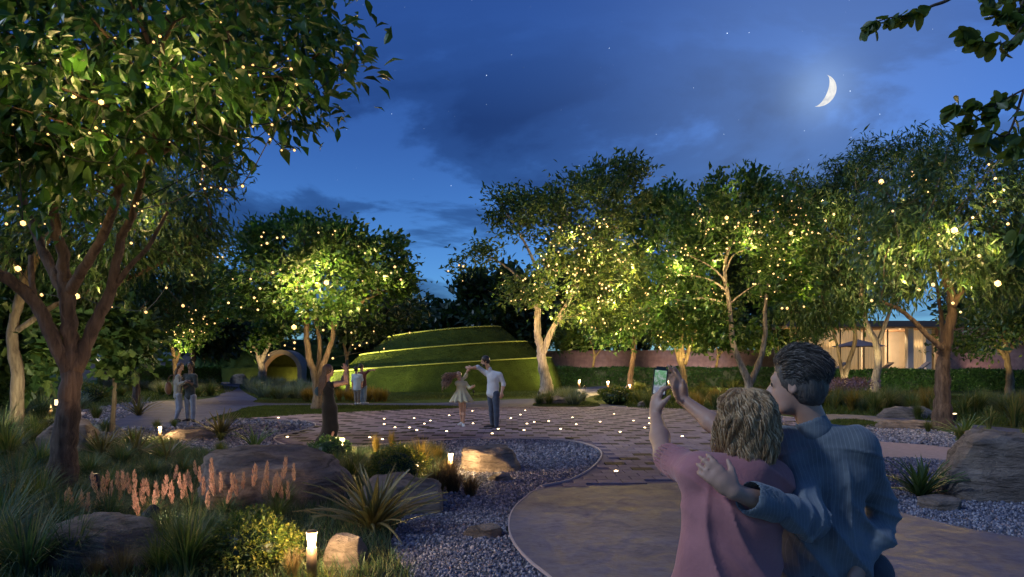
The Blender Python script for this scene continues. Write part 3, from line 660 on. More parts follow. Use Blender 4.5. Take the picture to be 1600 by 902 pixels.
def panel_wall(label, p0, p1, h, npan, rows=2, name='garden_wall'):
    p0, p1 = Vector(p0), Vector(p1); ln = (p1 - p0).length; ang = math.atan2(p1.y - p0.y, p1.x - p0.x)
    t = thing(name, label, 'wall', p0, ang); pw = ln / npan; ph = h / rows
    mb = MB(); mb.box((0, 0.03, 0), (ln, 0.35, h - 0.01)); mb.build('wall_core', MATS['wall_stone'], t)
    mb = MB(); mb.box((0.01, 0, 0.01), (pw - 0.01, 0.05, ph - 0.012)); pm = mb.mesh('stone_panel'); pm.materials.append(MATS['wall_stone'])
    for r in range(rows):
        for i in range(npan): obj('stone_panel', pm, None, t, (i * pw, RNG.uniform(-0.012, 0.012), r * ph))
    mb = MB(); mb.box((-0.05, -0.06, h), (ln + 0.05, 0.42, h + 0.08)); mb.build('coping', MATS['wall_stone'], t)
    return t
w1 = panel_wall('long purple stone garden wall behind the centre hedge', gx(840, 66), gx(1262, 60), 3.0, 14)
w2 = panel_wall('purple stone house wall beside the lit curtained room', gx(1466, 56), gx(1760, 56), 4.6, 9, 3)
for px, d in ((930, 61.5), (1045, 60.5), (1110, 59.5), (1215, 58)):
    garden_spot('small spotlight on a stake washing the purple garden wall', gx(px, d), gx(px + 6, d + 3.2, 2.0), 260, (1.0, 0.66, 0.50), 100, 'wall spotlights')
garden_spot('small spotlight on a stake washing the purple house wall', gx(1545, 54), gx(1545, 56, 2.8), 170, (1.0, 0.6, 0.45), 110, 'wall spotlights')

for px, d, tx, td, lab in ((1330, 40.5, 1340, 45.5, 'house'), (1425, 40.0, 1430, 45.2, 'house'), (1530, 38.5, 1535, 44.6, 'house'), (1290, 38, 1285, 46, 'house'), (905, 51, 900, 57.5, 'centre'), (1020, 49, 1015, 56, 'centre'), (1120, 47.0, 1125, 54, 'centre'), (200, 52, 210, 61, 'far dark')):
    garden_spot('small spotlight on a stake facing the %s hedge' % lab, gx(px, d), gx(tx, td, 0.75), 300, (1.0, 0.86, 0.52), 105, 'hedge spotlights')

def right_house():
    d = 57.0; x0, x1 = gx(1240, d).x, gx(1462, d).x; W_ = x1 - x0; H = 4.6
    t = thing('garden_house', 'low modern house with warm lit curtained glass front and flat roof', 'house', (x0, d, 0))
    mb = MB(); mb.box((-1, -2.6, 0), (W_ + 0.5, 6, 1.0)); mb.build('terrace', MATS['plaster'], t)
    mb = MB(); mb.box((0, 4.0, 1.0), (W_, 4.2, H)); mb.build('back_wall', MATS['plaster'], t)
    for xx in (-0.2, W_ - 0.1):
        mb = MB(); mb.box((xx, 0, 1.0), (xx + 0.25, 4.0, H)); mb.build('side_wall', MATS['plaster'], t)
    roof = MB().box((-1.4, -2.4, H + 0.002), (W_ + 0.8, 5.0, H + 0.22)).build('roof', MATS['timber'], t)
    MB().box((-1.5, -2.55, H + 0.10), (W_ + 0.9, -2.4, H + 0.55)).build('fascia', MATS['roof_dark'], roof)
    MB().box((-1.3, -2.3, H + 0.225), (W_ + 0.7, 4.9, H + 0.5)).build('roof_deck', MATS['roof_dark'], roof)
    # curtains, one pleated panel per bay
    nb = 6; bw = W_ / nb
    for i in range(nb):
        s = np.linspace(0.03, bw - 0.03, 60); y = 0.45 + 0.06 * np.sin(s * 26 + i) + 0.02 * np.sin(s * 61)
        V = np.vstack([np.c_[s, y, np.full(60, 1.02)], np.c_[s, y, np.full(60, H - 0.02)]]); k = np.arange(59)
        me = mesh_np('curtain', V, [np.stack([k, k + 1, k + 61, k + 60], 1)], True)
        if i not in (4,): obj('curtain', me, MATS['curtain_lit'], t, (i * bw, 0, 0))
        w = MB(); w.box((0.03, 0.10, 1.03), (bw - 0.03, 0.115, H - 0.03)); pn = w.build('window_pane', MATS['glass'], t); pn.location.x = i * bw
        fr = MB(); fr.box((-0.04, 0.06, 1.0), (0.04, 0.16, H)); o = fr.build('mullion', MATS['metal_dark'], t); o.location.x = i * bw
    for px in (1421, 1449):
        xx = gx(px, d - 1.6).x - x0; MB().box((xx - 0.22, -1.8, 1.0), (xx + 0.22, -1.36, H)).build('column', MATS['plaster'], t)
    for i in range(5):
        xx = W_ * (i + 0.5) / 5; MB().lathe([(0.07, H - 0.03), (0.09, H)], 12, (xx, -1.0, 0)).build('soffit_lamp', MATS['lens_glow'], t)
        spot_light(t, (xx, -1.0, H - 0.06), (xx, -0.3, 0), 330, (1.0, 0.70, 0.36), 120, 0.8, 0.06)
    point_light(t, (W_ * 0.73, 2.0, 3.2), 420, (1.0, 0.7, 0.38), 0.2, 'room_light')
    return t
emitmat('dummy_', (1, 1, 1), 0)
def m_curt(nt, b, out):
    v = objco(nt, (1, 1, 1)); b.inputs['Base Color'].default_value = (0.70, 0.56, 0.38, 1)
    b.inputs['Emission Color'].default_value = (1.0, 0.60, 0.24, 1); b.inputs['Emission Strength'].default_value = 0.22  # warm room light put into the cloth as emission
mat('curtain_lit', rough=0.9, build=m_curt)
right_house()
def parasol(px, d):
    p = gx(px, d, 1.0); t = thing('parasol', 'dark square parasol standing on the lit house terrace', 'parasol', p)
    MB().tube([(0, 0, 0), (0, 0, 2.75)], 0.035, 10).build('pole', MATS['metal_dark'], t)
    MB().lathe([(0.35, 0), (0.35, 0.06), (0.06, 0.10)], 20).build('base', MATS['metal_dark'], t)
    c = MB(); r = 2.0; V = [(0, 0, 2.72)] + [(r * math.cos(a), r * math.sin(a), 2.18 - 0.06 * (k % 2)) for k, a in enumerate(np.arange(16) * math.pi / 8)] + [(0, 0, 2.62)] 
    c.add(V, [[[0, i, i % 16 + 1] for i in range(1, 17)], [[17, i % 16 + 1, i] for i in range(1, 17)]]); c.build('canopy', MATS['canvas'], t)
parasol(1341, 54.8)
def lounger(px, d, label):
    p = gx(px, d, 1.0); t = thing('sun_lounger', label, 'lounger', p)
    MB().box((-1.0, -0.35, 0.26), (1.0, 0.35, 0.33)).build('frame', MATS['metal_dark'], t)
    for sx in (-0.9, 0.9):
        for sy in (-0.3, 0.3): MB().box((sx - 0.03, sy - 0.03, 0), (sx + 0.03, sy + 0.03, 0.26)).build('leg', MATS['metal_dark'], t)
    MB().box((-1.0, -0.33, 0.335), (0.3, 0.33, 0.43)).build('seat_cushion', MATS['cushion'], t)
    M = Matrix.Translation((0.3, 0, 0.38)) @ Matrix.Rotation(math.radians(-38), 4, 'Y')
    MB().box((0, -0.33, 0), (0.8, 0.33, 0.10), M).build('back_cushion', MATS['cushion'], t)
lounger(1303, 54.6, 'sun lounger left of the parasol pole on the terrace'); lounger(1375, 54.6, 'sun lounger right of the parasol pole on the terrace'); lounger(1432, 54.4, 'sun lounger in front of the pale terrace columns')

def left_building():
    d = 84.0; x0, x1 = gx(120, d).x, gx(398, d).x; Wd = x1 - x0; H = 5.2
    t = thing('far_building', 'long low building behind the trees with a lit timber porch', 'building', (x0, d, 0))
    MB().box((0, 0, 0), (Wd, 8, H)).build('wall', MATS['wall_stone'], t)
    MB().box((-0.6, -0.8, H), (Wd + 0.6, 8.4, H + 0.35)).build('roof', MATS['roof_dark'], t)
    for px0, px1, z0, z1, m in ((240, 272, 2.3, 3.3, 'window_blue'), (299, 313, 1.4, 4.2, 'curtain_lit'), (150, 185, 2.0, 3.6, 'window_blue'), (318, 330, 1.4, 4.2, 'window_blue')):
        a, b = gx(px0, d).x - x0, gx(px1, d).x - x0
        f = MB().box((a - 0.1, -0.08, z0 - 0.1), (b + 0.1, -0.002, z1 + 0.1)).build('window', MATS['metal_dark'], t); MB().box((a, -0.11, z0), (b, -0.085, z1)).build('pane', MATS[m], f)
    a, b = gx(340, d - 3).x - x0, gx(371, d - 3).x - x0
    MB().box((a, -3, 0.02), (b, -0.13, 0.4)).build('porch_floor', MATS['plaster'], t); MB().box((a - 0.2, -3.2, 3.9), (b + 0.2, -0.13, 4.1)).build('porch_roof', MATS['timber'], t)
    for i in range(7):
        xx = a + (b - a) * i / 6; MB().box((xx - 0.06, -3.05, 0.4), (xx + 0.06, -2.9, 3.9)).build('slat', MATS['timber'], t)
    MB().box((a, -0.30, 0.4), (b, -0.14, 3.9)).build('porch_wall', MATS['timber'], t)
    MB().box((a + 0.6, -0.40, 0.4), (a + 1.3, -0.31, 3.2)).build('door', MATS['plaster'], t)
    MB().box((a + 0.3, -2.0, 3.82), (b - 0.3, -1.8, 3.88)).build('porch_lamp', MATS['lens_glow'], t)
    point_light(t, ((a + b) / 2, -1.7, 3.5), 700, (1.0, 0.62, 0.30), 0.15)
mat('window_blue', (0.08, 0.12, 0.2), 0.1, 0.8)
left_building()
# ================================================================== trees
def colonize(seeds, parents, attr, step, kill, infl, iters, r):
    nodes = [np.array(s, float) for s in seeds]; par = list(parents); A = attr.copy()
    dirs = {}
    for it in range(iters):
        if len(A) == 0: break
        Nn = np.array(nodes); d2 = ((A[:, None] - Nn[None]) ** 2).sum(-1); j = d2.argmin(1); dm = np.sqrt(d2[np.arange(len(A)), j])
        keep = dm > kill
        k = keep & (dm < infl)
        if not k.any():
            if not keep.any(): break
            k = keep & (dm <= dm[keep].min() * 1.3)
        vec = A[k] - Nn[j[k]]; vec /= np.linalg.norm(vec, axis=1)[:, None]
        S = np.zeros_like(Nn); np.add.at(S, j[k], vec); idx = np.unique(j[k])
        new = 0
        for i in idx:
            v = S[i]; l = np.linalg.norm(v)
            if l < 1e-6: continue
            v = v / l + r.normal(0, 0.16, 3); v /= np.linalg.norm(v); p = Nn[i] + v * step
            if len(nodes) > len(Nn) and ((np.array(nodes[len(Nn):]) - p) ** 2).sum(-1).min() < (0.3 * step) ** 2: continue
            key = (i,); dirs.setdefault(i, [])
            if any(np.dot(v, q) > 0.985 for q in dirs[i]): continue
            dirs[i].append(v); nodes.append(p); par.append(i); new += 1
        A = A[keep]
        if new == 0: break
    return np.array(nodes), np.array(par)
LAMP = 0.44
def tree(name, label, trunks, crown, leaf, n_leaf, lsize, aspect=0.5, bark='bark_mid', lmat='leaf_mid', seed=1, n_attr=340, step=0.45, tip_r=0.012, sig=0.35, droop=0.0,
         group=None, kindleaf='quad', sides=9, leaf_parts=0, dens_w=None, up=0.25, bark_tips=None, rough_trunk=0.05, root_flare=1.5):
    """trunks: list of (points, r0, r1); first starts on the ground. crown: ellipsoids (c, (rx,ry,rz), weight)"""
    r = np.random.default_rng(seed)
    base = Vector(trunks[0][0][0]); base.z = 0.0
    t = thing(name, label, 'tree', base, 0, group); b0 = np.array(base)
    seeds, par, rad = [], [], []
    tk = MB()
    for ti, (pts, r0, r1) in enumerate(trunks):
        C = catmull(np.array([tuple(p) for p in pts]), 6) - b0; n = len(C); s = np.linspace(0, 1, n)
        rr = r0 + (r1 - r0) * s ** 0.8
        if ti == 0:
            zz = C[:, 2]; rr = rr * (1 + (root_flare - 1) * np.exp(-np.maximum(zz, 0) / (2.0 * r0)))
            C[0, 2] -= 0.1
        C = C + r.normal(0, r0 * 0.06, C.shape) * (s[:, None] > 0.02)
        # tube with uneven girth
        tk.tube(C, rr * (1 + r.normal(0, rough_trunk, n)), max(8, sides), True)
        st = len(seeds)
        for i in range(n):
            if ti == 0 and s[i] < 0.55 and len(trunks) == 1: pass
            seeds.append(C[i]); rad.append(rr[i])
            if i == 0:
                if ti == 0: par.append(-1)
                else:
                    prev = np.array(seeds[:st]); par.append(int(((prev - C[0]) ** 2).sum(1).argmin()))
            else: par.append(len(seeds) - 2)
    tk.build('trunk', MATS[bark], t, True)
    wts = np.array([e[2] if len(e) > 2 else 1.0 for e in crown]); vol = np.array([e[1][0] * e[1][1] * e[1][2] for e in crown]) ** 0.8 * wts; vol /= vol.sum()
    ids = r.choice(len(crown), n_attr, p=vol); A = []
    for i in ids:
        c, R = crown[i][0], crown[i][1]; v = r.normal(size=3); v /= np.linalg.norm(v); v *= r.random() ** 0.42
        A.append(np.array(c) + v * np.array(R) - b0)
    A = np.array(A)
    zmin = min(e[0][2] - e[1][2] for e in crown)
    nodes, pr = colonize(seeds, par, A, step, step * 1.5, step * 14, 90, r)
    ns = len(seeds); n = len(nodes); w = np.zeros(n); ch = [[] for _ in range(n)]
    for i in range(1, n):
        if pr[i] >= 0: ch[pr[i]].append(i)
    R = np.full(n, tip_r)
    for i in range(n - 1, ns - 1, -1):
        if ch[i]: R[i] = (sum(R[c] ** 2.2 for c in ch[i])) ** (1 / 2.2) + 0.0006
    R[:ns] = np.minimum(np.array(rad), 10)
    lim = MB(); done = set()
    for i in range(ns, n):
        if pr[i] >= ns and max(ch[pr[i]], key=lambda c: R[c]) == i: continue       # continues a longer limb
        chain = [pr[i], i]
        while ch[chain[-1]]: chain.append(max(ch[chain[-1]], key=lambda c: R[c]))
        P = nodes[chain]; rr = R[chain].copy(); rr[0] = min(rr[0], rr[1] * 1.15)
        if len(P) > 2: Pm = P.copy(); Pm[1:-1] = 0.25 * P[:-2] + 0.5 * P[1:-1] + 0.25 * P[2:]; P = Pm
        rr[-1] *= 0.4
        lim.tube(P, rr, 6 if rr[0] > 0.03 else 4, False)
    if lim.n: lim.build('limb', MATS[bark_tips or bark], t, True)
    # leaves on the thin wood
    thin = np.array([i for i in range(ns, n) if R[i] < tip_r * 2.6]);  thin = thin if len(thin) else np.arange(ns, n)
    wt = np.where([len(ch[i]) == 0 for i in thin], 2.2, 1.0) * r.lognormal(0, 0.55, len(thin)); wt /= wt.sum()
    q = r.choice(thin, n_leaf, p=wt); pos = nodes[q] + r.normal(0, sig, (n_leaf, 3)) * [1, 1, 0.72]
    cc = np.array(nodes[ns:].mean(0)); out = pos - cc; out /= np.linalg.norm(out, axis=1)[:, None] + 1e-9
    dr = out * 0.5 + r.normal(0, 0.55, (n_leaf, 3)) + [0, 0, up - droop]
    if leaf_parts:
        camv = np.array([0, 0, CAMH]) - b0; dist = np.linalg.norm(pos - camv, axis=1)
        wp = pos + b0; px = CX + wp[:, 0] / wp[:, 1] * F; py = HY - (wp[:, 2] - CAMH) / wp[:, 1] * F
        vis = (px > 0) & (px < 1600) & (py > 0) & (py < 902) & (wp[:, 1] > 1)
        o_ = np.argsort(dist + 1000 * ~vis); big = o_[:leaf_parts]; mask = np.ones(n_leaf, bool); mask[big] = False
    else: mask = np.ones(n_leaf, bool)
    cr = obj('crown', leaf_mesh('crown', pos[mask], dr[mask], lsize, aspect, kindleaf, r), MATS[lmat], t)
    if leaf_parts:
        cr['kind'] = 'stuff'
        T, P = LEAF[kindleaf]; me = mesh_np('leaf', T * [aspect, 1, 1] * lsize, [np.array(p) for p in P]); me.materials.append(MATS[lmat])
        for i in big:
            D = Vector(dr[i]).normalized(); up_ = Vector(r.normal(size=3) * 0.55 + [0, 0, 1.0]); S = D.cross(up_).normalized(); Nn = S.cross(D)
            M = Matrix((S, D, Nn)).transposed(); o = obj('leaf', me, None, t, pos[i], M.to_euler(), float(r.lognormal(0, 0.2)))
    return dict(t=t, nodes=nodes[ns:] + b0, tips=nodes[[i for i in range(ns, n) if not ch[i]]] + b0, b0=b0)
mb = MB(); bm_ = bmesh.new(); bmesh.ops.create_icosphere(bm_, subdivisions=1, radius=1.0)
BULB = bpy.data.meshes.new('bulb'); bm_.to_mesh(BULB); bm_.free(); BULB.materials.append(MATS['bulb_glow'])
BULB.polygons.foreach_set('use_smooth', np.ones(len(BULB.polygons), bool))
BULB2 = BULB.copy(); BULB2.materials.clear(); BULB2.materials.append(MATS['bulb_big'])
def string_lights(label, pts, rad=0.045, big=(), light_every=9, energy=60, color=(1.0, 0.68, 0.25), lights=None, group='fairy light strings', spread=0.022, pushin=0.022, lamp=1.0):
    pts = [np.array(p, float) for p in pts]
    # nearest-neighbour order
    order = [0]; left = set(range(1, len(pts)))
    while left:
        j = min(left, key=lambda k: ((pts[k] - pts[order[-1]]) ** 2).sum()); order.append(j); left.remove(j)
    P = np.array([pts[i] for i in order]); c = Vector(P[0])
    t = thing('fairy_light_string', label, 'string light', c, 0, group)
    path = []
    for a, b in zip(P[:-1], P[1:]):
        l = np.linalg.norm(b - a)
        for s in (0, 0.5): path.append(a + (b - a) * s + [0, 0, 0.02 + (-0.06 * l if s else 0)])
    path.append(P[-1] + [0, 0, 0.02])
    MB().tube(np.array(path) - P[0], 0.006, 3, False).build('wire', MATS['wire'], t)
    for i, p in enumerate(P):
        bg = order[i] in big; s = rad * (1.7 if bg else RNG.uniform(0.4, 0.95))
        obj('bulb', BULB2 if bg else BULB, None, t, tuple(p - P[0]), None, float(s))
        if lights is None and i % light_every == light_every // 2: point_light(t, tuple(p - P[0] + [0, 0, 0.0]), energy, color, 0.09)
    if lights:
        for p, e in lights:
            dist = np.linalg.norm(np.array(p)); sp = spread * dist
            for _ in range(3):
                q = np.array(p) + RNG.normal(0, 1, 3) * sp + np.array(p) / dist * pushin * dist
                point_light(t, tuple(q - P[0]), e * LAMP * lamp / 3, color, 0.06)
    return t
def crown_pts(tr, n, r, pull=(0.2, 0.9), pxr=None, clus=5):
    """bulb spots near twigs on the side that faces the plaza"""
    T = tr['nodes']; px = CX + T[:, 0] / T[:, 1] * F; py = HY - (T[:, 2] - CAMH) / T[:, 1] * F
    k = np.ones(len(T), bool)
    if pxr is not None: k = (px > pxr[0]) & (px < pxr[1]) & (py > pxr[2]) & (py < pxr[3])
    y = T[:, 1]; k &= y <= np.quantile(y[k], 0.6) if k.any() else k
    T = T[k]; out = []
    while len(out) < n:
        c = T[r.integers(len(T))]; m = r.integers(1, clus + 1)
        for _ in range(m):
            p = c + r.normal(0, 0.38, 3); dv = np.array([0, 0, CAMH]) - p; dv /= np.linalg.norm(dv); out.append(p + dv * r.uniform(*pull))
    return out[:n]
def ell(px, py, d, rx, ry, rz, w=1.0):
    """crown lobe: centre from a pixel, half sizes rx and rz in pixels, ry in metres"""
    k = d / F; return (np.array(at(px, py, d)), (rx * k, ry, rz * k), w)
def pl(pts, d):
    return [at(p[0], p[1], p[2] if len(p) > 2 else d) for p in pts]
rs = np.random.default_rng(99)

# --- A: big forked tree, large leaves
d = 9.17
A = tree('broadleaf_tree', 'large forked tree with big glossy leaves rising from the grass bed', [
    ([gp(97, 765)] + pl([(100, 700), (107, 640), (112, 575), (111, 535), (107, 480), (101, 440), (95, 390), (84, 340), (88, 250)], d), 0.165, 0.05),
    (pl([(112, 585, d), (88, 540, d - .1), (55, 475, d - .2), (10, 435, d - .4), (-60, 400, d - .6), (-120, 330, d - .8)], d), 0.11, 0.05),
    (pl([(56, 480, d - .2), (50, 440, d - .2), (48, 400, d - .1)], d), 0.05, 0.03),
    (pl([(106, 470, d), (78, 415, d + .1), (52, 355, d + .2), (36, 310, d + .3), (20, 200, d)], d), 0.075, 0.04),
    (pl([(110, 455, d), (130, 420, d - .1), (160, 370, d - .3), (178, 325, d - .5), (190, 285, d - .6), (250, 200, d - 1.0), (330, 130, d - 1.3)], d), 0.075, 0.03),
    (pl([(118, 580, d), (148, 508, d + .1), (170, 462, d + .1), (181, 420, d), (190, 370, d - .1), (206, 340, d - .2), (240, 250, d - .4), (330, 200, d - .6)], d), 0.095, 0.03),
    (pl([(174, 455, d + .1), (200, 420, d), (232, 385, d - .1), (262, 330, d)], d), 0.045, 0.02)],
    [ell(150, 60, 7.6, 300, 2.0, 190, 1.5), ell(400, 70, 7.6, 160, 1.5, 130, 1.3), ell(455, 165, 8.2, 75, 0.8, 60, 0.8), ell(520, 40, 7.4, 50, 0.6, 60, 0.4), ell(60, 230, 8.2, 170, 1.5, 75), ell(260, 235, 8.3, 130, 1.2, 60, 0.9),
     ell(-60, 120, 8, 200, 2, 220, 0.7), ell(250, -150, 8.5, 320, 2.5, 200, 0.6)],
    'broad', 13500, 0.175, 0.50, 'bark_dark', 'leaf_broad', 4, 560, 0.34, 0.010, 0.24, 0.35, kindleaf='broad', sides=14, leaf_parts=300, root_flare=1.35)
pts = [at(*p, 7.0 + rs.uniform(-.4, .5)) for p in [(28, 322), (36, 349), (158, 160), (52, 155), (115, 150), (90, 95), (160, 205), (162, 190), (140, 208), (150, 200), (235, 50), (250, 57), (290, 35), (210, 190), (225, 215), (265, 222), (305, 192), (205, 222),
       (370, 122), (380, 105), (395, 102), (405, 78), (390, 118), (352, 115), (412, 115), (430, 102), (428, 105), (450, 92), (463, 132), (452, 165), (435, 172), (455, 108), (368, 205), (395, 198), (425, 195), (420, 210), (422, 218), (440, 235), (460, 235), (372, 226),
       (318, 260), (313, 288), (330, 293), (345, 295), (353, 297), (379, 291), (315, 280), (320, 295), (347, 188), (255, 70), (20, 195), (75, 210), (115, 225), (170, 258), (210, 322), (222, 330), (215, 318), (560, 68), (540, 110), (240, 66), (180, 60), (300, 120), (345, 35), (100, 245), (30, 250)]]
string_lights('fairy lights strung through the large glossy leaves of the big forked tree', pts, 0.017, (1, 2, 4), lights=[(at(158, 160, 6.7), 60), (at(120, 235, 7.4), 45), (at(250, 150, 6.9), 40), (at(60, 100, 6.7), 34), (at(330, 180, 7.0), 24), (at(420, 190, 7.2), 16), (at(36, 335, 8.0), 26), (at(200, 300, 8.6), 24), (at(300, 60, 6.6), 14), (at(425, 110, 6.8), 9)], lamp=0.55)
garden_spot('small spotlight on a stake at the foot of the big forked tree', gx(150, 8.2), at(110, 500, 9.1), 42, (1.0, 0.66, 0.40), 60, 'tree spotlights')

# --- A2: narrow-leaved tree behind it
d = 14.0
A2 = tree('narrow_leaf_tree', 'narrow leaved tree hanging behind the big forked trunk', [
    ([gx(20, d)] + pl([(28, 600), (20, 520), (40, 440), (70, 380), (120, 320), (180, 280)], d), 0.14, 0.05),
    (pl([(22, 520), (100, 470), (190, 440), (270, 400), (330, 350)], d), 0.06, 0.02), (pl([(40, 440), (0, 380), (-20, 300)], d), 0.07, 0.03)],
    [ell(250, 320, 13.5, 125, 1.6, 95, 1.4), ell(310, 260, 13, 75, 1.2, 70), ell(120, 330, 14, 120, 1.6, 80), ell(0, 360, 14, 120, 1.6, 110, 0.8), ell(290, 395, 13.6, 70, 1.0, 45, 0.7), ell(200, 440, 14, 110, 1.2, 40, 0.5)],
    'narrow', 13000, 0.20, 0.22, 'bark_mid', 'leaf_willow', 5, 330, 0.42, 0.010, 0.26, 0.9)
string_lights('warm bulbs strung in the narrow leaved tree behind the big trunk', [at(*p, 12.4) for p in [(28, 420), (65, 461), (120, 463), (175, 480), (70, 350), (260, 450), (286, 478), (306, 485), (228, 488), (210, 320), (165, 320), (216, 330), (158, 350), (205, 380), (10, 350), (340, 402), (300, 430)]],
              0.032, (0, 2), lights=[(at(120, 430, 12.6), 60), (at(215, 340, 12.2), 60), (at(290, 420, 12.4), 34), (at(40, 430, 12.6), 50)])
# --- A3: compound-leaved saplings lit from behind
for i, (px, d, spec, lab) in enumerate(((175, 17.0, [(170, 510, 65, 45), (120, 470, 80, 45), (205, 540, 40, 30)], 'feathery leaved sapling lit up behind the big forked trunk'),
                                        (-10, 15.5, [(10, 480, 70, 60), (60, 520, 70, 55), (0, 570, 50, 50)], 'feathery leaved sapling at the edge of the left shrubbery'))):
    tr = tree('sapling_tree', lab, [([gx(px, d)] + pl([(px + 4, 590), (px - 8, 530), (px - 20, 480), (px - 40, 430)], d), 0.06, 0.025), (pl([(px - 8, 535), (px + 30, 500), (px + 55, 470)], d), 0.03, 0.012)],
         [ell(a, b, d, c, 1.3, e) for a, b, c, e in spec], 'spray', 4200, 0.30, 0.62, 'bark_mid', 'leaf_olive', 20 + i, 150, 0.4, 0.008, 0.22, 0.15, kindleaf='spray')
fl = thing('garden_floodlight', 'bright floodlight glaring through the shrubs behind the big forked trunk', 'floodlight', gx(95, 19.5), 0, 'garden floodlights')
MB().box((-0.16, -0.06, 0.5), (0.16, 0.06, 0.72)).build('housing', MATS['metal_dark'], fl); MB().box((-0.13, -0.07, 0.53), (0.13, -0.061, 0.69)).build('lens', MATS['lens_glow'], fl)
MB().tube([(0, 0, 0), (0, 0, 0.5)], 0.03, 8).build('post', MATS['metal_dark'], fl); spot_light(fl, (0, -0.25, 0.8), (0.2, -2.5, 3.2), 420, (1.0, 0.88, 0.60), 120, 0.8, 0.1)
fl = thing('garden_floodlight', 'bright floodlight behind the feathery saplings at the shrubbery edge', 'floodlight', gx(-5, 21), 0, 'garden floodlights')
MB().box((-0.16, -0.06, 1.3), (0.16, 0.06, 1.52)).build('housing', MATS['metal_dark'], fl); MB().box((-0.13, -0.07, 1.33), (0.13, -0.061, 1.49)).build('lens', MATS['bulb_glow'], fl)
MB().tube([(0, 0, 0), (0, 0, 1.3)], 0.03, 8).build('post', MATS['metal_dark'], fl); spot_light(fl, (0, -0.3, 1.6), (0.6, -4, 4.0), 500, (1.0, 0.92, 0.7), 120, 0.8, 0.1)

garden_spot('small spotlight on a stake before the feathery sapling behind the trunk', gx(165, 13.6), at(160, 515, 17), 260, (1.0, 0.92, 0.62), 75, 'shrubbery spotlights')
garden_spot('small spotlight on a stake before the sapling at the shrubbery edge', gx(40, 12.6), at(25, 510, 15.5), 200, (1.0, 0.92, 0.62), 75, 'shrubbery spotlights')
# --- B: round tree with three stems beside the mound
d = 26.0
B = tree('round_tree', 'round crowned tree with slender forked stems on the crescent lawn', [
    ([gx(497, d)] + pl([(497, 615), (493, 590), (483, 560), (479, 520), (479, 470), (470, 430)], d), 0.20, 0.06),
    (pl([(496, 600), (505, 570), (519, 530), (524, 490), (560, 475), (600, 455)], d), 0.13, 0.04),
    (pl([(495, 590), (500, 540), (493, 500), (492, 460), (510, 400)], d + .4), 0.10, 0.04)],
    [ell(480, 395, 26, 105, 2.2, 52, 1.4), ell(400, 450, 25.5, 58, 1.6, 52), ell(585, 415, 26, 62, 1.8, 58, 1.2), ell(500, 455, 25.2, 75, 1.6, 42), ell(630, 455, 26, 32, 1.2, 22, 0.6), ell(370, 480, 25.6, 30, 1.2, 28, 0.5), ell(480, 355, 26, 70, 1.5, 20, 0.6), ell(570, 490, 26.3, 55, 1.2, 22, 0.5)],
    'quad', 15000, 0.21, 0.62, 'bark_mid', 'leaf_mid', 6, 420, 0.42, 0.012, 0.30, 0.1)
zB = [(244,115),(235,133),(235,168),(258,160),(300,137),(326,134),(471,116),(540,109),(530,124),(637,173),(664,201),(788,258),(711,280),(772,283),(757,297),(813,311),(654,316),(515,262),(504,323),(443,358),(404,338),(380,357),(313,269),(282,281),(309,312),(190,308),(116,308),(229,347),(205,386),(217,400),(288,402),(151,426),(98,407),(220,436),(674,438),(370,508),(372,572),(73,218),(30,180)]
pts = [at(320 + a / 2.653, 320 + b / 2.653, 23.4) for a, b in zB]
string_lights('globe bulbs strung over the round crowned tree on the crescent lawn', pts, 0.052, (18, 35), lights=[(at(510, 440, 23.6), 380), (at(500, 412, 23.6), 260), (at(470, 450, 23.8), 240), (at(425, 480, 23.4), 150), (at(400, 460, 23.4), 110), (at(435, 430, 23.4), 110), (at(590, 435, 23.8), 110), (at(560, 470, 24.5), 150)])
garden_spot('small spotlight on a stake under the round crowned tree', gx(506, 24.6), at(495, 470, 26), 330, (1.0, 0.66, 0.30), 62, 'tree spotlights')

# --- C: pale barked tree right of the mound
d = 38.0
Ct = tree('pale_bark_tree', 'tall open tree with pale flaking bark on the lawn island', [
    ([gx(853, d)] + pl([(854, 600), (848, 570), (845, 545), (840, 520), (841, 480), (850, 430), (865, 380), (890, 330)], d), 0.34, 0.10),
    (pl([(847, 555), (860, 520), (878, 490), (900, 450), (930, 400), (950, 350)], d), 0.2, 0.06), (pl([(841, 490), (815, 440), (780, 410), (740, 390)], d), 0.10, 0.03),
    (pl([(848, 440), (820, 380), (790, 330), (775, 300)], d), 0.10, 0.03)],
    [ell(905, 330, 38, 95, 3.2, 62, 1.4), ell(960, 290, 39, 62, 2.6, 45, 1.1), ell(930, 420, 37, 95, 2.6, 60, 1.1), ell(820, 330, 38, 60, 2.4, 50, 0.8), ell(850, 460, 37.5, 75, 2.2, 45, 0.5), ell(745, 400, 38, 45, 2, 50, 0.35), ell(905, 500, 38, 55, 2, 35, 0.5), ell(960, 470, 38, 50, 2.4, 55, 0.8)],
    'quad', 15500, 0.30, 0.42, 'bark_pale', 'leaf_olive', 7, 520, 0.55, 0.014, 0.42, 0.15, bark_tips='bark_mid')
string_lights('fairy lights scattered thickly through the tall pale barked tree', crown_pts(Ct, 125, rs, (1.0, 3.0), (715, 1010, 345, 545), 4), 0.065, (), lights=[(tuple(p), e) for p, e in zip([at(850, 440, 35), at(905, 400, 34.6), at(950, 420, 34.6), at(880, 500, 35.4), at(930, 480, 35), at(790, 470, 36), at(960, 360, 35.5), at(985, 450, 35)], (420, 650, 620, 600, 520, 260, 300, 500))])
garden_spot('small spotlight on a stake below the pale flaking bark', gx(842, 35.6), at(847, 500, 38), 480, (1.0, 0.70, 0.46), 62, 'tree spotlights')

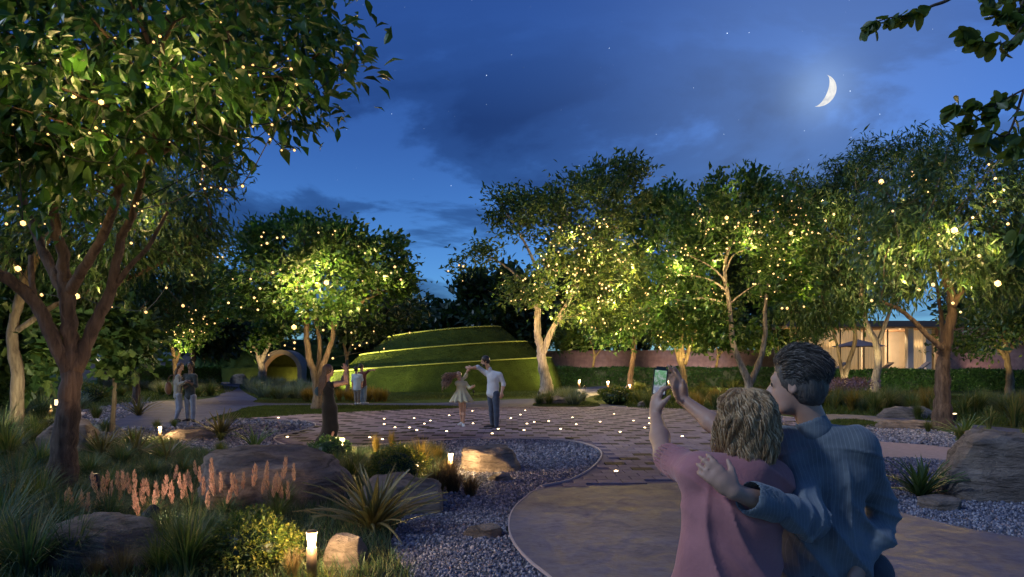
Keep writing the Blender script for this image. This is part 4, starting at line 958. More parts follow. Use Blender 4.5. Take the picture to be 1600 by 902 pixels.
# --- D..F trees behind
def gtree(lab, px, d, topy, wpx, stems, lobes, n, ls, asp, lm, seed, bk='bark_mid', dr=0.1, name='garden_tree', r0=0.22, sig=0.45, natt=320, st=0.6, kl='quad'):
    tr = [([gx(px, d)] + pl(stems[0], d), r0, r0 * 0.35)] + [(pl(s, d), r0 * 0.6, r0 * 0.2) for s in stems[1:]]
    return tree(name, lab, tr, [ell(a, b, d + (l[4] if len(l) > 4 else 0), c, l[5] if len(l) > 5 else 2.4, e) for l in lobes for a, b, c, e in [l[:4]]], 'quad', n, ls, asp, bk, lm, seed, natt, st, 0.014, sig, dr, kindleaf=kl)
Dt = gtree('dark trunked tree beside the winding path and centre hedge', 985, 46, 300, 100, [[(985, 590), (990, 550), (992, 500), (985, 440), (1000, 380)], [(992, 520), (1020, 470), (1040, 420)], [(990, 500), (960, 460), (940, 430)]],
           [(1000, 400, 70, 75), (1050, 350, 60, 55), (1010, 330, 60, 40), (1030, 450, 65, 50), (960, 500, 60, 35), (1060, 480, 50, 40)], 12500, 0.34, 0.5, 'leaf_mid', 8, 'bark_dark')
Et = gtree('many stemmed tree glowing yellow in front of the purple wall', 1068, 49, 400, 100, [[(1068, 585), (1062, 550), (1070, 500), (1080, 440)], [(1066, 580), (1050, 530), (1030, 490)], [(1070, 570), (1085, 520), (1110, 470)], [(1068, 560), (1060, 510), (1045, 450)]],
           [(1065, 470, 70, 55), (1110, 440, 60, 60), (1030, 510, 50, 35), (1090, 520, 55, 30), (1110, 370, 60, 50)], 10500, 0.34, 0.5, 'leaf_olive', 9, 'bark_mid', r0=0.26)
d = 33.0
Ft = tree('spreading_tree', 'spreading tree with brightly lit bare inner branches and two stems', [
    ([gx(1170, d)] + pl([(1170, 600), (1160, 575), (1146, 540), (1142, 500), (1139, 470), (1133, 440), (1135, 400), (1150, 370)], d), 0.20, 0.06),
    (pl([(1172, 600), (1185, 570), (1195, 530), (1196, 480), (1205, 430), (1230, 390)], d + .3), 0.17, 0.05),
    (pl([(1139, 480), (1120, 470), (1095, 466), (1070, 470), (1055, 468)], d - .4), 0.055, 0.02), (pl([(1136, 455), (1115, 440), (1090, 432), (1065, 430)], d - .5), 0.055, 0.02),
    (pl([(1134, 440), (1115, 420), (1095, 408), (1078, 400)], d - .5), 0.05, 0.02), (pl([(1134, 425), (1145, 400), (1165, 390)], d - .3), 0.05, 0.02), (pl([(1140, 475), (1158, 460), (1180, 445)], d - .3), 0.05, 0.02)],
    [ell(1130, 340, 33, 90, 2.6, 55, 1.2), ell(1070, 390, 33.6, 60, 1.8, 60), ell(1200, 360, 33, 75, 2.4, 60, 1.2), ell(1160, 295, 33, 60, 2, 26, 0.8), ell(1220, 440, 33, 60, 1.8, 50), ell(1050, 480, 33.8, 40, 1.4, 50, 0.7), ell(1110, 520, 34, 60, 1.6, 25, 0.4)],
    'quad', 15000, 0.27, 0.55, 'bark_pale', 'leaf_mid', 10, 460, 0.48, 0.012, 0.36, 0.1)
string_lights('fairy lights over the spreading tree with lit inner branches', crown_pts(Ft, 130, rs, (0.8, 2.4), (1030, 1270, 290, 540), 5), 0.052, (3, 50), lights=[(at(1100, 445, 31.4), 300), (at(1140, 400, 31.2), 330), (at(1190, 390, 31.2), 330), (at(1070, 420, 31.5), 260), (at(1130, 330, 31), 150), (at(1225, 430, 31.2), 260), (at(1050, 480, 32), 320), (at(1240, 350, 31), 150)])
garden_spot('small spotlight on a stake under the spreading tree', gx(1150, 31), at(1135, 440, 33), 430, (1.0, 0.72, 0.36), 55, 'tree spotlights')
string_lights('fairy lights looped low between the dark trunked tree and the yellow one', crown_pts(Dt, 70, rs, (1.5, 4.0), (900, 1100, 380, 560), 5) + crown_pts(Et, 55, rs, (1.5, 4.0), (1000, 1130, 420, 560), 5), 0.07, (), lights=[(at(1000, 470, 43), 900), (at(1040, 520, 44), 900), (at(1075, 500, 46), 1100), (at(960, 540, 43), 700), (at(1100, 545, 46.5), 700), (at(1030, 420, 43), 700), (at(925, 545, 43), 500)])
garden_spot('small spotlight on a stake under the many stemmed tree', gx(1062, 47), at(1070, 480, 49), 1100, (1.0, 0.74, 0.26), 75, 'tree spotlights')
garden_spot('small spotlight on a stake beside the dark trunk near the path', gx(978, 44), at(992, 480, 46), 480, (1.0, 0.66, 0.30), 70, 'tree spotlights')

for i, (px, d, lab) in enumerate(((925, 61, 'low leafy tree by the hedge end beside the mound'), (1118, 58.5, 'low leafy tree against the purple wall beside the many stemmed tree'), (1215, 57.2, 'low leafy tree against the purple wall behind the spreading tree'))):
    tr = gtree(lab, px, d, 470, 80, [[(px, 580), (px + 4, 555), (px - 3, 530)], [(px + 2, 560), (px + 18, 540), (px + 30, 520)]], [(px, 505, 50, 38), (px - 32, 525, 36, 24), (px + 36, 520, 38, 28)], 5200, 0.42, 0.5, 'leaf_olive', 70 + i, 'bark_mid', r0=0.16, natt=170, st=0.8)
    garden_spot('small spotlight on a stake under a low leafy tree by the wall', gx(px - 8, d - 1.9), at(px, 505, d), 800, (1.0, 0.76, 0.26), 85, 'low tree spotlights')
# --- G: drooping dark trees in front of the house
Gt = gtree('drooping tree with a leaning pale trunk in front of the house', 1368, 41, 230, 100, [[(1368, 600), (1372, 560), (1366, 530), (1352, 500), (1345, 450), (1350, 380)], [(1368, 545), (1382, 510), (1395, 470), (1410, 400)]],
           [(1370, 290, 85, 70, 0, 2.6), (1440, 240, 55, 42, 0, 2.2), (1320, 360, 70, 60, 0, 2.2), (1400, 380, 60, 60, -.5, 2.0), (1360, 440, 70, 35, 0, 2.0), (1290, 330, 50, 50, 0, 2.0)], 15000, 0.40, 0.2, 'leaf_willow', 11, 'bark_pale', 0.95, 'drooping_tree', 0.27, 0.45, 400, 0.55)
Gt2 = gtree('drooping tree with twin slim trunks beside the parasol', 1318, 42, 260, 100, [[(1318, 600), (1328, 560), (1336, 530), (1330, 480), (1310, 420)], [(1318, 600), (1312, 560), (1305, 530), (1290, 480), (1270, 420)]],
           [(1265, 330, 65, 62), (1300, 400, 70, 60), (1240, 420, 55, 60), (1270, 490, 60, 30), (1330, 470, 60, 35), (1230, 300, 40, 35)], 13500, 0.38, 0.24, 'leaf_willow', 12, 'bark_mid', 0.9, 'drooping_tree', 0.2, 0.45, 360, 0.55)
string_lights('globe bulbs in the drooping trees before the house', [at(*p, 37.5) for p in [(1290, 345), (1303, 335), (1377, 284), (1425, 272), (1446, 279), (1342, 373), (1343, 396), (1357, 400), (1367, 443), (1385, 431), (1315, 445), (1222, 482), (1230, 482), (1250, 345), (1232, 345), (1210, 345), (1262, 300), (1395, 420), (1330, 420)]],
              0.085, (2, 3, 4), lights=[(at(1430, 290, 37.5), 330), (at(1340, 385, 37.4), 620), (at(1375, 440, 37.6), 620), (at(1300, 350, 37.6), 420), (at(1250, 440, 38), 460)])
garden_spot('small spotlight on a stake at the leaning pale trunk before the house', gx(1376, 39.6), at(1366, 480, 41), 620, (1.0, 0.76, 0.34), 60, 'tree spotlights')
garden_spot('small spotlight on a stake at the twin slim trunks by the parasol', gx(1326, 40.4), at(1320, 470, 42), 420, (1.0, 0.76, 0.34), 60, 'tree spotlights')

# --- H: right-hand tree on the gravel edge
d = 18.0
Ht = tree('drooping_tree', 'dark trunked tree with forked lit limbs beside the blue gravel', [
    ([gx(1472, d)] + pl([(1472, 640), (1472, 600), (1474, 560), (1478, 535), (1487, 490), (1486, 460), (1470, 420), (1445, 385), (1436, 350)], d), 0.215, 0.06),
    (pl([(1474, 545), (1450, 525), (1415, 490), (1388, 476), (1375, 470)], d - .3), 0.085, 0.03),
    (pl([(1488, 478), (1508, 450), (1524, 420), (1540, 380)], d - .1), 0.09, 0.03), (pl([(1474, 540), (1470, 490), (1462, 440), (1440, 400)], d + .5), 0.07, 0.03)],
    [ell(1450, 320, 18, 100, 1.8, 70, 1.3), ell(1530, 300, 18, 80, 1.8, 75, 1.2), ell(1500, 400, 17.4, 85, 1.4, 45), ell(1405, 390, 17.8, 65, 1.4, 50), ell(1580, 400, 18, 55, 1.6, 70), ell(1480, 240, 18.3, 55, 1.4, 40, 0.7), ell(1640, 300, 18, 70, 1.6, 90, 0.6)],
    'narrow', 17000, 0.23, 0.22, 'bark_dark', 'leaf_willow', 13, 480, 0.36, 0.010, 0.30, 0.9, bark_tips='bark_mid')
string_lights('globe bulbs hung through the dark trunked tree beside the gravel', [at(*p, 16.0) for p in [(1545, 257), (1555, 279), (1554, 315), (1583, 222), (1467, 367), (1491, 360), (1480, 362), (1436, 453), (1458, 445), (1489, 474), (1501, 488), (1559, 443), (1362, 470), (1395, 330), (1520, 340), (1450, 300), (1575, 350), (1415, 415), (1530, 400)]],
              0.045, (5, 11), lights=[(at(1490, 365, 15.9), 170), (at(1467, 370, 16), 130), (at(1558, 440, 16), 150), (at(1450, 440, 16), 130), (at(1550, 270, 16), 80), (at(1500, 470, 16.4), 120)])
garden_spot('small spotlight on a stake behind the dark trunk beside the gravel', gx(1492, 18.9), at(1485, 470, 18.1), 150, (1.0, 0.72, 0.30), 70, 'tree spotlights')
It = gtree('wiry lit tree in front of the purple house wall', 1578, 33, 400, 100, [[(1578, 590), (1572, 550), (1570, 510), (1590, 460)], [(1572, 560), (1550, 530), (1525, 510)], [(1574, 550), (1600, 520), (1620, 500)]],
           [(1560, 490, 60, 35), (1600, 470, 50, 50), (1530, 530, 40, 30), (1610, 400, 50, 60)], 6500, 0.26, 0.5, 'leaf_olive', 14, 'bark_mid', r0=0.2)
garden_spot('small spotlight on a stake under the wiry tree by the house wall', gx(1560, 31.4), at(1572, 490, 33), 340, (1.0, 0.74, 0.28), 80, 'tree spotlights')

# --- left background trees
K1 = gtree('slim dark tree behind the striped cardigan couple', 213, 30, 420, 80, [[(213, 590), (216, 550), (222, 510), (235, 460)], [(218, 540), (245, 500), (270, 470)]],
           [(230, 450, 70, 45), (280, 430, 60, 45), (180, 470, 60, 40), (250, 490, 60, 25)], 8500, 0.26, 0.4, 'leaf_willow', 15, 'bark_dark', 0.5, r0=0.16, st=0.5)
K2 = gtree('small fork stemmed tree wrapped in fairy lights by the far hedge', 275, 44, 440, 80, [[(275, 590), (272, 560), (266, 530), (262, 500)], [(274, 570), (284, 540), (295, 510)]],
           [(270, 500, 50, 32), (300, 510, 36, 26), (235, 520, 34, 26), (320, 470, 45, 35)], 7000, 0.30, 0.5, 'leaf_mid', 16, 'bark_mid', r0=0.2)
string_lights('dense fairy lights round the small fork stemmed tree by the far hedge', crown_pts(K2, 70, rs, (1.0, 2.5), (225, 345, 480, 545), 6), 0.065, (), lights=[(at(265, 505, 41.4), 480), (at(285, 525, 41.6), 420), (at(240, 520, 41.6), 360)])
K3 = gtree('pale forked tree standing beside the stone arch', 410, 68, 480, 80, [[(410, 580), (405, 560), (395, 540), (380, 520)], [(408, 565), (420, 540), (432, 520)]],
           [(405, 515, 45, 24), (370, 510, 35, 25), (435, 510, 35, 20), (345, 490, 40, 30)], 6500, 0.5, 0.5, 'leaf_mid', 17, 'bark_pale', r0=0.4, st=0.9, sig=0.7)
garden_spot('small spotlight on a stake under the pale forked tree by the arch', gx(402, 64), at(405, 525, 68), 1300, (1.0, 0.74, 0.34), 70, 'tree spotlights')
K4 = gtree('slender tree behind the mobile phone of the woman in the black dress', 543, 36, 500, 60, [[(543, 585), (541, 555), (535, 530), (530, 505)], [(541, 560), (552, 530), (560, 505)]],
           [(545, 505, 45, 25), (590, 500, 40, 28), (620, 485, 35, 25)], 5000, 0.28, 0.5, 'leaf_dark', 18, 'bark_mid', r0=0.12)
string_lights('sparse fairy lights in the slender trees left of the mound', [at(*p, 33) for p in [(505, 516), (555, 545), (562, 540), (551, 539), (525, 508), (549, 520), (460, 545), (445, 540), (520, 560), (584, 518), (573, 536), (420, 555), (392, 550), (600, 545), (640, 520)]], 0.06, (), lights=[(at(555, 535, 32.6), 130), (at(450, 540, 32.6), 130)])
# far dark wood behind everything: separate trees
WOODLAB = ['at the far edge of the shrubbery behind the saplings', 'behind the feathery saplings and the big forked tree', 'behind the slim dark tree near the striped couple', 'behind the far low building and fairy lit small tree', 'behind the lit timber porch',
           'just past the arch bank, beside the mound', 'behind the highest tier of the mound', 'above the mound, next to the gap of sky', 'where the mound meets the pale barked tree', 'behind the pale barked trunk', 'behind the hedge end by the winding path', 'behind the dark trunked tree at the purple wall',
           'behind the spreading tree and purple wall', 'beside the roof of the lit house', 'over the purple house wall', 'past the wiry tree by the house wall']
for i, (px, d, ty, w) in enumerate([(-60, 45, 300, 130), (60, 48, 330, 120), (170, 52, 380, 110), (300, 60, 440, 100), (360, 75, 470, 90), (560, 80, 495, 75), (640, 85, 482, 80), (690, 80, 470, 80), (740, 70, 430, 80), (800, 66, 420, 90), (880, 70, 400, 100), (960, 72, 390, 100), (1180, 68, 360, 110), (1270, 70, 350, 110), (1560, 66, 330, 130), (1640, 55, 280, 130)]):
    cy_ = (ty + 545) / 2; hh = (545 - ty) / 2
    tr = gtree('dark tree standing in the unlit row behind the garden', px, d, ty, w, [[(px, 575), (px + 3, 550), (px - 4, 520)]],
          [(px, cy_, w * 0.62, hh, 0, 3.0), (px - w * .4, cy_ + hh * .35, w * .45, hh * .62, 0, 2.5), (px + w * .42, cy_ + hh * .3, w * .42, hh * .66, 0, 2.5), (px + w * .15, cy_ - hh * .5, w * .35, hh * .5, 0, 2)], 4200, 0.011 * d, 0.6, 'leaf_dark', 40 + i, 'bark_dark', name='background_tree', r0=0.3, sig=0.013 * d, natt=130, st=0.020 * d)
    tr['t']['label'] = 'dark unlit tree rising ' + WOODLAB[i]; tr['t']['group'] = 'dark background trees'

# --- overhanging branches of a tree that stands outside the picture
def overhang():
    d = 4.2; base = Vector((4.6, 4.6, 0))
    t = thing('overhanging_tree', 'round leaved tree reaching its dark twigs across the night sky', 'tree', base); r = np.random.default_rng(5)
    bb = np.array(base); tk = MB(); T = np.array([(4.6, 4.6, -0.1), (4.62, 4.6, 1.5), (4.55, 4.5, 3.0), (4.4, 4.4, 4.2)]); tk.tube(catmull(T, 5) - bb, np.linspace(0.17, 0.10, 16), 12); tk.build('trunk', MATS['bark_dark'], t, True)
    brs = [[(4.4, 4.4, 4.2), at(1560, -60, 4.2), at(1490, -5, 4.2), at(1455, 10, 4.2), at(1425, 25, 4.2), at(1395, 27, 4.2), at(1360, 37, 4.2)],
           [(4.4, 4.4, 4.2), at(1640, -20, 4.1), at(1600, 0, 4.1), at(1548, -2, 4.1)], [at(1620, 0, 4.1), at(1592, 50, 4.0), at(1570, 68, 4.0), at(1535, 65, 4.0), at(1512, 55, 4.0)], [at(1600, 0, 4.1), at(1585, 30, 4.05), at(1565, 20, 4.05)],
           [(4.5, 4.5, 3.4), at(1680, 100, 4.0), at(1600, 140, 3.9), at(1560, 160, 3.9), at(1530, 168, 3.9), at(1495, 165, 3.9)], [at(1560, 160, 3.9), at(1545, 180, 3.9), at(1512, 195, 3.9)], [at(1600, 140, 3.9), at(1575, 210, 3.85), at(1545, 205, 3.85), at(1540, 225, 3.85)], [at(1640, 120, 4), at(1610, 200, 3.8), at(1580, 235, 3.8)],
           [at(1640, 120, 4), at(1640, 300, 3.8), at(1600, 350, 3.8), at(1585, 390, 3.8)], [(4.4, 4.4, 4.2), (4.8, 5.2, 5.2), (4.4, 5.8, 5.8)], [(4.4, 4.4, 4.2), (5.4, 4.2, 5.2), (6.0, 4.0, 5.4)], [(4.4, 4.4, 4.2), (4.3, 3.6, 5.0), (4.2, 3.0, 5.3)]]
    lb = MB(); spots = []
    for k, b in enumerate(brs):
        P = catmull(np.array([tuple(q) for q in b]), 5); r0 = 0.05 if k in (9, 10, 11) else (0.016 if P[0][2] > 3.9 and k in (0, 1, 4) else 0.008)
        lb.tube(P - bb, np.linspace(r0, 0.0022, len(P)), 6, False)
        m = len(P); st = 0.55 if k == 0 else (0.45 if k in (1, 4) else 0.15)
        if k < 9:
            for j in range(int(m * st), m): 
                for _ in range(1 if k else 1): spots.append((P[j], P[min(j + 1, m - 1)] - P[max(j - 1, 0)]))
            spots += [(P[-1], P[-1] - P[-2])] * 3
    lb.build('limb', MATS['bark_dark'], t, True)
    # rounded leaf with a cupped blade
    a = np.linspace(0, 2 * math.pi, 11)[:-1]; y = 0.5 - 0.5 * np.cos(a); x = 0.36 * np.sin(a) * (1.15 - 0.45 * y); V = np.c_[x, y, 0.10 * np.abs(x) / 0.36 - 0.10 * y ** 2]; V = np.vstack([V, [[0, 0.5, -0.03]]])
    me = mesh_np('leaf', V, [[[i, (i + 1) % 10, 10] for i in range(10)]], True); me.materials.append(MATS['leaf_over'])
    for p, tn in spots:
        for _ in range(2):
            D = Vector(tn).normalized() * 0.4 + Vector(r.normal(0, 0.6, 3)) + Vector((0, 0, -0.55)); D.normalize(); S = D.cross(Vector(r.normal(size=3))).normalized(); M = Matrix((S, D, S.cross(D))).transposed()
            obj('leaf', me, None, t, tuple(np.array(p) + r.normal(0, 0.012, 3) - bb), M.to_euler(), float(r.uniform(0.065, 0.105)))
    n = 1500; pos = np.vstack([np.array((5.0, 4.7, 5.6)) + r.normal(0, 1, (n, 3)) * [1.1, 1.0, 0.6]]); k = (CX + pos[:, 0] / pos[:, 1] * F > 1690) | (HY - (pos[:, 2] - CAMH) / pos[:, 1] * F < -90); pos = pos[k]
    cr = obj('crown', leaf_mesh('crown', pos - bb, r.normal(0, 1, (len(pos), 3)) + [0, 0, -0.5], 0.095, 0.8, 'broad', r), MATS['leaf_over'], t); cr['kind'] = 'stuff'
leafmat('leaf_over', [(0.04, 0.075, 0.016), (0.08, 0.13, 0.03), (0.17, 0.22, 0.05)], 0.45)
overhang()

# moon: the sunlit crescent of a sphere far off
def moon():
    D = 3000.0; R = 19.5 / F * D * 1.05; n1, n2 = 24, 10; V = []
    c = MOON_DIR * D; f = -MOON_DIR; rt = Vector((0, 0, 1)).cross(MOON_DIR).normalized() * -1; up = MOON_DIR.cross(rt).normalized() * -1
    if up.z < 0: up = -up
    if rt.x < 0: rt = -rt
    ang = math.radians(-22); ax = rt * math.cos(ang) + up * math.sin(ang); ay = -rt * math.sin(ang) + up * math.cos(ang)
    for th in np.linspace(-math.pi / 2, math.pi / 2, n1):
        for ph in np.linspace(math.radians(28), math.radians(90), n2):
            V.append(tuple((ax * math.cos(th) * math.sin(ph) + ay * math.sin(th) + f * math.cos(th) * math.cos(ph)) * R))
    i = np.arange(n1 - 1)[:, None] * n2; j = np.arange(n2 - 1)[None]; Q = np.stack([i + j, i + j + 1, i + n2 + j + 1, i + n2 + j], -1).reshape(-1, 4)
    def f_(nt, b, out):
        n = noise(nt, objco(nt), 0.05, 6); L(nt, Ramp(nt, n, [(0.35, (0.72, 0.74, 0.78)), (0.6, (1, 0.99, 0.95))]), b.inputs['Emission Color']); b.inputs['Emission Strength'].default_value = 0.72; b.inputs['Base Color'].default_value = (0, 0, 0, 1)
    m = mat('moon_rock', rough=1, spec=0, build=f_); m.cycles.emission_sampling = 'NONE'
    o = obj('moon', mesh_np('moon', V, [Q], True), m, None, c); tag(o, 'thin bright crescent moon in the night sky', 'moon')
moon()
# ================================================================== planting and bollards
def clump_mesh(name, n, h, spread, wid, droop, seed, seg=4, base=0.10, stiff=1.6):
    r = np.random.default_rng(seed); a = r.uniform(0, 6.283, n); H = h * r.uniform(0.55, 1.0, n); S = spread * r.uniform(0.15, 1.0, n); B = base * np.sqrt(r.random(n))
    t = np.linspace(0, 1, seg + 1); o = np.stack([np.cos(a), np.sin(a)], 1); tw = np.stack([-np.sin(a), np.cos(a)], 1)
    bd = r.normal(0, 0.12, n)
    V = []
    for ti in t:
        rad = B + S * ti ** stiff; z = H * (ti - droop * (S / spread) * ti ** 2.6)
        c = np.c_[o * rad[:, None] + tw * (bd * S * ti ** 2)[:, None], z]; w = (wid * (1 - ti ** 1.5) * 0.5 + 0.0008) * r.uniform(0.8, 1.2, n)
        sd = np.c_[tw * w[:, None], np.zeros(n)]; V += [c - sd, c + sd]
    V = np.stack(V, 1).reshape(-1, 3); m = 2 * (seg + 1); off = (np.arange(n) * m)[:, None, None]
    q = np.array([[2 * i, 2 * i + 1, 2 * i + 3, 2 * i + 2] for i in range(seg)])
    return mesh_np(name, V, [(q[None] + off).reshape(-1, 4)])
def variants(name, k, matn, **kw):
    out = []
    for i in range(k):
        m = clump_mesh(name, seed=sum(map(ord, name + matn)) + i, name=name, **kw) if False else clump_mesh(name, kw['n'], kw['h'], kw['spread'], kw['wid'], kw['droop'], sum(map(ord, name + matn)) + i, kw.get('seg', 4), kw.get('base', 0.1), kw.get('stiff', 1.6))
        m.materials.append(MATS[matn]); out.append(m)
    return out
CL = {
 'teal': variants('fountain_grass_clump', 3, 'grass_teal', n=300, h=1.0, spread=0.95, wid=0.019, droop=0.55, base=0.14),
 'green': variants('fountain_grass_clump', 3, 'grass_green', n=280, h=1.0, spread=0.75, wid=0.019, droop=0.42, base=0.13),
 'gold': variants('golden_grass_clump', 2, 'grass_gold', n=260, h=1.0, spread=0.62, wid=0.017, droop=0.32, base=0.13),
 'dry': variants('dry_grass_clump', 2, 'grass_dry', n=300, h=1.0, spread=0.60, wid=0.013, droop=0.22, base=0.16),
 'silver': variants('silver_shrub', 2, 'silver_leaf', n=260, h=1.0, spread=0.95, wid=0.03, droop=0.35, base=0.3, stiff=1.1),
 'tuft': variants('grass_tuft', 2, 'grass_green', n=70, h=1.0, spread=0.55, wid=0.03, droop=0.30, base=0.08, stiff=1.8),
}
NAMES = {'teal': 'fountain_grass_clump', 'green': 'fountain_grass_clump', 'gold': 'golden_grass_clump', 'dry': 'dry_grass_clump', 'silver': 'silver_shrub', 'tuft': 'grass_tuft'}
def plant(kind, px, py, hpx, label, group, sx=1.0, cat='plant'):
    p = gp(px, py); k = (py - HY) / CAMH; s = hpx / k; ms = CL[kind]
    o = obj(NAMES[kind], ms[RNG.integers(len(ms))], None, None, (p.x, p.y, 0.008), RNG.uniform(0, 6.28), (s * sx, s * sx, s)); tag(o, label, cat, group); return o
for x, y, h, k in [(40, 905, 150, 'teal'), (112, 890, 120, 'teal'), (10, 838, 125, 'teal'), (95, 838, 105, 'teal'), (60, 800, 90, 'green'), (170, 822, 80, 'teal'), (25, 775, 95, 'teal'), (165, 775, 60, 'teal'), (140, 748, 55, 'teal'),
                   (62, 738, 75, 'teal'), (12, 722, 85, 'green'), (-20, 880, 150, 'teal'), (-40, 800, 110, 'teal'), (215, 850, 70, 'teal')]:
    plant(k, x, y, h, 'dark arching grass clump crowding round the big forked trunk', 'grasses round the big forked tree')
for x, y, h, k in [(292, 905, 150, 'green'), (258, 868, 100, 'green'), (192, 912, 75, 'dry'), (340, 885, 90, 'green'), (458, 905, 55, 'dry'), (325, 840, 60, 'teal'), (250, 905, 95, 'green'), (150, 912, 60, 'dry')]:
    plant(k, x, y, h, 'tall loose grass clump between the low dark rock and the clipped shrub', 'grasses by the clipped shrub', 0.8)
for x, y, h, k in [(190, 728, 52, 'teal'), (238, 748, 45, 'teal'), (285, 742, 42, 'teal'), (150, 712, 45, 'teal'), (250, 722, 32, 'green'), (345, 712, 30, 'green'), (385, 716, 26, 'teal'), (205, 700, 40, 'green'), (110, 740, 50, 'teal'), (180, 760, 40, 'green'), (220, 775, 40, 'teal'), (130, 790, 50, 'teal')]:
    plant(k, x, y, h, 'low arching grass clump between the trunk and the flat rock slab', 'grasses before the flat rock slab')
for x, y, h, k, w in [(500, 748, 46, 'green', 1), (525, 738, 42, 'green', 1), (548, 750, 50, 'green', 1), (480, 775, 40, 'teal', 1), (602, 738, 46, 'teal', 1), (622, 765, 38, 'teal', 1), (560, 730, 40, 'teal', 1), (588, 712, 45, 'gold', .5), (612, 705, 42, 'gold', .45), (635, 722, 40, 'green', .9), (575, 745, 40, 'teal', 1), (640, 778, 30, 'teal', 1.1), (505, 765, 40, 'teal', 1), (535, 770, 34, 'teal', 1), (440, 805, 70, 'green', .8), (470, 790, 50, 'teal', 1)]:
    plant(k, x, y, h, 'mixed green grass clump in the bed below the plaza', 'grasses in the bed below the plaza', w)
plant('gold', 658, 732, 60, 'bright golden grass clump glowing behind the round clipped shrub', None, 0.95)
plant('gold', 683, 722, 40, 'smaller golden grass clump at the gravel edge of the plaza', None, 0.9)
for x, y, h in [(682, 772, 58), (708, 770, 55), (735, 776, 46), (700, 756, 50)]: plant('dry', x, y, h, 'brown dry grass clump at the foot of the lit bollard', 'dry grasses by the bollard', 1.1)
for x, y, h, k in [(20, 662, 70, 'teal'), (62, 655, 60, 'teal'), (0, 700, 90, 'teal'), (52, 692, 60, 'green'), (100, 662, 42, 'green'), (135, 695, 45, 'teal'), (150, 655, 32, 'green'), (80, 680, 50, 'teal'), (30, 640, 45, 'green'), (-30, 660, 70, 'green'), (120, 640, 32, 'silver'), (165, 676, 30, 'teal'), (245, 672, 22, 'green'), (272, 668, 18, 'green'), (345, 690, 20, 'green')]:
    plant(k, x, y, h, 'soft grass clump in the shady border beyond the rounded boulder', 'grasses in the shady border')
rr = np.random.default_rng(12)
for i in range(46):
    x = rr.uniform(40, 345); y = rr.uniform(596, 624) - (x > 250) * 3; plant(['green', 'silver', 'teal', 'green'][i % 4], x, y, (y - HY) * rr.uniform(0.45, 0.7), 'small border plant on the far lawn near the winding path', 'far border plants', 1.1, 'plant')
for i in range(26):
    x = rr.uniform(385, 478); y = rr.uniform(599, 624) ; x = max(x, 385 + (y - 600) * 0.9); plant(['silver', 'silver', 'green'][i % 3], x, y, (y - HY) * rr.uniform(0.5, 0.72), 'grey leaved shrub between the winding path and the arch', 'grey shrubs by the path', 1.0, 'shrub')
for i in range(30):
    x = rr.uniform(470, 602); plant('gold', x, rr.uniform(624, 628.5), rr.uniform(18, 28), 'golden grass clump in the strip before the mound', 'golden grass strip', 0.8)
for i in range(64):
    x = rr.uniform(985, 1260); y = rr.uniform(598, 641) if x < 1125 else rr.uniform(600, 640); y = min(y, 638 + (x - 1000) * 0.02)
    plant(['gold', 'green', 'green', 'tuft'][i % 4], x, y, (y - HY) * rr.uniform(0.42, 0.62), 'golden green grass clump between the plaza and the centre hedge', 'meadow grasses by the plaza', 0.95)
for i in range(24):
    x = rr.uniform(868, 985); y = rr.uniform(593, 603) if i % 2 else rr.uniform(624, 634); x = x if i % 2 else rr.uniform(842, 918)
    plant(['green', 'silver', 'teal'][i % 3], x, y, (y - HY) * rr.uniform(0.4, 0.55), 'soft grass clump by the winding path under the pale tree', 'grasses by the winding path', 1.0)
for i in range(74):
    x = rr.uniform(1255, 1660); y0 = 617 + (x - 1255) * 0.055; y = rr.uniform(y0, y0 + 24); k = ['green', 'tuft', 'green', 'teal', 'gold'][i % 5]
    plant(k, x, y, (y - HY) * rr.uniform(0.45, 0.72), 'tall border grass clump in front of the house hedge', 'border grasses before the house', 0.85)
for x, y, h in [(1500, 690, 34), (1540, 690, 30), (1450, 676, 26), (1585, 668, 70), (1545, 672, 50), (1600, 695, 40), (1434, 655, 34)]:
    plant('tuft' if h > 34 else 'green', x, y, h, 'green grass tuft at the gravel edge by the dark trunk', 'tufts by the dark trunk', 0.8)
# purple flowering border plants
r = np.random.default_rng(31)
fm = leaf_mesh('flower_heads', np.c_[r.normal(0, 0.30, (160, 2)), r.uniform(0.6, 1.0, 160)], r.normal(0, 1, (160, 3)), 0.085, 0.9, 'quad', r); fm.materials.append(MATS['flower_purple'])
for i in range(26):
    x = rr.uniform(1262, 1352); y = rr.uniform(618, 632); p = gp(x, y); s = (y - HY) * rr.uniform(0.5, 0.68) / ((y - HY) / CAMH)
    t = thing('flowering_plant', 'purple flowering border plant beyond the path under the drooping trees', 'plant', (p.x, p.y, 0.005), rr.uniform(0, 6.28), 'purple border flowers'); t.scale = (s, s, s)
    obj('blades', CL['green'][i % 3], None, t, scale=(0.7, 0.7, 0.8)); obj('flower_heads', fm, None, t)

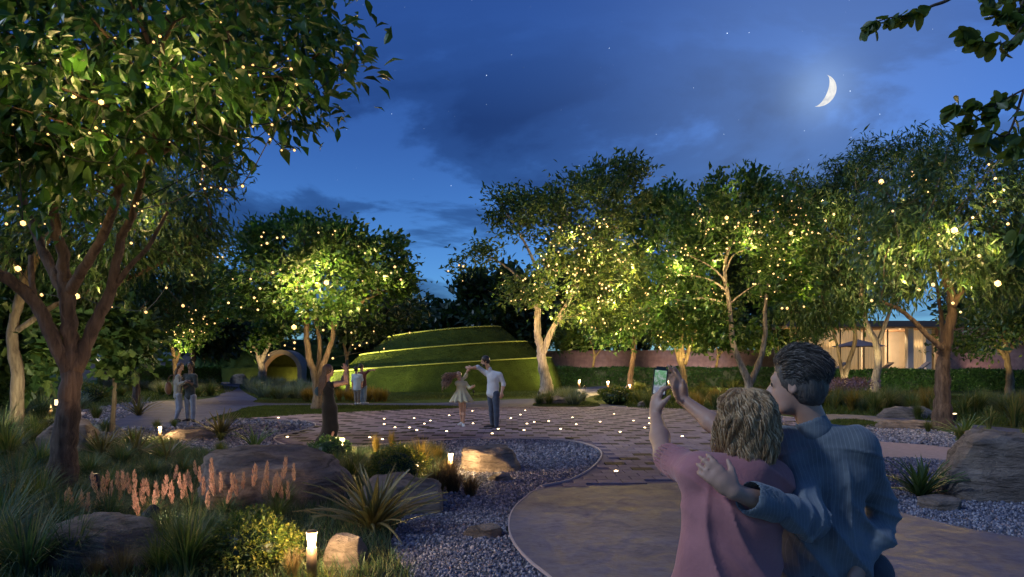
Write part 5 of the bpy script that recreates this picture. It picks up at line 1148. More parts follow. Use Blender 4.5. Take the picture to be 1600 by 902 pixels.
# spiky flax, each leaf its own part
def flax_leaf(seed, matn):
    s = np.linspace(0, 1, 7); b = 0.10 + 0.12 * seed; w = 0.042 * np.array([0.7, 1.0, 1.1, 1.0, 0.78, 0.45, 0.02])
    V = []
    for t, ww in zip(s, w): y = b * t ** 2.2; V += [(-ww, y + 0.01, t), (0, y - 0.008, t), (ww, y + 0.01, t)]
    q = [[3 * i + k, 3 * i + k + 1, 3 * i + k + 4, 3 * i + k + 3] for i in range(6) for k in (0, 1)]
    m = mesh_np('leaf', np.array(V), [q], True); m.materials.append(MATS[matn]); return m
FL = {m: [flax_leaf(i, m) for i in range(4)] for m in ('flax_leaf', 'flax_green')}
def flax(label, px, py, hpx, n, matn='flax_leaf', spread=58, wide=1.0, seed=0):
    r = np.random.default_rng(seed + 77); p = gp(px, py); h = hpx / ((py - HY) / CAMH); t = thing('flax_plant', label, 'plant', (p.x, p.y, 0.01))
    for i in range(n):
        tl = math.radians(spread) * (i / n) ** 0.75 * r.uniform(0.7, 1.15); az = i * 2.39996 + r.normal(0, 0.25); l = h * r.uniform(0.75, 1.1) * (1.0 + 0.25 * (i / n))
        M = Matrix.Rotation(az, 4, 'Z') @ Matrix.Rotation(-tl, 4, 'X')
        o = obj('leaf', FL[matn][r.integers(4)], None, t, (0.05 * h * math.cos(az), 0.05 * h * math.sin(az), 0), M.to_euler(), (h * wide * r.uniform(0.8, 1.15), l * r.uniform(0.6, 1.5), l))
    return t
flax('large bronze spiky flax in front of the long sloping rock', 585, 832, 98, 84, spread=60, wide=0.8, seed=1)
flax('bronze spiky flax beside the long low stone slab', 345, 684, 44, 34, spread=66, wide=1.2, seed=2)
flax('thin leaved flax standing on the gravel near the plaza tip', 398, 704, 40, 22, 'flax_green', 55, 0.9, 3)
flax('spiky flax behind the trunk next to the rounded boulder', 160, 716, 48, 26, spread=60, wide=1.0, seed=4)
flax('arching yellow leaved flax on the gravel below the small bollard', 212, 714, 52, 30, spread=70, wide=0.8, seed=5)
flax('broad dark flax at the gravel edge near the embracing couple', 217, 650, 34, 34, spread=62, wide=1.1, seed=6)
flax('green spiky plant growing against the huge layered boulder', 1440, 778, 62, 56, 'flax_green', 70, 1.15, 7)
flax('spiky plant at the foot of the dark trunk beside the gravel', 1508, 688, 40, 34, 'flax_green', 66, 1.1, 8)
flax('second arching yellow leaved flax in front of the gravel pocket', 262, 722, 46, 20, spread=66, wide=0.7, seed=9)

# pink plume grass
def plume_mesh():
    r = np.random.default_rng(8); n = 190; t = r.random(n); env = np.sin(np.pi * np.clip(t * 0.92 + 0.08, 0, 1)) ** 0.8 * 0.075; a = r.uniform(0, 6.28, n); q = env * np.sqrt(r.random(n))
    pos = np.c_[q * np.cos(a), q * np.sin(a), t * 0.92]; dr = np.c_[np.cos(a) * 0.35, np.sin(a) * 0.35, np.full(n, 1.0)]
    m = leaf_mesh('plume', pos, dr, 0.16, 0.16, 'quad', r); m.materials.append(MATS['plume']); return m
PLM = plume_mesh()
zP = [(340,450),(365,440),(400,475),(420,470),(435,470),(483,370),(535,350),(515,400),(555,400),(590,360),(618,360),(650,375),(680,350),(485,465),(520,440),(605,440),(675,430),(715,440),(745,395),(692,480),(770,460),(790,410),(815,415),(860,420),(870,320),(825,385),(900,360),(925,365),(910,410),(960,365),(980,295),(1015,390),(1060,300),(1040,460),(1085,450),(1105,365),(1133,430),(1165,360),(1185,385),(1215,360),(1265,335),(1325,310),(1310,390),(1365,390),(1390,370),(1415,300),(1410,400),(1470,320),(1440,410),(700,400),(940,420),(1000,330),(1070,380),(1340,360)]
CB = [(118, 828, 'at the tip of the row beside the forked trunk'), (175, 812, 'second along the row from the forked trunk'), (240, 815, 'in the middle of the row'), (298, 808, 'before the flat rock slab'), (352, 812, 'at the dark corner of the flat rock slab'), (432, 818, 'at the end of the row beside the flax')]
clumps = []
for x, y, w in CB:
    p = gp(x, y); t = thing('plume_grass_clump', 'pink plumed grass clump ' + w, 'plant', (p.x, p.y, 0.008), 0, 'pink plumed grasses'); clumps.append((x, y, t, p))
    s = 52 / ((y - HY) / CAMH); obj('blades', CL['teal' if x < 400 else 'green'][0], None, t, scale=(s, s, s))
for a, b in zP:
    x, y = a / 3.2, 640 + b / 3.2; c = min(clumps, key=lambda q: abs(q[0] - x)); d = c[3].y + RNG.uniform(-0.25, 0.3); hp = at(x, y, d)
    t = c[2]; base = Vector((RNG.normal(0, 0.05), RNG.normal(0, 0.05), 0.0)); ln = RNG.uniform(0.15, 0.24)
    top = hp - c[3] - Vector((0, 0, 0.008)); lo = top - Vector((0, 0, ln * 0.5)); tilt = Vector((RNG.normal(0, 0.12), RNG.normal(0, 0.1), 1)).normalized()
    o = obj('plume', PLM, None, t, lo, tilt.to_track_quat('Z', 'Y').to_euler(), (ln * 1.15, ln * 1.15, ln * 1.05))
    mid = (base + lo) * 0.5 + Vector((0, 0, 0.04)); MB().tube(catmull([tuple(base), tuple(mid), tuple(lo + tilt * 0.02)], 3), 0.0025, 4, False).build('stalk', MATS['grass_dry'], t)

# clipped shrubs
def shrub(label, px, py, w, h, n, leaf, seed, name='clipped_shrub', matn='leaf_box'):
    r = np.random.default_rng(seed); p = gp(px, py); t = thing(name, label, 'shrub', (p.x, p.y, 0.0))
    v = r.normal(size=(n, 3)); v /= np.linalg.norm(v, axis=1)[:, None]; v[:, 2] = np.abs(v[:, 2]) * 1.0 - 0.15 * (r.random(n) < 0.3)
    lump = 1 + 0.10 * np.sin(v[:, 0] * 7 + seed) * np.sin(v[:, 1] * 6) + 0.08 * np.sin(v[:, 2] * 9 + v[:, 0] * 5)
    rad = (lump * r.uniform(0.80, 1.03, n))[:, None]; pos = v * rad * [w / 2, w / 2, h * 0.72] + [0, 0, h * 0.28]
    obj('foliage', leaf_mesh('foliage', pos, v + r.normal(0, 0.6, (n, 3)), leaf, 0.55, 'quad', r), MATS[matn], t)
    MB().lathe([(w * 0.2, 0), (w * 0.36, h * 0.25), (w * 0.34, h * 0.6), (w * 0.12, h * 0.82)], 14).build('stems', MATS['leaf_dark'], t, True)  # dark rounded core inside the leaf shell, no modelled stems
shrub('round clipped yellow green shrub beside the tall lit bollard', 395, 893, 0.70, 0.46, 4200, 0.032, 1)
shrub('round clipped green shrub below the golden grasses', 622, 756, 0.82, 0.50, 3600, 0.036, 2)
shrub('low rounded yellow shrub by the winding path', 962, 632, 1.6, 0.75, 1600, 0.10, 3)
shrub('small dark shrub in the bed under the lit bollard by the dress', 515, 722, 0.75, 0.42, 2200, 0.036, 4, matn='leaf_hedge')
shrub('small leafy shrub on the far lawn behind the forked trunk', 140, 628, 1.6, 0.8, 1500, 0.09, 5)
# ground cover in the bed, one mass
P = scatter(BED_L, 900, (), (4.6, 16)); P[:, 2] = 0.008
blades('ground_cover', P, 0.13, 'grass_teal', 0.012, 0.5, label='low dark green ground cover over the planting bed')
P = scatter(outline([(-60, 660), (0, 606), (150, 603), (345, 603), (340, 618), (240, 626), (120, 642), (20, 655)], 3), 55); blades('ground_cover', P, 0.12, 'turf_blades', 0.03, 0.5, label='rough grass over the far lawn left of the winding path')
P = scatter(outline([(985, 640), (985, 612), (1120, 606), (1260, 612), (1660, 628), (1660, 670), (1480, 660), (1380, 650), (1250, 648), (1100, 643)], 3), 90); blades('ground_cover', P, 0.14, 'turf_blades', 0.03, 0.5, label='rough grass between the border plants and the plaza')

garden_spot('small spotlight on a stake low in the grass before the pink plumes', gx(228, 6.55), at(300, 775, 7.4), 26, (1.0, 0.70, 0.48), 130, 'bed spotlights', 0.03)
garden_spot('small spotlight on a stake behind the round clipped green shrub', gx(612, 10.9), at(655, 705, 11.8), 16, (1.0, 0.78, 0.36), 110, 'bed spotlights', 0.03)
# bollards
def bollard_parts():
    m1 = MB().lathe([(0.046, 0), (0.046, 0.30), (0.040, 0.302)], 24).mesh('post', True); m1.materials.append(MATS['metal_bronze'])
    m2 = MB().lathe([(0.036, 0.300), (0.037, 0.34), (0.044, 0.432), (0.044, 0.434)], 24).mesh('lens', True); m2.materials.append(MATS['lens_glow'])
    m3 = MB().lathe([(0.050, 0.434), (0.052, 0.444), (0.044, 0.456), (0.01, 0.460)], 24).mesh('cap', True); m3.materials.append(MATS['metal_bronze'])
    return m1, m2, m3
BP = bollard_parts()
BOLLARDS = [(487, 908, 0.375, 'tall lit bollard between the clipped shrub and the squat brown rock', 4), (704, 744, 0.34, 'lit bollard beside the broad flat rock on the gravel', 8), (535, 716, 0.36, 'lit bollard at the feet of the woman in the black dress', 8),
            (250, 690, 0.33, 'lit bollard at the end of the long low stone slab', 4), (372, 598, 0.55, 'lit bollard standing beside the far end of the winding path', 9), (950, 612, 0.7, 'lit bollard in the bend of the winding path by the dark trunk', 9), (905, 609, 0.7, 'lit bollard in the grasses right of the terraced mound', 9),
            (984, 613, 0.5, 'lit bollard touching the dark trunk beside the winding path', 9), (8, 613, 0.6, 'lit bollard far back in the shady border', 7), (78, 652, 0.4, 'lit bollard in the grasses beside the rounded boulder', 4), (1045, 607, 0.6, 'lit bollard in the meadow grasses by the many stemmed tree', 9)]
for px, py, h, lab, e in BOLLARDS:
    p = gp(px, py); t = thing('bollard_light', lab, 'bollard', (p.x, p.y, 0.005), 0, 'bollard lights'); s = h / 0.46; t.scale = (s, s, s)
    for m, nm in zip(BP, ('post', 'lens', 'cap')): obj(nm, m, None, t)
    for k in range(3):
        a = k * 2.094 + 0.9; point_light(t, (0.085 * math.cos(a), 0.085 * math.sin(a), 0.39), e * 3.0, (1.0, 0.68, 0.32), 0.025)
# ================================================================== people: bodies as one blended surface each
class Vol:
    def __init__(s, lo, hi, h):
        s.h = h; s.lo = np.array(lo, float); n = np.ceil((np.array(hi, float) - s.lo) / h).astype(int) + 1
        s.g = np.full(n, 0.5, np.float32); s.n = n
    def sub(s, lo, hi, m):
        a = np.clip(np.floor((np.array(lo) - m - s.lo) / s.h).astype(int), 0, s.n); b = np.clip(np.ceil((np.array(hi) + m - s.lo) / s.h).astype(int) + 1, 0, s.n)
        if (b <= a).any(): return None
        ax = [(s.lo[i] + s.h * np.arange(a[i], b[i])).astype(np.float32) for i in range(3)]
        return tuple(slice(a[i], b[i]) for i in range(3)), np.meshgrid(*ax, indexing='ij')
    def put(s, sl, d, k, cut=False):
        o = s.g[sl]
        if cut: d = -d; hh = np.clip(0.5 - 0.5 * (o - d) / k, 0, 1); s.g[sl] = o * (1 - hh) + d * hh + k * hh * (1 - hh); return
        hh = np.clip(0.5 + 0.5 * (o - d) / k, 0, 1); s.g[sl] = o * (1 - hh) + d * hh - k * hh * (1 - hh)
    def cap(s, a, b, r1, r2, k=0.02, xa=None, fx=1.0, cut=False):
        """tapered capsule; xa/fx: axis along which the section is fx times wider"""
        a, b = np.array(a, float), np.array(b, float); R = max(r1, r2) * max(1, fx)
        q = s.sub(np.minimum(a, b) - R, np.maximum(a, b) + R, 0.03 + k)
        if q is None: return s
        sl, (X, Y, Z) = q; ba = b - a; P = [X - a[0], Y - a[1], Z - a[2]]
        t = np.clip((P[0] * ba[0] + P[1] * ba[1] + P[2] * ba[2]) / (ba @ ba + 1e-12), 0, 1); D = [P[i] - t * ba[i] for i in range(3)]
        if xa is not None:
            xa = np.array(xa, float); xa = xa / np.linalg.norm(xa); c = D[0] * xa[0] + D[1] * xa[1] + D[2] * xa[2]; f = 1 / fx - 1
            D = [D[i] + f * c * xa[i] for i in range(3)]
        s.put(sl, np.sqrt(D[0] ** 2 + D[1] ** 2 + D[2] ** 2) - (r1 + (r2 - r1) * t), k, cut); return s
    def chain(s, pts, rads, k=0.02, xa=None, fx=1.0):
        for i in range(len(pts) - 1): s.cap(pts[i], pts[i + 1], rads[i], rads[i + 1], k, xa, fx)
        return s
    def ell(s, c, r, fr=None, k=0.02, cut=False):
        c, r = np.array(c, float), np.array(r, float); R = r.max(); q = s.sub(c - R, c + R, 0.03 + k)
        if q is None: return s
        sl, (X, Y, Z) = q; P = [X - c[0], Y - c[1], Z - c[2]]
        if fr is not None: P = [P[0] * f[0] + P[1] * f[1] + P[2] * f[2] for f in fr]
        k0 = np.sqrt(sum((P[i] / r[i]) ** 2 for i in range(3))); k1 = np.sqrt(sum((P[i] / r[i] ** 2) ** 2 for i in range(3))) + 1e-9
        s.put(sl, k0 * (k0 - 1) / k1, k, cut); return s
    def disp(s, f):
        ax = [(s.lo[i] + s.h * np.arange(s.n[i])).astype(np.float32) for i in range(3)]; X, Y, Z = np.meshgrid(*ax, indexing='ij', sparse=True)
        s.g = s.g + f(X, Y, Z).astype(np.float32); return s
    def mesh(s, name, smooth_it=1):
        g = s.g; nx, ny, nz = g.shape; ins = g < 0
        c = sum(ins[i:nx - 1 + i, j:ny - 1 + j, k:nz - 1 + k].astype(np.int8) for i in (0, 1) for j in (0, 1) for k in (0, 1))
        act = (c > 0) & (c < 8); I = np.argwhere(act); idx = np.full(act.shape, -1, np.int32); idx[act] = np.arange(len(I))
        acc = np.zeros((len(I), 3)); cnt = np.zeros(len(I)); cor = [(i, j, k) for i in (0, 1) for j in (0, 1) for k in (0, 1)]
        val = {q: g[I[:, 0] + q[0], I[:, 1] + q[1], I[:, 2] + q[2]] for q in cor}
        for q in cor:
            for ax in range(3):
                if q[ax]: continue
                p = list(q); p[ax] = 1; p = tuple(p); a, b = val[q], val[p]; m = (a < 0) != (b < 0); t = np.where(m, a / (a - b + 1e-12), 0)
                e = np.array(q, float)[None].repeat(len(I), 0); e[:, ax] += t; acc[m] += e[m]; cnt[m] += 1
        V = s.lo + s.h * (I + acc / cnt[:, None]); F_ = []
        for ax in range(3):
            sl0 = [slice(None)] * 3; sl1 = [slice(None)] * 3; sl0[ax] = slice(0, -1); sl1[ax] = slice(1, None)
            a, b = ins[tuple(sl0)], ins[tuple(sl1)]; E = np.argwhere(a != b); u, v = [(1, 2), (2, 0), (0, 1)][ax]
            ok = (E[:, u] > 0) & (E[:, v] > 0) & (E[:, u] < g.shape[u] - 1) & (E[:, v] < g.shape[v] - 1); E = E[ok]
            def cell(du, dv): q = E.copy(); q[:, u] += du; q[:, v] += dv; return idx[q[:, 0], q[:, 1], q[:, 2]]
            Q = np.stack([cell(-1, -1), cell(0, -1), cell(0, 0), cell(-1, 0)], 1); fl = ~a[tuple(E.T)] ; Q[fl] = Q[fl][:, ::-1]; F_.append(Q)
        return mesh_np(name, V, [np.concatenate(F_)], True)
def nrm(v): v = np.array(v, float); return v / (np.linalg.norm(v) + 1e-12)
def head_sdf(v, c, fwd, up, s=1.0, k=0.02, beard=False):
    f = nrm(fwd); u = np.array(up, float); u = nrm(u - f * (u @ f)); r = np.cross(f, u); fr = (r, f, u); P = lambda x, y, z: np.array(c) + s * (x * r + y * f + z * u)
    v.ell(P(0, -0.012, 0.022), np.array([0.073, 0.092, 0.092]) * s, fr, k)          # skull
    v.ell(P(0, 0.022, -0.045), np.array([0.056, 0.066, 0.066]) * s, fr, k)          # face
    v.cap(P(-0.028, 0.035, -0.092), P(0.028, 0.035, -0.092), 0.026 * s, 0.026 * s, k)
    v.ell(P(0, 0.072, -0.104), np.array([0.022, 0.020, 0.020]) * s, fr, 0.015)      # chin
    v.cap(P(-0.03, 0.074, 0.018), P(0.03, 0.074, 0.018), 0.014 * s, 0.014 * s, 0.02)  # brow
    v.cap(P(0, 0.082, 0.008), P(0, 0.106, -0.036), 0.009 * s, 0.014 * s, 0.010)     # nose
    v.cap(P(-0.011, 0.093, -0.040), P(0.011, 0.093, -0.040), 0.010 * s, 0.010 * s, 0.008)
    for q in (-1, 1):
        v.ell(P(q * 0.032, 0.092, 0.000), np.array([0.018, 0.012, 0.012]) * s, fr, 0.012, True)
        v.ell(P(q * 0.031, 0.071, 0.000), np.array([0.014, 0.014, 0.013]) * s, fr, 0.004)
        v.ell(P(q * 0.074, -0.008, -0.012), np.array([0.010, 0.020, 0.032]) * s, fr, 0.006)
        v.ell(P(q * 0.082, -0.004, -0.010), np.array([0.006, 0.010, 0.017]) * s, fr, 0.004, True)
    v.cap(P(-0.019, 0.082, -0.066), P(0.019, 0.082, -0.066), 0.0085 * s, 0.0085 * s, 0.006); v.cap(P(-0.016, 0.080, -0.078), P(0.016, 0.080, -0.078), 0.009 * s, 0.009 * s, 0.006)
    return P, fr
def hand_sdf(v, w, d, n, side, s=1.0, curl=0.35, spread=0.12, thumb=0.7, k=0.006):
    """w wrist, d pointing direction, n palm normal (palm faces n), side +1 thumb along d x n"""
    d = nrm(d); n = np.array(n, float); n = nrm(n - d * (n @ d)); x = np.cross(d, n) * side; w = np.array(w, float)
    v.cap(w, w + d * 0.05 * s, 0.024 * s, 0.026 * s, 0.012, x, 1.25); v.cap(w + d * 0.03 * s, w + d * 0.082 * s, 0.0165 * s, 0.0145 * s, 0.012, x, 2.3)
    for i, (o, l) in enumerate(((0.029, 0.072), (0.010, 0.080), (-0.010, 0.074), (-0.028, 0.058))):
        a = w + d * (0.086 - 0.004 * abs(i - 1)) * s + x * o * s; dd = nrm(d + x * spread * (1.5 - i) * 0.6); ang = curl * (1 + 0.08 * i); p = a; r = 0.0092 * s
        for j, f in enumerate((0.44, 0.32, 0.24)):
            an = ang * (0.7 + 0.8 * j); e = nrm(dd * math.cos(an) + n * math.sin(an)); q = p + e * l * f * s; v.cap(p, q, r, r * 0.93, k if j else 0.010); p = q; r *= 0.93
    a = w + d * 0.022 * s + x * 0.026 * s; e = nrm(d * 0.75 + x * thumb + n * 0.35); b = a + e * 0.042 * s; v.cap(a, b, 0.0145 * s, 0.0115 * s, 0.012); e2 = nrm(e + d * 0.5 + n * curl * 0.8); v.cap(b, b + e2 * 0.034 * s, 0.011 * s, 0.0085 * s, 0.006)
mat('skin_pale', rough=0.5, spec=0.35, build=noisy([(0.46, 0.24, 0.155), (0.53, 0.29, 0.19), (0.58, 0.34, 0.23)], 9, bstr=0.12, bdist=0.002, bscale=140, rough=(0.42, 0.55)))
mat('skin_dark', rough=0.5, spec=0.35, build=noisy([(0.12, 0.065, 0.045), (0.16, 0.09, 0.06)], 9, bstr=0.1, bdist=0.002, bscale=140, rough=(0.4, 0.5)))
mat('eye_white', (0.6, 0.6, 0.6), 0.2); mat('hair_dark', (0.018, 0.013, 0.010), 0.45, 0.4); mat('shoe_dark', (0.02, 0.02, 0.022), 0.5); mat('shoe_white', (0.55, 0.55, 0.55), 0.6)
def hairmat(name, cols, rough=0.38):
    def f(nt, b, out):
        g = N(nt, 'ShaderNodeNewGeometry'); k = len(cols); c = Ramp(nt, g.outputs['Random Per Island'], [(i / (k - 1), x) for i, x in enumerate(cols)])
        n = noise(nt, objco(nt, (60, 60, 8)), 3.0, 4); L(nt, MixC(nt, 0.6, c, Ramp(nt, n, [(0.3, 0.5), (0.7, 1.3)]), 'MULTIPLY'), b.inputs['Base Color']); bump(nt, b, n, 0.6, 0.01)
    return mat(name, rough=rough, spec=0.5, build=f)
hairmat('hair_blonde', [(0.26, 0.125, 0.045), (0.50, 0.27, 0.11), (0.72, 0.44, 0.21), (0.85, 0.60, 0.34)], 0.45)
hairmat('hair_auburn', [(0.16, 0.08, 0.05), (0.28, 0.155, 0.105), (0.40, 0.25, 0.18)])
hairmat('hair_brown', [(0.07, 0.04, 0.025), (0.13, 0.075, 0.045), (0.20, 0.12, 0.07)])
hairmat('hair_greybrown', [(0.035, 0.024, 0.017), (0.065, 0.048, 0.036), (0.13, 0.10, 0.08), (0.26, 0.22, 0.185)], 0.5)
hairmat('hair_black', [(0.008, 0.007, 0.006), (0.016, 0.013, 0.011), (0.03, 0.022, 0.018)])
def cloth(name, base, var=0.25, weave=900, rough=0.9, stripes=None):
    def f(nt, b, out):
        n = noise(nt, objco(nt), 6, 5); a = tuple(x * (1 - var) for x in base); c = tuple(min(1, x * (1 + var)) for x in base); col = Ramp(nt, n, [(0.3, a), (0.7, c)])
        if stripes:
            w = N(nt, 'ShaderNodeTexWave', ins={'Scale': stripes[0], 'Distortion': 0.6, 'Detail': 1.0, 'Detail Scale': 0.6}, wave_type='BANDS', bands_direction=stripes[2] if len(stripes) > 2 else 'X'); L(nt, objco(nt), w.inputs['Vector'])
            col = MixC(nt, Ramp(nt, w.outputs[0], [(0.955, 0.0), (0.998, 1.0)]) if len(stripes) < 4 else Ramp(nt, w.outputs[0], [(0.45, 0.0), (0.55, 1.0)]), col, stripes[1])
        L(nt, col, b.inputs['Base Color']); bump(nt, b, Math(nt, 'ADD', noise(nt, objco(nt), weave, 2), Math(nt, 'MULTIPLY', noise(nt, objco(nt), 22, 3, 0.5, 1.5), 3.0)), 0.35, 0.003)
    m = mat(name, rough=rough, spec=0.2, build=f); m.node_tree.nodes['Principled BSDF'].inputs['Sheen Weight'].default_value = 0.25; return m
cloth('denim_shirt', (0.150, 0.165, 0.175), 0.4, 700, 0.8, (24.0, (0.24, 0.255, 0.265))); cloth('knit_pink', (0.42, 0.165, 0.155), 0.18, 420); cloth('denim_dark', (0.05, 0.065, 0.10), 0.35); cloth('denim_grey', (0.26, 0.27, 0.32), 0.25); cloth('black_cloth', (0.012, 0.012, 0.014), 0.3)
cloth('white_shirt', (0.56, 0.57, 0.60), 0.08); cloth('yellow_dress', (0.50, 0.44, 0.28), 0.12); cloth('dark_green', (0.035, 0.042, 0.045), 0.3); cloth('stripe_cardigan', (0.10, 0.09, 0.085), 0.2, stripes=(9.0, (0.48, 0.43, 0.36), 'X', 1)); cloth('leather_brown', (0.17, 0.075, 0.035), 0.3, rough=0.5)
cloth('white_tee', (0.44, 0.52, 0.58), 0.08); cloth('maroon', (0.12, 0.045, 0.04), 0.2); cloth('trouser_tan', (0.16, 0.14, 0.12), 0.2); cloth('trouser_grey', (0.20, 0.25, 0.28), 0.2); cloth('blue_bag', (0.03, 0.08, 0.13), 0.2); cloth('trouser_navy', (0.05, 0.05, 0.06), 0.2)
class Person:
    def __init__(s, label, base, J, sc=1.0, h=0.011, skin='skin_pale', group=None):
        s.t = thing('person', label, 'person', base, 0, group); s.J = {k: np.array(v, float) for k, v in J.items()}; s.sc = sc; s.h = h; s.skin = skin
        s.x = nrm(s.J['shr'] - s.J['shl']); al = np.vstack([v for k, v in s.J.items() if k not in ('fwd', 'up')]); s.lo, s.hi = al.min(0) - 0.28, al.max(0) + 0.28; s.lo[2] = max(s.lo[2], -0.02)
    def vol(s, lo=None, hi=None, h=None): return Vol(s.lo if lo is None else lo, s.hi if hi is None else hi, h or s.h)
    def done(s, v, name, m, parent=None): return obj(name, v.mesh(name), MATS[m], parent or s.t)
    def torso(s, v, inf=0.0, slim=1.0, hem=0.0, k=0.04):
        J, c = s.J, s.sc; ch, pe, ne = J['chest'], J['pelvis'], J['neck']; wa = pe * 0.55 + ch * 0.45
        v.cap(ch + (ne - ch) * 0.3, ch, (0.092 + inf) * c, (0.108 + inf) * c, k, s.x, 1.42 * slim); v.cap(ch, wa, (0.108 + inf) * c, (0.098 + inf) * c, k, s.x, 1.36 * slim); v.cap(wa, pe - np.array([0, 0, hem]), (0.098 + inf) * c, (0.112 + inf) * c, k, s.x, 1.36 * slim)
        v.cap(J['shl'] + s.x * 0.02, J['shr'] - s.x * 0.02, (0.058 + inf) * c, (0.058 + inf) * c, k); 
        for q in 'lr': v.cap(J['sh' + q], ne + (J['sh' + q] - ne) * 0.25 - np.array([0, 0, 0.02]), (0.052 + inf) * c, (0.040 + inf) * c, k)
    def arm(s, v, q, inf=0.0, end=1.0, k=0.02, flare=0.0):
        J, c = s.J, s.sc; a, b, w = J['sh' + q], J['el' + q], J['wr' + q]
        if end <= 0.5: v.cap(a, a + (b - a) * end * 2, (0.055 + inf) * c, (0.050 + inf + flare) * c, k); return
        v.cap(a, b, (0.053 + inf) * c, (0.042 + inf) * c, k); e = (end - 0.5) * 2; v.cap(b, b + (w - b) * e * 0.45, (0.042 + inf) * c, (0.043 + inf) * c, k); v.cap(b + (w - b) * e * 0.45, b + (w - b) * e, (0.043 + inf) * c, ((0.027 if e > .9 else 0.036) + inf + flare) * c, k)
    def leg(s, v, q, inf=0.0, end=1.0, k=0.03, slim=1.0):
        J, c = s.J, s.sc; a, b, w = J['hip' + q], J['kn' + q], J['an' + q]; f = slim
        v.cap(a, b, (0.088 * f + inf) * c, (0.056 * f + inf) * c, k); e = min(1.0, end); m = b + (w - b) * 0.3; v.cap(b, m, (0.056 * f + inf) * c, (0.056 * f + inf) * c, k); v.cap(m, b + (w - b) * e, (0.056 * f + inf) * c, (0.036 + inf * 1.3) * c, k)
    def body(s, hands=True, legs=True, curl=(0.35, 0.35), hn=None, shave=None):
        v = s.vol(); J, c = s.J, s.sc; s.torso(v, -0.012)
        v.cap(J['neck'] - np.array([0, 0, 0.02]), J['head'] - nrm(J['fwd']) * 0.02 * c - np.array([0, 0, 0.04 * c]), 0.056 * c, 0.052 * c, 0.03)
        s.P, s.fr = head_sdf(v, J['head'], J['fwd'], J.get('up', (0, 0, 1)), c)
        for i, q in enumerate('lr'):
            s.arm(v, q)
            if hands:
                d = J['wr' + q] - J['el' + q]; d = J['hd' + q] if 'hd' + q in J else d; n = (hn or {}).get(q, (0.3 if q == 'l' else -0.3, 0.6, -0.2)); hand_sdf(v, J['wr' + q], d, n, -1 if q == 'l' else 1, c, curl[i])
            s.leg(v, q, -0.006)
        b = s.done(v, 'body', s.skin)
        bm2 = MB()
        for q in (-1, 1):
            e = MB(); e.lathe([(0.0005, -0.0125 * c), (0.0088 * c, -0.0088 * c), (0.0125 * c, 0), (0.0088 * c, 0.0088 * c), (0.0005, 0.0125 * c)], 12); o = e.build('eye', MATS['hair_dark'], b, True); o.location = tuple(s.P(q * 0.031, 0.0745, 0.0))
        return b
    def shoes(s, m='shoe_dark', l=0.25):
        J, c = s.J, s.sc
        for q in 'lr':
            a = J['an' + q]; d = J.get('toe' + q, J['fwd']); d = nrm([d[0], d[1], 0]); zf = a[2] - 0.085 * c
            v = Vol(a - 0.3, a + 0.3, min(s.h, 0.009)); z = np.array([0, 0, 1.0]); g = np.array([a[0], a[1], zf]); x = np.cross(d, z)
            v.cap(g - d * 0.045 * c + z * 0.038, g + d * 0.02 * c + z * 0.05, 0.038 * c, 0.042 * c, 0.02); v.cap(g + d * 0.02 * c + z * 0.04, g + d * (l - 0.09) * c + z * 0.028, 0.042 * c, 0.028 * c, 0.03, x, 1.25); v.cap(a, g + z * 0.06, 0.042 * c, 0.045 * c, 0.02)
            v.g = np.maximum(v.g, -((v.lo[2] + v.h * np.arange(v.n[2])) - (zf - 0.001))[None, None].astype(np.float32)); s.done(v, 'shoe', m)
    def hair_cap(s, m, thick=0.012, back=0.0, low=0.03):
        v = Vol(s.J['head'] - 0.3, s.J['head'] + 0.3, min(s.h, 0.008)); c = s.sc; P, fr = s.P, s.fr
        v.ell(P(0, -0.020, 0.030), np.array([0.079 + thick, 0.094 + thick, 0.090 + thick]) * c, fr, 0.01); v.ell(P(0, -0.05, -0.02), np.array([0.070 + thick * .6, 0.060 + thick, 0.075]) * c, fr, 0.02)
        v.ell(P(0, 0.095, -0.035), np.array([0.085, 0.085, 0.095]) * c, fr, 0.012, True); v.ell(P(0, -0.02, -0.16), np.array([0.2, 0.12, 0.075]) * c, fr, 0.01, True)
        f = s.fr; v.disp(lambda X, Y, Z: 0.003 * np.sin((X * 170 + Z * 60)) * np.sin(Y * 150 + Z * 40)); return s.done(v, 'hair', m)
def strands(name, roots_paths, rad, matn, parent, sides=3):
    """paths: (n,k,3) array -> thin tubes"""
    P = np.asarray(roots_paths, float); n, k, _ = P.shape; T = np.gradient(P, axis=1); T /= np.linalg.norm(T, axis=2)[..., None] + 1e-9
    u = np.cross(T, np.array([0.31, 0.77, 0.55])); u /= np.linalg.norm(u, axis=2)[..., None] + 1e-9; w = np.cross(T, u); a = np.arange(sides) / sides * 2 * math.pi
    R = rad * np.interp(np.linspace(0, 1, k), [0, 0.1, 0.8, 1], [0.6, 1, 0.9, 0.15]); R = np.broadcast_to(R[None], (n, k)) if np.ndim(rad) == 0 else R
    V = P[:, :, None] + R[..., None, None] * (np.cos(a)[None, None, :, None] * u[:, :, None] + np.sin(a)[None, None, :, None] * w[:, :, None])
    i = np.arange(k - 1)[:, None] * sides; j = np.arange(sides)[None]; jj = (j + 1) % sides; Q = np.stack([i + j, i + jj, i + sides + jj, i + sides + j], -1).reshape(-1, 4)
    F_ = (Q[None] + (np.arange(n) * k * sides)[:, None, None]).reshape(-1, 4); return obj(name, mesh_np(name, V.reshape(-1, 3), [F_], True), MATS[matn], parent)
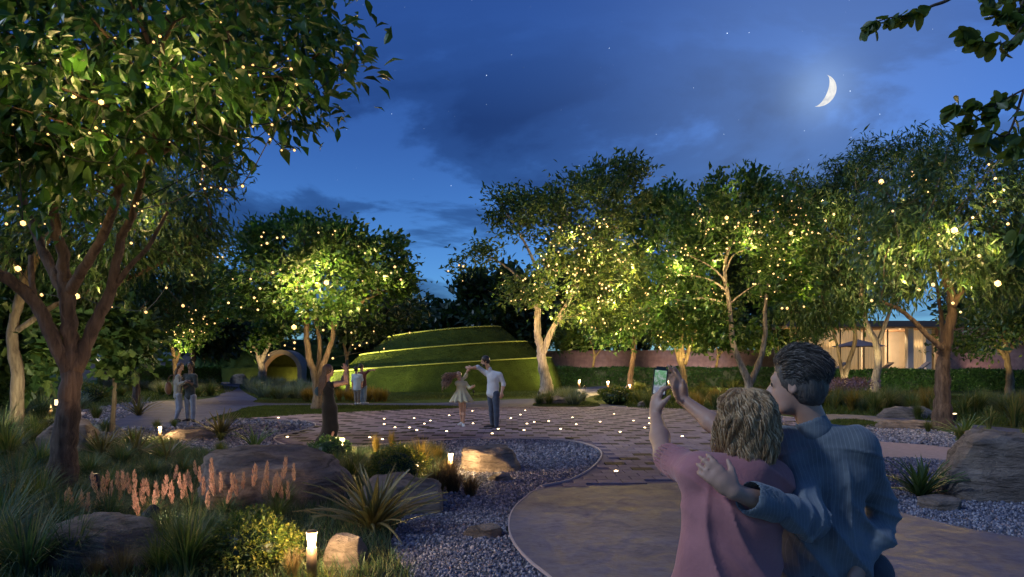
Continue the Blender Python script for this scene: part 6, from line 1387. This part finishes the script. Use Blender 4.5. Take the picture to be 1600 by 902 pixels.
def folds(seed, amp, n=7, fz=(4, 14), fx=(8, 30)):
    r = np.random.default_rng(seed); W = [(r.uniform(*fx) * r.choice([-1, 1]), r.uniform(*fx) * r.choice([-1, 1]), r.uniform(*fz) * r.choice([-1, 1]), r.uniform(0, 6.28)) for _ in range(n)]
    def f(X, Y, Z):
        o = 0
        for a, b, c, p in W: s_ = np.sin(a * X + b * Y + c * Z + p + 1.1 * np.sin(5 * Z + 3 * X + p)); o = o + (1 - np.abs(s_)) ** 2
        return -amp * (o / len(W) - 0.4) * 2
    return f
def phone(label, c, nrm_, up, w=0.07, h=0.145, scr='phone_screen'):
    n = Vector(nrm_).normalized(); u = Vector(up); u = (u - n * u.dot(n)).normalized(); x = u.cross(n); t = thing('mobile_phone', label, 'phone', c); t.rotation_euler = Matrix((x, u, n)).transposed().to_euler()
    bm = bmesh.new(); bmesh.ops.create_cube(bm, size=1.0); bmesh.ops.scale(bm, vec=(w, h, 0.009), verts=bm.verts); bmesh.ops.bevel(bm, geom=[e for e in bm.edges if abs((e.verts[0].co - e.verts[1].co).z) > 0.001], offset=0.009, segments=4, affect='EDGES'); me = bpy.data.meshes.new('case'); bm.to_mesh(me); bm.free()
    obj('case', me, MATS['phone_case'], t); MB().box((-w / 2 + 0.005, -h / 2 + 0.014, 0.0047), (w / 2 - 0.005, h / 2 - 0.016, 0.0054)).build('screen', MATS[scr], t); return t
mat('phone_case', (0.012, 0.014, 0.015), 0.3, 0.5)
def m_screen(nt, b, out):
    g = N(nt, 'ShaderNodeTexCoord').outputs['Object']; sp = N(nt, 'ShaderNodeSeparateXYZ'); L(nt, g, sp.inputs[0])
    n = noise(nt, g, 55, 4, 0.6, 0.8); bgc = Ramp(nt, Math(nt, 'MULTIPLY_ADD', sp.outputs[1], 8.0, 0.5), [(0.0, (0.10, 0.11, 0.16)), (0.33, (0.16, 0.17, 0.24)), (0.42, (0.05, 0.12, 0.05)), (0.8, (0.10, 0.24, 0.11)), (1.0, (0.14, 0.30, 0.18))])
    c = MixC(nt, Ramp(nt, n, [(0.45, 0.0), (0.6, 0.75)]), bgc, (0.30, 0.33, 0.33)); L(nt, c, b.inputs['Emission Color']); b.inputs['Emission Strength'].default_value = 0.9; b.inputs['Base Color'].default_value = (0.01, 0.01, 0.01, 1)
mat('phone_screen', rough=0.15, spec=0.5, build=m_screen)
mat('bag_strap', (0.10, 0.05, 0.03), 0.6)

def LJ(base_px, base_py, k, pts):
    """joints from pixels: local x, z; depth y given"""
    return {n: ((p[0] - base_px) / k, p[2] if len(p) > 2 else 0.0, (base_py - p[1]) / k) for n, p in pts.items()}

# --- man leading the dance
def dance_man():
    b = gp(771, 671); k = (671 - HY) / CAMH
    J = LJ(771, 671, k, dict(head=(758, 564, -.02), neck=(765, 579, 0), chest=(771, 591, 0), pelvis=(770, 614, 0), shl=(759, 583, .06), shr=(781, 586, -.06), ell=(747, 574, .02), wrl=(737, 575, -.04), elr=(787, 600, -.06), wrr=(784, 613, -.16),
                             hipl=(767, 616, .05), hipr=(775, 616, -.05), knl=(768, 641, .06), knr=(776, 642, -.08), anl=(769, 664, .10), anr=(776, 666, -.10)))
    J.update(fwd=(-0.95, -0.1, -0.25), toel=(-1, -.2, 0), toer=(-.9, -.5, 0), hdl=(-1, 0, 0.05), hdr=(-.1, -.3, -1))
    p = Person('bearded man in white shirt and dark jeans leading a girl in a dance', b, J, 1.06, 0.011); p.body()
    v = p.vol(); p.torso(v, 0.008, hem=0.02); p.arm(v, 'l', 0.011, 0.62); p.arm(v, 'r', 0.011, 0.62); v.cap(J['neck'] - np.array([0, 0, .02]), J['neck'] + np.array([-.01, 0, .035]), 0.066, 0.068, 0.02); v.disp(folds(1, 0.006)); p.done(v, 'shirt', 'white_shirt')
    v = p.vol(); v.cap(p.J['pelvis'] + np.array([0, 0, .05]), p.J['pelvis'], 0.104, 0.112, 0.03, p.x, 1.35); p.leg(v, 'l', 0.012); p.leg(v, 'r', 0.012); v.disp(folds(2, 0.006)); p.done(v, 'jeans', 'denim_dark')
    p.shoes('shoe_dark', 0.28); p.hair_cap('hair_black', 0.010)
    v = Vol(p.J['head'] - .2, p.J['head'] + .2, 0.007); v.ell(p.P(0, 0.050, -0.085), (0.060, 0.055, 0.048), p.fr, 0.01); v.ell(p.P(0, 0.095, -0.062), (0.02, 0.02, 0.008), p.fr, 0.006, True); v.ell(p.P(0, 0.07, -0.02), (0.08, 0.07, 0.040), p.fr, 0.01, True); p.done(v, 'beard', 'hair_black')
dance_man()
# --- twirling girl
def girl():
    b = gp(722, 669); k = (669 - HY) / CAMH
    J = LJ(722, 669, k, dict(head=(717, 587, 0), neck=(719, 596, 0), chest=(721, 603, 0), pelvis=(721, 618, 0), shl=(714, 599, -.04), shr=(727, 599, .04), ell=(723, 588, .10), wrl=(730, 580, .06), elr=(733, 606, -.02), wrr=(737, 606, -.10),
                             hipl=(719, 620, 0), hipr=(725, 620, 0), knl=(720, 641, .02), knr=(725, 641, -.02), anl=(721, 661, .03), anr=(724, 663, -.06)))
    J['ell'] = np.array([(727 - 722) / k, .13, (669 - 589) / k]); J['shl'], J['shr'] = J['shl'], J['shr']
    J.update(fwd=(0.5, 0.8, 0.1), toel=(-.5, -.6, 0), toer=(.3, -.9, 0), hdl=(.5, 0, 0.6), hdr=(.6, -.3, .4)); J['ell'], J['elr'] = J['ell'], J['elr']
    p = Person('girl in pale yellow dress twirling with flying long hair', b, J, 0.80, 0.010); p.body()
    v = p.vol(); p.torso(v, 0.010, 0.9); p.arm(v, 'l', 0.010, 0.75, flare=.006); p.arm(v, 'r', 0.010, 0.8, flare=.006)
    c = p.J['chest'] - np.array([0, 0, .04]); hem = p.J['pelvis'] - np.array([0, 0, .16]); v.cap(c, hem, 0.085, 0.27, 0.04, (1, 0, .15), 1.12)
    v.g = np.maximum(v.g, -(((v.lo[2] + v.h * np.arange(v.n[2])))[None, None] - (hem[2] - 0.0)).astype(np.float32)); ang = lambda X, Y: np.arctan2(Y - c[1], X - c[0])
    v.disp(lambda X, Y, Z: 0.022 * np.clip((c[2] - 0.03 - Z) / 0.3, 0, 1) * np.sin(11 * ang(X, Y) + 4 * Z)); p.done(v, 'dress', 'yellow_dress')
    p.shoes('shoe_white', 0.24); p.hair_cap('hair_auburn', 0.018)
    r = np.random.default_rng(3); n = 420; th = r.uniform(0, 6.28, n); ro = np.array([p.P(0.065 * math.cos(a), -0.055 + 0.03 * math.sin(a), 0.03 + 0.06 * math.sin(a * 1.7)) for a in th]); t = np.linspace(0, 1, 12); ln = r.uniform(0.22, 0.44, n); dy = r.normal(0, .35, n); dz = r.uniform(-1.1, 0.05, n)
    P = ro[:, None] + np.stack([-(ln[:, None]) * np.sin(t * 1.9) * 0.85 + 0.015 * np.sin(12 * t + 2 * th[:, None]), dy[:, None] * t * ln[:, None] * .7 - 0.04 * t, dz[:, None] * t ** 1.5 * ln[:, None] * .85 - 0.02 * t + 0.025 * np.sin(9 * t + th[:, None])], -1); strands('loose_hair', P, 0.006, 'hair_auburn', p.t)
girl()
# --- woman in the black dress
def dress_woman():
    b = gp(516, 697); k = (697 - HY) / CAMH
    J = LJ(516, 697, k, dict(head=(513, 579, .02), neck=(511, 597, .0), chest=(512, 611, 0), pelvis=(515, 638, 0), shl=(505, 602, .10), shr=(521, 602, -.09), ell=(532, 598, .14), wrl=(537, 582, .14), elr=(542, 598, -.06), wrr=(539, 578, .02),
                             hipl=(511, 641, .05), hipr=(519, 641, -.05), knl=(512, 668, .03), knr=(521, 667, -.06), anl=(508, 690, .06), anr=(518, 690.5, -.10)))
    J.update(fwd=(0.85, 0.5, 0.05), hdl=(.1, .1, 1), hdr=(-.05, .1, 1), toel=(.7, .6, 0), toer=(.9, .1, 0))
    p = Person('long haired woman in black sleeveless dress filming with raised phone', b, J, 0.98, 0.010); p.body(curl=(.5, .6))
    v = p.vol(); p.torso(v, 0.006, 0.92); pe = p.J['pelvis']; kn = (p.J['knl'] + p.J['knr']) / 2; hem = np.array([-0.10, 0.02, 0.10]); v.cap(pe, kn, 0.140, 0.135, 0.05, (1, 0, 0), 1.12); v.cap(kn, (-0.06, 0.0, 0.14), 0.135, 0.14, 0.05, (1, 0, 0), 1.2); v.cap((-0.12, 0.03, 0.3), (-0.22, 0.05, 0.09), 0.07, 0.085, 0.05)
    v.ell((0.13, -0.15, 0.0), (0.10, 0.12, 0.30), None, 0.03, True); v.disp(lambda X, Y, Z: 0.010 * np.clip((0.75 - Z) / 0.5, 0, 1) * np.sin(28 * X + 18 * Y + 3 * Z)); p.done(v, 'dress', 'black_cloth')
    p.shoes('shoe_dark', 0.24); p.hair_cap('hair_brown', 0.014)
    r = np.random.default_rng(4); n = 420; a = r.uniform(0, 6.28, n); t = np.linspace(0, 1, 12); ro = np.array([p.P(0.075 * math.cos(q), -0.055 + 0.035 * math.sin(q), 0.045) for q in a]); ln = r.uniform(0.38, 0.56, n)
    off = -p.fr[1]; P = ro[:, None] + (t ** 0.6 * 0.05)[None, :, None] * off + np.stack([-0.05 * t * np.ones((n, 1)) + 0.03 * np.cos(a)[:, None] * np.sin(3 * t) + 0.012 * np.sin(14 * t + a[:, None]), 0.02 * np.sin(a)[:, None] * t, -ln[:, None] * t], -1); strands('long_hair', P, 0.007, 'hair_brown', p.t)
    v = Vol((-.45, -.25, .95), (-.1, .25, 1.3), 0.01); v.ell((-0.25, 0.06, 1.10), (0.085, 0.06, 0.10), None, 0.02); bag = v.mesh('bag_body'); t = thing('shoulder_bag', 'small dark blue bag at the back of the woman in black', 'bag', b); obj('bag_body', bag, MATS['blue_bag'], t); MB().tube(catmull([(-.26, .08, 1.18), (-.20, .12, 1.30), (-.10, .08, 1.31)], 5), 0.008, 6).build('strap', MATS['blue_bag'], t)
    phone('dark phone held up by the woman in the black dress', b + Vector((0.315, 0.10, 1.665)), (-.6, -.7, .1), (0.05, 0, 1), scr='phone_case')
dress_woman()
# --- embracing couple on the gravel path
def left_couple():
    b = gp(277, 660); k = (660 - HY) / CAMH
    J = LJ(277, 660, k, dict(head=(283, 573, -.02), neck=(279, 586, 0), chest=(278, 597, 0), pelvis=(278, 616, 0), shl=(272, 589, .10), shr=(282, 589, -.10), ell=(288, 596, .16), wrl=(296, 596, .10), elr=(284, 601, -.14), wrr=(293, 597, -.16), hipl=(276, 618, .06), hipr=(281, 618, -.06), knl=(277, 637, .05), knr=(283, 636, -.05), anl=(274, 654, .06), anr=(276, 655, -.06)))
    J.update(fwd=(0.8, -0.3, 0.0), hdl=(1, 0, .2), hdr=(1, 0, .25))
    p = Person('long haired woman in striped cardigan hugging the man beside her', b, J, 0.95, 0.012); p.body()
    v = p.vol(); p.torso(v, 0.014, 0.95, 0.05); p.arm(v, 'l', 0.012, .95); p.arm(v, 'r', 0.012, .95); v.disp(folds(5, .007)); p.done(v, 'cardigan', 'stripe_cardigan')
    v = p.vol(); v.cap(p.J['pelvis'] + np.array([0, 0, .05]), p.J['pelvis'], 0.10, 0.112, 0.03, p.x, 1.3); p.leg(v, 'l', 0.008); p.leg(v, 'r', 0.008); v.disp(folds(6, .004)); p.done(v, 'jeans', 'denim_grey'); p.shoes(); p.hair_cap('hair_brown', .014)
    r = np.random.default_rng(14); n = 260; a = r.uniform(0, 6.28, n); t = np.linspace(0, 1, 9); ro = np.array([p.P(0.075 * math.cos(q), -0.05 + 0.035 * math.sin(q), 0.04) for q in a]); ln = r.uniform(.35, .6, n)
    P = ro[:, None] + np.stack([-0.12 * t * np.ones((n, 1)) + .01 * np.sin(12 * t + a[:, None]), 0.03 * np.sin(a)[:, None] * t, -ln[:, None] * t], -1); strands('long_hair', P, .008, 'hair_brown', p.t)
    t = thing('shoulder_bag', 'brown leather bag slung behind the woman in the striped cardigan', 'bag', b); v = Vol((-.6, -.5, .5), (.3, .3, 1.4), .014); v.ell((-0.235, -0.03, 0.98), (.10, .09, .19), None, .02); v.disp(folds(3, .006)); obj('bag_body', v.mesh('bag_body'), MATS['leather_brown'], t); MB().tube(catmull([(-.25, -.08, 1.12), (-.15, -.14, 1.32), (-.02, -.14, 1.36)], 5), .012, 6).build('strap', MATS['bag_strap'], t)
    b2 = gp(297, 660); J = LJ(297, 660, k, dict(head=(298, 571, -.02), neck=(297, 584, 0), chest=(297, 596, 0), pelvis=(297, 618, 0), shl=(288, 588, .05), shr=(306, 588, -.05), ell=(285, 601, .12), wrl=(290, 606, -.08), elr=(309, 603, -.10), wrr=(300, 597, -.20), hipl=(293, 620, .02), hipr=(302, 620, -.02), knl=(293, 638, .0), knr=(303, 638, -.03), anl=(293, 654, .02), anr=(303, 655, -.04)))
    J.update(fwd=(-.35, -.9, -.1), hdl=(.5, -.3, .3), hdr=(-1, -.1, .4), toel=(-.4, -.9, 0), toer=(.5, -.8, 0))
    p = Person('man in dark sweater and pale jeans held by the woman in stripes', b2, J, 0.98, 0.012, 'skin_dark'); p.body()
    v = p.vol(); p.torso(v, 0.012, 1.0, .02); p.arm(v, 'l', 0.013, .7); p.arm(v, 'r', 0.013, .7); v.disp(folds(7, .006)); p.done(v, 'sweater', 'dark_green')
    v = p.vol(); v.cap(p.J['pelvis'] + np.array([0, 0, .03]), p.J['pelvis'], 0.104, 0.114, 0.03, p.x, 1.3); p.leg(v, 'l', 0.016); p.leg(v, 'r', 0.016); v.disp(folds(8, .006)); p.done(v, 'jeans', 'denim_grey'); p.shoes(); p.hair_cap('hair_black', .006)
left_couple()
# --- far couple by the mound
def far_couple():
    b = gp(558, 632.5); k = (632.5 - HY) / CAMH
    J = LJ(558, 632.5, k, dict(head=(556.5, 577, 0), neck=(557, 584.5, 0), chest=(558, 591, 0), pelvis=(558, 604, 0), shl=(552, 587, .0), shr=(564, 587, .0), ell=(550.5, 596, .02), wrl=(551, 605, -.02), elr=(565.5, 595, .05), wrr=(565, 603, .0), hipl=(555.5, 606, 0), hipr=(560.5, 606, 0), knl=(555.8, 618, 0), knr=(560.5, 618, 0), anl=(556, 629, 0), anr=(560, 629, 0)))
    J.update(fwd=(.2, .95, .1), hdl=(0, 0, -1), hdr=(0, 0, -1))
    p = Person('person in loose white tee watching the mound with cropped dark hair', b, J, 0.96, 0.014); p.body()
    v = p.vol(); p.torso(v, 0.014, 1.05, .10); p.arm(v, 'l', .018, .45); p.arm(v, 'r', .018, .45); v.disp(folds(9, .006)); p.done(v, 'tee', 'white_tee'); v = p.vol(); p.leg(v, 'l', .012); p.leg(v, 'r', .012); v.cap(p.J['pelvis'], p.J['pelvis'] - np.array([0, 0, .05]), .10, .1, .03, p.x, 1.3); p.done(v, 'trousers', 'trouser_tan'); p.shoes('shoe_white'); p.hair_cap('hair_black', .02)
    b = gp(567, 631.5); J = LJ(567, 631.5, k, dict(head=(564.5, 572, 0), neck=(565.5, 580, 0), chest=(566, 587, 0), pelvis=(567, 602, 0), shl=(561, 583, .02), shr=(571, 583, .0), ell=(560, 592, .1), wrl=(561, 600, .1), elr=(576, 579, -.02), wrr=(582, 577.5, -.03), hipl=(565, 604, 0), hipr=(570, 604, 0), knl=(565, 617, 0), knr=(570, 617, 0), anl=(565.5, 628, 0), anr=(570, 628, 0)))
    J.update(fwd=(.75, .6, .0), hdl=(0, 0, -1), hdr=(1, 0, 0.05)); p = Person('bearded person in maroon top pointing an arm at the mound', b, J, 1.0, 0.014); p.body(curl=(.3, .15))
    v = p.vol(); p.torso(v, 0.012, 1.0, .03); p.arm(v, 'l', .014, .5); p.arm(v, 'r', .014, .5); p.done(v, 'top', 'maroon'); v = p.vol(); p.leg(v, 'l', .014); p.leg(v, 'r', .014); v.cap(p.J['pelvis'], p.J['pelvis'] - np.array([0, 0, .05]), .104, .108, .03, p.x, 1.3); p.done(v, 'trousers', 'trouser_grey'); p.shoes('shoe_white'); p.hair_cap('hair_black', .010)
far_couple()
# ================================================================== the two people in front
def fore_man():
    bx, by = 1.10, 2.56; B = Vector((bx, by, 0.045)); o = np.array(B)
    A = lambda px, py, d: np.array(at(px, py, d)) - o
    J = dict(head=A(1243, 600, 2.58), neck=A(1274, 662, 2.57), chest=A(1287, 735, 2.58), pelvis=A(1278, 905, 2.58), shl=A(1232, 696, 2.63), shr=A(1344, 698, 2.52), ell=A(1268, 812, 2.40), wrl=A(1146, 768, 2.275), elr=A(1382, 806, 2.60), wrr=A(1345, 885, 2.47))
    J.update(hipl=A(1255, 925, 2.60), hipr=A(1300, 925, 2.55)); J['knl'] = np.array([0.06, 0.04, 0.47]); J['knr'] = np.array([0.17, -0.02, 0.47]); J['hipl'][2] = J['hipr'][2] = 0.80; J['hipl'][0] = 0.03; J['hipr'][0] = 0.18
    J['anl'] = np.array([0.05, 0.05, 0.085]); J['anr'] = np.array([0.18, -0.04, 0.085]); J.update(fwd=(-0.80, 0.58, -0.03), up=(0.06, 0, 1), toel=(-.3, .95, 0), toer=(.3, .95, 0), hdl=nrm(A(1096, 722, 2.285) - J['wrl']), hdr=(-.6, -.3, -.8))
    p = Person('man in striped blue denim shirt seen from behind, arm round the woman in pink', B, J, 0.94, 0.008)
    p.lo = np.array([-0.62, -0.5, -0.02]); p.hi = np.array([0.5, 0.4, 1.75])
    p.body(curl=(0.34, 0.5), hn=dict(l=(0.1, 1.0, -0.1), r=(-.6, .5, 0)))
    # shirt: body, sleeves, collar, rolled cuff, yoke seam, pleats
    v = Vol((-0.62, -0.5, 0.68), (0.5, 0.4, 1.50), 0.0062)
    J = p.J; p.torso(v, 0.012, 1.03, 0.10, 0.035); p.arm(v, 'l', 0.012, 0.78, 0.03); p.arm(v, 'r', 0.012, 0.97, 0.03)
    f1 = folds(21, 0.0085, 6, (6, 16), (5, 16)); el, sh, wr = J['ell'], J['shl'], J['wrl']; er = J['elr']
    def shape(X, Y, Z):
        d = 1.5 * f1(X, Y, Z); a = np.exp(-(((X - el[0]) ** 2 + (Y - el[1]) ** 2 + (Z - el[2]) ** 2) / 0.016)); s_ = (X - el[0]) * 0.75 - (Z - el[2]) * 0.6 + (Y - el[1]) * .3
        d = d - 0.016 * a * (1 - np.abs(np.sin(62 * s_ + 9 * Z + 3 * np.sin(14 * X)))) ** 1.5
        a2 = np.exp(-(((X - er[0]) ** 2 + (Y - er[1]) ** 2 + (Z - er[2]) ** 2) / 0.018)); d = d - 0.016 * a2 * (1 - np.abs(np.sin(55 * (Z - er[2]) + 20 * X))) ** 1.5
        back = (Y < J['chest'][1] + 0.02) * np.clip((1.25 - Z) / 0.12, 0, 1) * np.clip((Z - 0.7) / 0.2, 0, 1); cx = J['chest'][0]
        d = d - 0.014 * back * np.exp(-((X - cx - 0.02) / 0.055) ** 2) * (1 - np.abs(np.sin(48 * (X - cx) + 4 * Z))) ** 2                    # pleats under the yoke
        zy = 1.268 - 0.05 * ((X - cx) / 0.2) ** 2; d = d - 0.005 * np.exp(-((Z - zy) / 0.006) ** 2) * (np.abs(X - cx) < 0.17)     # yoke seam
        dg = (X - cx) * 0.5 + (Z - 1.0); d = d - 0.020 * np.clip((1.12 - Z) / 0.15, 0, 1) * (1 - np.abs(np.sin(17 * dg + 2.5 * np.sin(6 * X)))) ** 2
        return d
    v.disp(shape)
    sht = p.done(v, 'shirt', 'denim_shirt')
    v = Vol((-0.16, -0.16, 1.28), (0.20, 0.16, 1.50), 0.0035); ne = J['neck']; hd = nrm(J['head'] - ne); c0 = ne + np.array([-0.008, 0.0, -0.008])
    v.cap(c0 - hd * 0.02, c0 + hd * 0.014, 0.0600, 0.0570, 0.004); v.cap(c0 - hd * 0.06, c0 + hd * 0.09, 0.0515, 0.0515, 0.004, cut=True); v.ell(c0 + np.array([-.09, .07, .02]), (.06, .06, .07), None, .01, True); p.done(v, 'collar', 'denim_shirt', sht)
    v = Vol(el - 0.4, el + 0.3, 0.0055); a = el + (wr - el) * 0.52; b_ = el + (wr - el) * 0.74; v.cap(a, b_, 0.058, 0.059, 0.006); v.cap(a - (wr - el) * .2, b_ + (wr - el) * 0.25, 0.047, 0.049, 0.004, cut=True); v.disp(lambda X, Y, Z: -0.003 * np.sin(60 * Z + 40 * X) * np.sin(30 * X)); p.done(v, 'rolled_cuff', 'denim_shirt', sht)
    v = p.vol(hi=(0.5, 0.4, 0.98)); v.cap(J['pelvis'] + np.array([0, 0, .02]), J['pelvis'] - np.array([0, 0, .05]), 0.106, 0.112, 0.03, p.x, 1.32); p.leg(v, 'l', 0.014); p.leg(v, 'r', 0.014); v.disp(folds(22, .006)); p.done(v, 'trousers', 'trouser_navy'); p.shoes('shoe_dark', .28)
    cap = p.hair_cap('hair_greybrown', 0.006)
    r = np.random.default_rng(6); n = 6500; u = r.normal(size=(n, 3)); u /= np.linalg.norm(u, axis=1)[:, None]; ok = (u[:, 2] > -0.55) & ~((u[:, 1] > 0.52) & (u[:, 2] < 0.42)) & ~((np.abs(u[:, 0]) > 0.6) & (u[:, 1] > 0.02) & (u[:, 2] < -0.1)); u = u[ok]; n = len(u)
    R = np.array([0.080, 0.096, 0.095]); sfr = np.array(p.fr); c = np.array(p.P(0, -0.019, 0.030)); t = np.linspace(0, 1, 6); top = np.clip((u[:, 2] + 0.1) / 0.8, 0.05, 1)
    flow = np.stack([u[:, 0] * 0.15 + r.normal(0, .15, n), -0.9 + r.normal(0, .15, n), -0.55 + 0.55 * (u[:, 1] > 0.1) + r.normal(0, .1, n)], 1); tn = flow - u * (flow * u).sum(1)[:, None]; tn /= np.linalg.norm(tn, axis=1)[:, None]
    ln = (0.022 + 0.036 * top) * r.uniform(.7, 1.2, n); loc = (u * R)[:, None] + tn[:, None] * (ln[:, None] * t)[..., None] + u[:, None] * (top[:, None] * (0.004 + 0.012 * np.sin(math.pi * t * 0.75)) * r.uniform(.5, 1.3, (n, 1)))[..., None]
    strands('hair_strands', loc @ sfr + c, 0.0013, 'hair_greybrown', cap)
fore_man()
def fore_woman():
    bx, by = 0.76, 2.46; B = Vector((bx, by, 0.045)); o = np.array(B); A = lambda px, py, d: np.array(at(px, py, d)) - o
    J = dict(head=A(1163, 660, 2.50), neck=A(1163, 728, 2.46), chest=A(1150, 790, 2.46), pelvis=A(1128, 925, 2.46), shl=A(1092, 742, 2.47), shr=A(1205, 752, 2.50), ell=A(1037, 712, 2.74), wrl=A(1024, 648, 3.0), elr=A(1150, 690, 2.82), wrr=A(1066, 624, 3.06))
    J['hipl'] = np.array([-0.10, 0, 0.74]); J['hipr'] = np.array([0.06, 0, 0.74]); J['knl'] = np.array([-.09, .03, .41]); J['knr'] = np.array([.06, .02, .41]); J['anl'] = np.array([-.09, .0, .085]); J['anr'] = np.array([.07, 0, .085])
    J.update(fwd=(-0.30, 0.95, 0.03), hdl=nrm([0.10, 0.20, 1.0]), hdr=nrm([-0.30, 0.12, 0.95]))
    p = Person('curly blonde woman in draped pink knit photographing the dancers with her phone', B, J, 0.92, 0.008); p.lo = np.array([-0.5, -0.35, -0.02]); p.hi = np.array([0.4, 0.85, 1.65])
    v = p.vol(); c = p.sc; J = p.J; p.torso(v, -0.012); v.cap(J['neck'], J['head'] - np.array([0, 0.02, 0.04]), 0.050, 0.048, 0.03); p.P, p.fr = head_sdf(v, J['head'], J['fwd'], (0, 0, 1), c)
    for q in 'lr': p.arm(v, q, -0.001); p.leg(v, q, -0.006)
    hand_sdf(v, J['wrl'], J['hdl'], (0.75, 0.25, 0.1), -1, 0.95, 0.62, 0.08, 0.55)
    hand_sdf(v, J['wrr'], J['hdr'], (-0.75, -0.35, 0.2), 1, 0.98, 0.26, 0.16, 0.75)
    p.done(v, 'body', 'skin_pale')
    # draped knit
    v = Vol((-0.5, -0.4, 0.45), (0.4, 0.5, 1.32), 0.0062); p.torso(v, 0.018, 1.0, 0.0, 0.05); p.arm(v, 'l', 0.014, 0.30, 0.03, 0.004); p.arm(v, 'r', 0.016, 0.60, 0.03)
    sl = J['shl']; hemc = np.array([-0.045, -0.01, 0.50]); v.cap(J['chest'] - np.array([0.01, 0, .05]), hemc, 0.125, 0.165, 0.06, (1, 0, 0), 1.28); v.cap(sl + np.array([0.02, -.02, -.02]), (-0.12, -0.05, 0.62), 0.055, 0.085, 0.05)
    v.cap(J['shl'], J['neck'] + np.array([-.02, -.03, -.02]), .062, .058, .03); v.cap(J['shr'], J['neck'] + np.array([.02, -.03, -.02]), .060, .058, .03)
    def drape(X, Y, Z):
        ox, oz = sl[0] + 0.03, sl[2] + 0.12; an = np.arctan2(X - ox, oz - Z); w = np.clip((sl[2] + 0.01 - Z) / 0.22, 0, 1)
        ridge = lambda p: (1 - np.abs(np.sin(p))) ** 1.5
        d = -0.030 * w * ridge(9.0 * an + 1.2 * np.sin(7 * Z) + 0.4) * np.exp(-((an - 0.0) / 0.42) ** 2) + 0.010 * w        # hanging folds below the raised arm
        s2 = (Z - 0.86) - 1.5 * np.abs(X - 0.07) ** 1.5; sw = np.exp(-((X - 0.07) / 0.13) ** 2) * np.clip((1.10 - Z) / .12, 0, 1) * (Y < 0.08)
        d = d - 0.020 * sw * ridge(17 * s2 + 0.6 * np.sin(9 * X))                                                            # swags across the back
        s3 = (Z - 1.18) + 0.75 * (X - 0.0); d = d - 0.010 * np.exp(-((Z - 1.15) / 0.09) ** 2) * ridge(26 * s3) * (Y < 0.08)
        return d
    v.disp(drape); kn = p.done(v, 'knit_top', 'knit_pink')
    a = J['shl'] + (J['ell'] - J['shl']) * 0.52; e = J['shl'] + (J['ell'] - J['shl']) * 0.84; ax = nrm(e - a); v = Vol(np.minimum(a, e) - .12, np.maximum(a, e) + .12, 0.0042); v.cap(a, e, 0.062, 0.056, 0.006); v.cap(a - ax * .1, e + ax * .12, 0.050, 0.046, 0.004, cut=True)
    u1 = nrm(np.cross(ax, [0, 0, 1.0])); u2 = np.cross(ax, u1); v.disp(lambda X, Y, Z: -0.0045 * np.cos(22 * np.arctan2((X - a[0]) * u2[0] + (Y - a[1]) * u2[1] + (Z - a[2]) * u2[2], (X - a[0]) * u1[0] + (Y - a[1]) * u1[1] + (Z - a[2]) * u1[2]))); p.done(v, 'ribbed_cuff', 'knit_pink', kn)
    v = p.vol(hi=(.4, .4, .9)); v.cap((-.02, 0, .80), (-.02, 0, .74), .11, .11, .03, p.x, 1.25); p.leg(v, 'l', .012); p.leg(v, 'r', .012); p.done(v, 'trousers', 'trouser_navy'); p.shoes('shoe_dark', .24)
    # curly bob
    r = np.random.default_rng(16); hc = J['head']; v = Vol(hc - .3, hc + .3, .007); v.ell(p.P(0, -.022, .020), (.080, .094, .094), p.fr, .02); v.ell(p.P(0, -.045, -.08), (.074, .066, .105), p.fr, .03); v.ell(p.P(0, .13, -.05), (.075, .10, .11), p.fr, .02, True)
    v.disp(lambda X, Y, Z: .006 * np.sin(60 * X + 14 * np.sin(18 * Z)) + .004 * np.sin(50 * Y + 20 * Z)); hp = p.done(v, 'hair', 'hair_blonde')
    nl, ns = 84, 34; t = np.linspace(0, 1, 22); fr = np.array(p.fr); paths = []
    for i in range(nl):
        th = r.uniform(-2.6, 2.6) if i > 22 else r.uniform(-1.7, 1.7); el0 = r.uniform(0.5, 1.5); ph = r.uniform(0, 6.28); am = r.uniform(0.008, 0.017); fq = r.uniform(1.1, 1.9); z_end = r.uniform(-0.205, -0.09); flip = r.uniform(-0.012, 0.022); lr = r.uniform(0.009, 0.019)
        for j in range(ns):
            q0 = r.uniform(0, 6.28); q1 = lr * np.sqrt(r.random()); s = np.clip(t * r.uniform(.90, 1.04), 0, 1.04); e = el0 * (1 - s)
            z = 0.112 * np.sin(e) + s ** 1.6 * z_end; rad = 0.086 * np.cos(e) ** 0.6 + 0.014 * np.sin(math.pi * np.clip(s, 0, 1)) + flip * s ** 3 - 0.018 * s ** 4; tw0 = fq * 6.28 * s + ph
            g = s ** 0.5; wv = am * g * np.sin(tw0) + q1 * np.cos(q0 + 1.2 * tw0) * (0.5 + 0.5 * np.sin(math.pi * np.clip(s * .9 + .1, 0, 1))); az = th + 0.06 * np.sin(tw0) * s
            tw = am * g * np.cos(tw0) + q1 * np.sin(q0 + 1.2 * tw0); lx = (rad + wv) * np.sin(az); ly = -(rad + wv) * np.cos(az) * 1.04 - 0.012
            paths.append(np.stack([lx + tw * np.cos(az), ly + tw * np.sin(az), z + 0.012 + 0.35 * tw * s], 1))
    P = np.array(paths) @ fr + hc; strands('hair_strands', P, 0.0013, 'hair_blonde', hp)
    phone('black phone with lit screen held up by the blonde woman', at(1031, 597, 3.03), (-.12, -1, .05), (.10, 0, 1), .060, .132)
fore_woman()
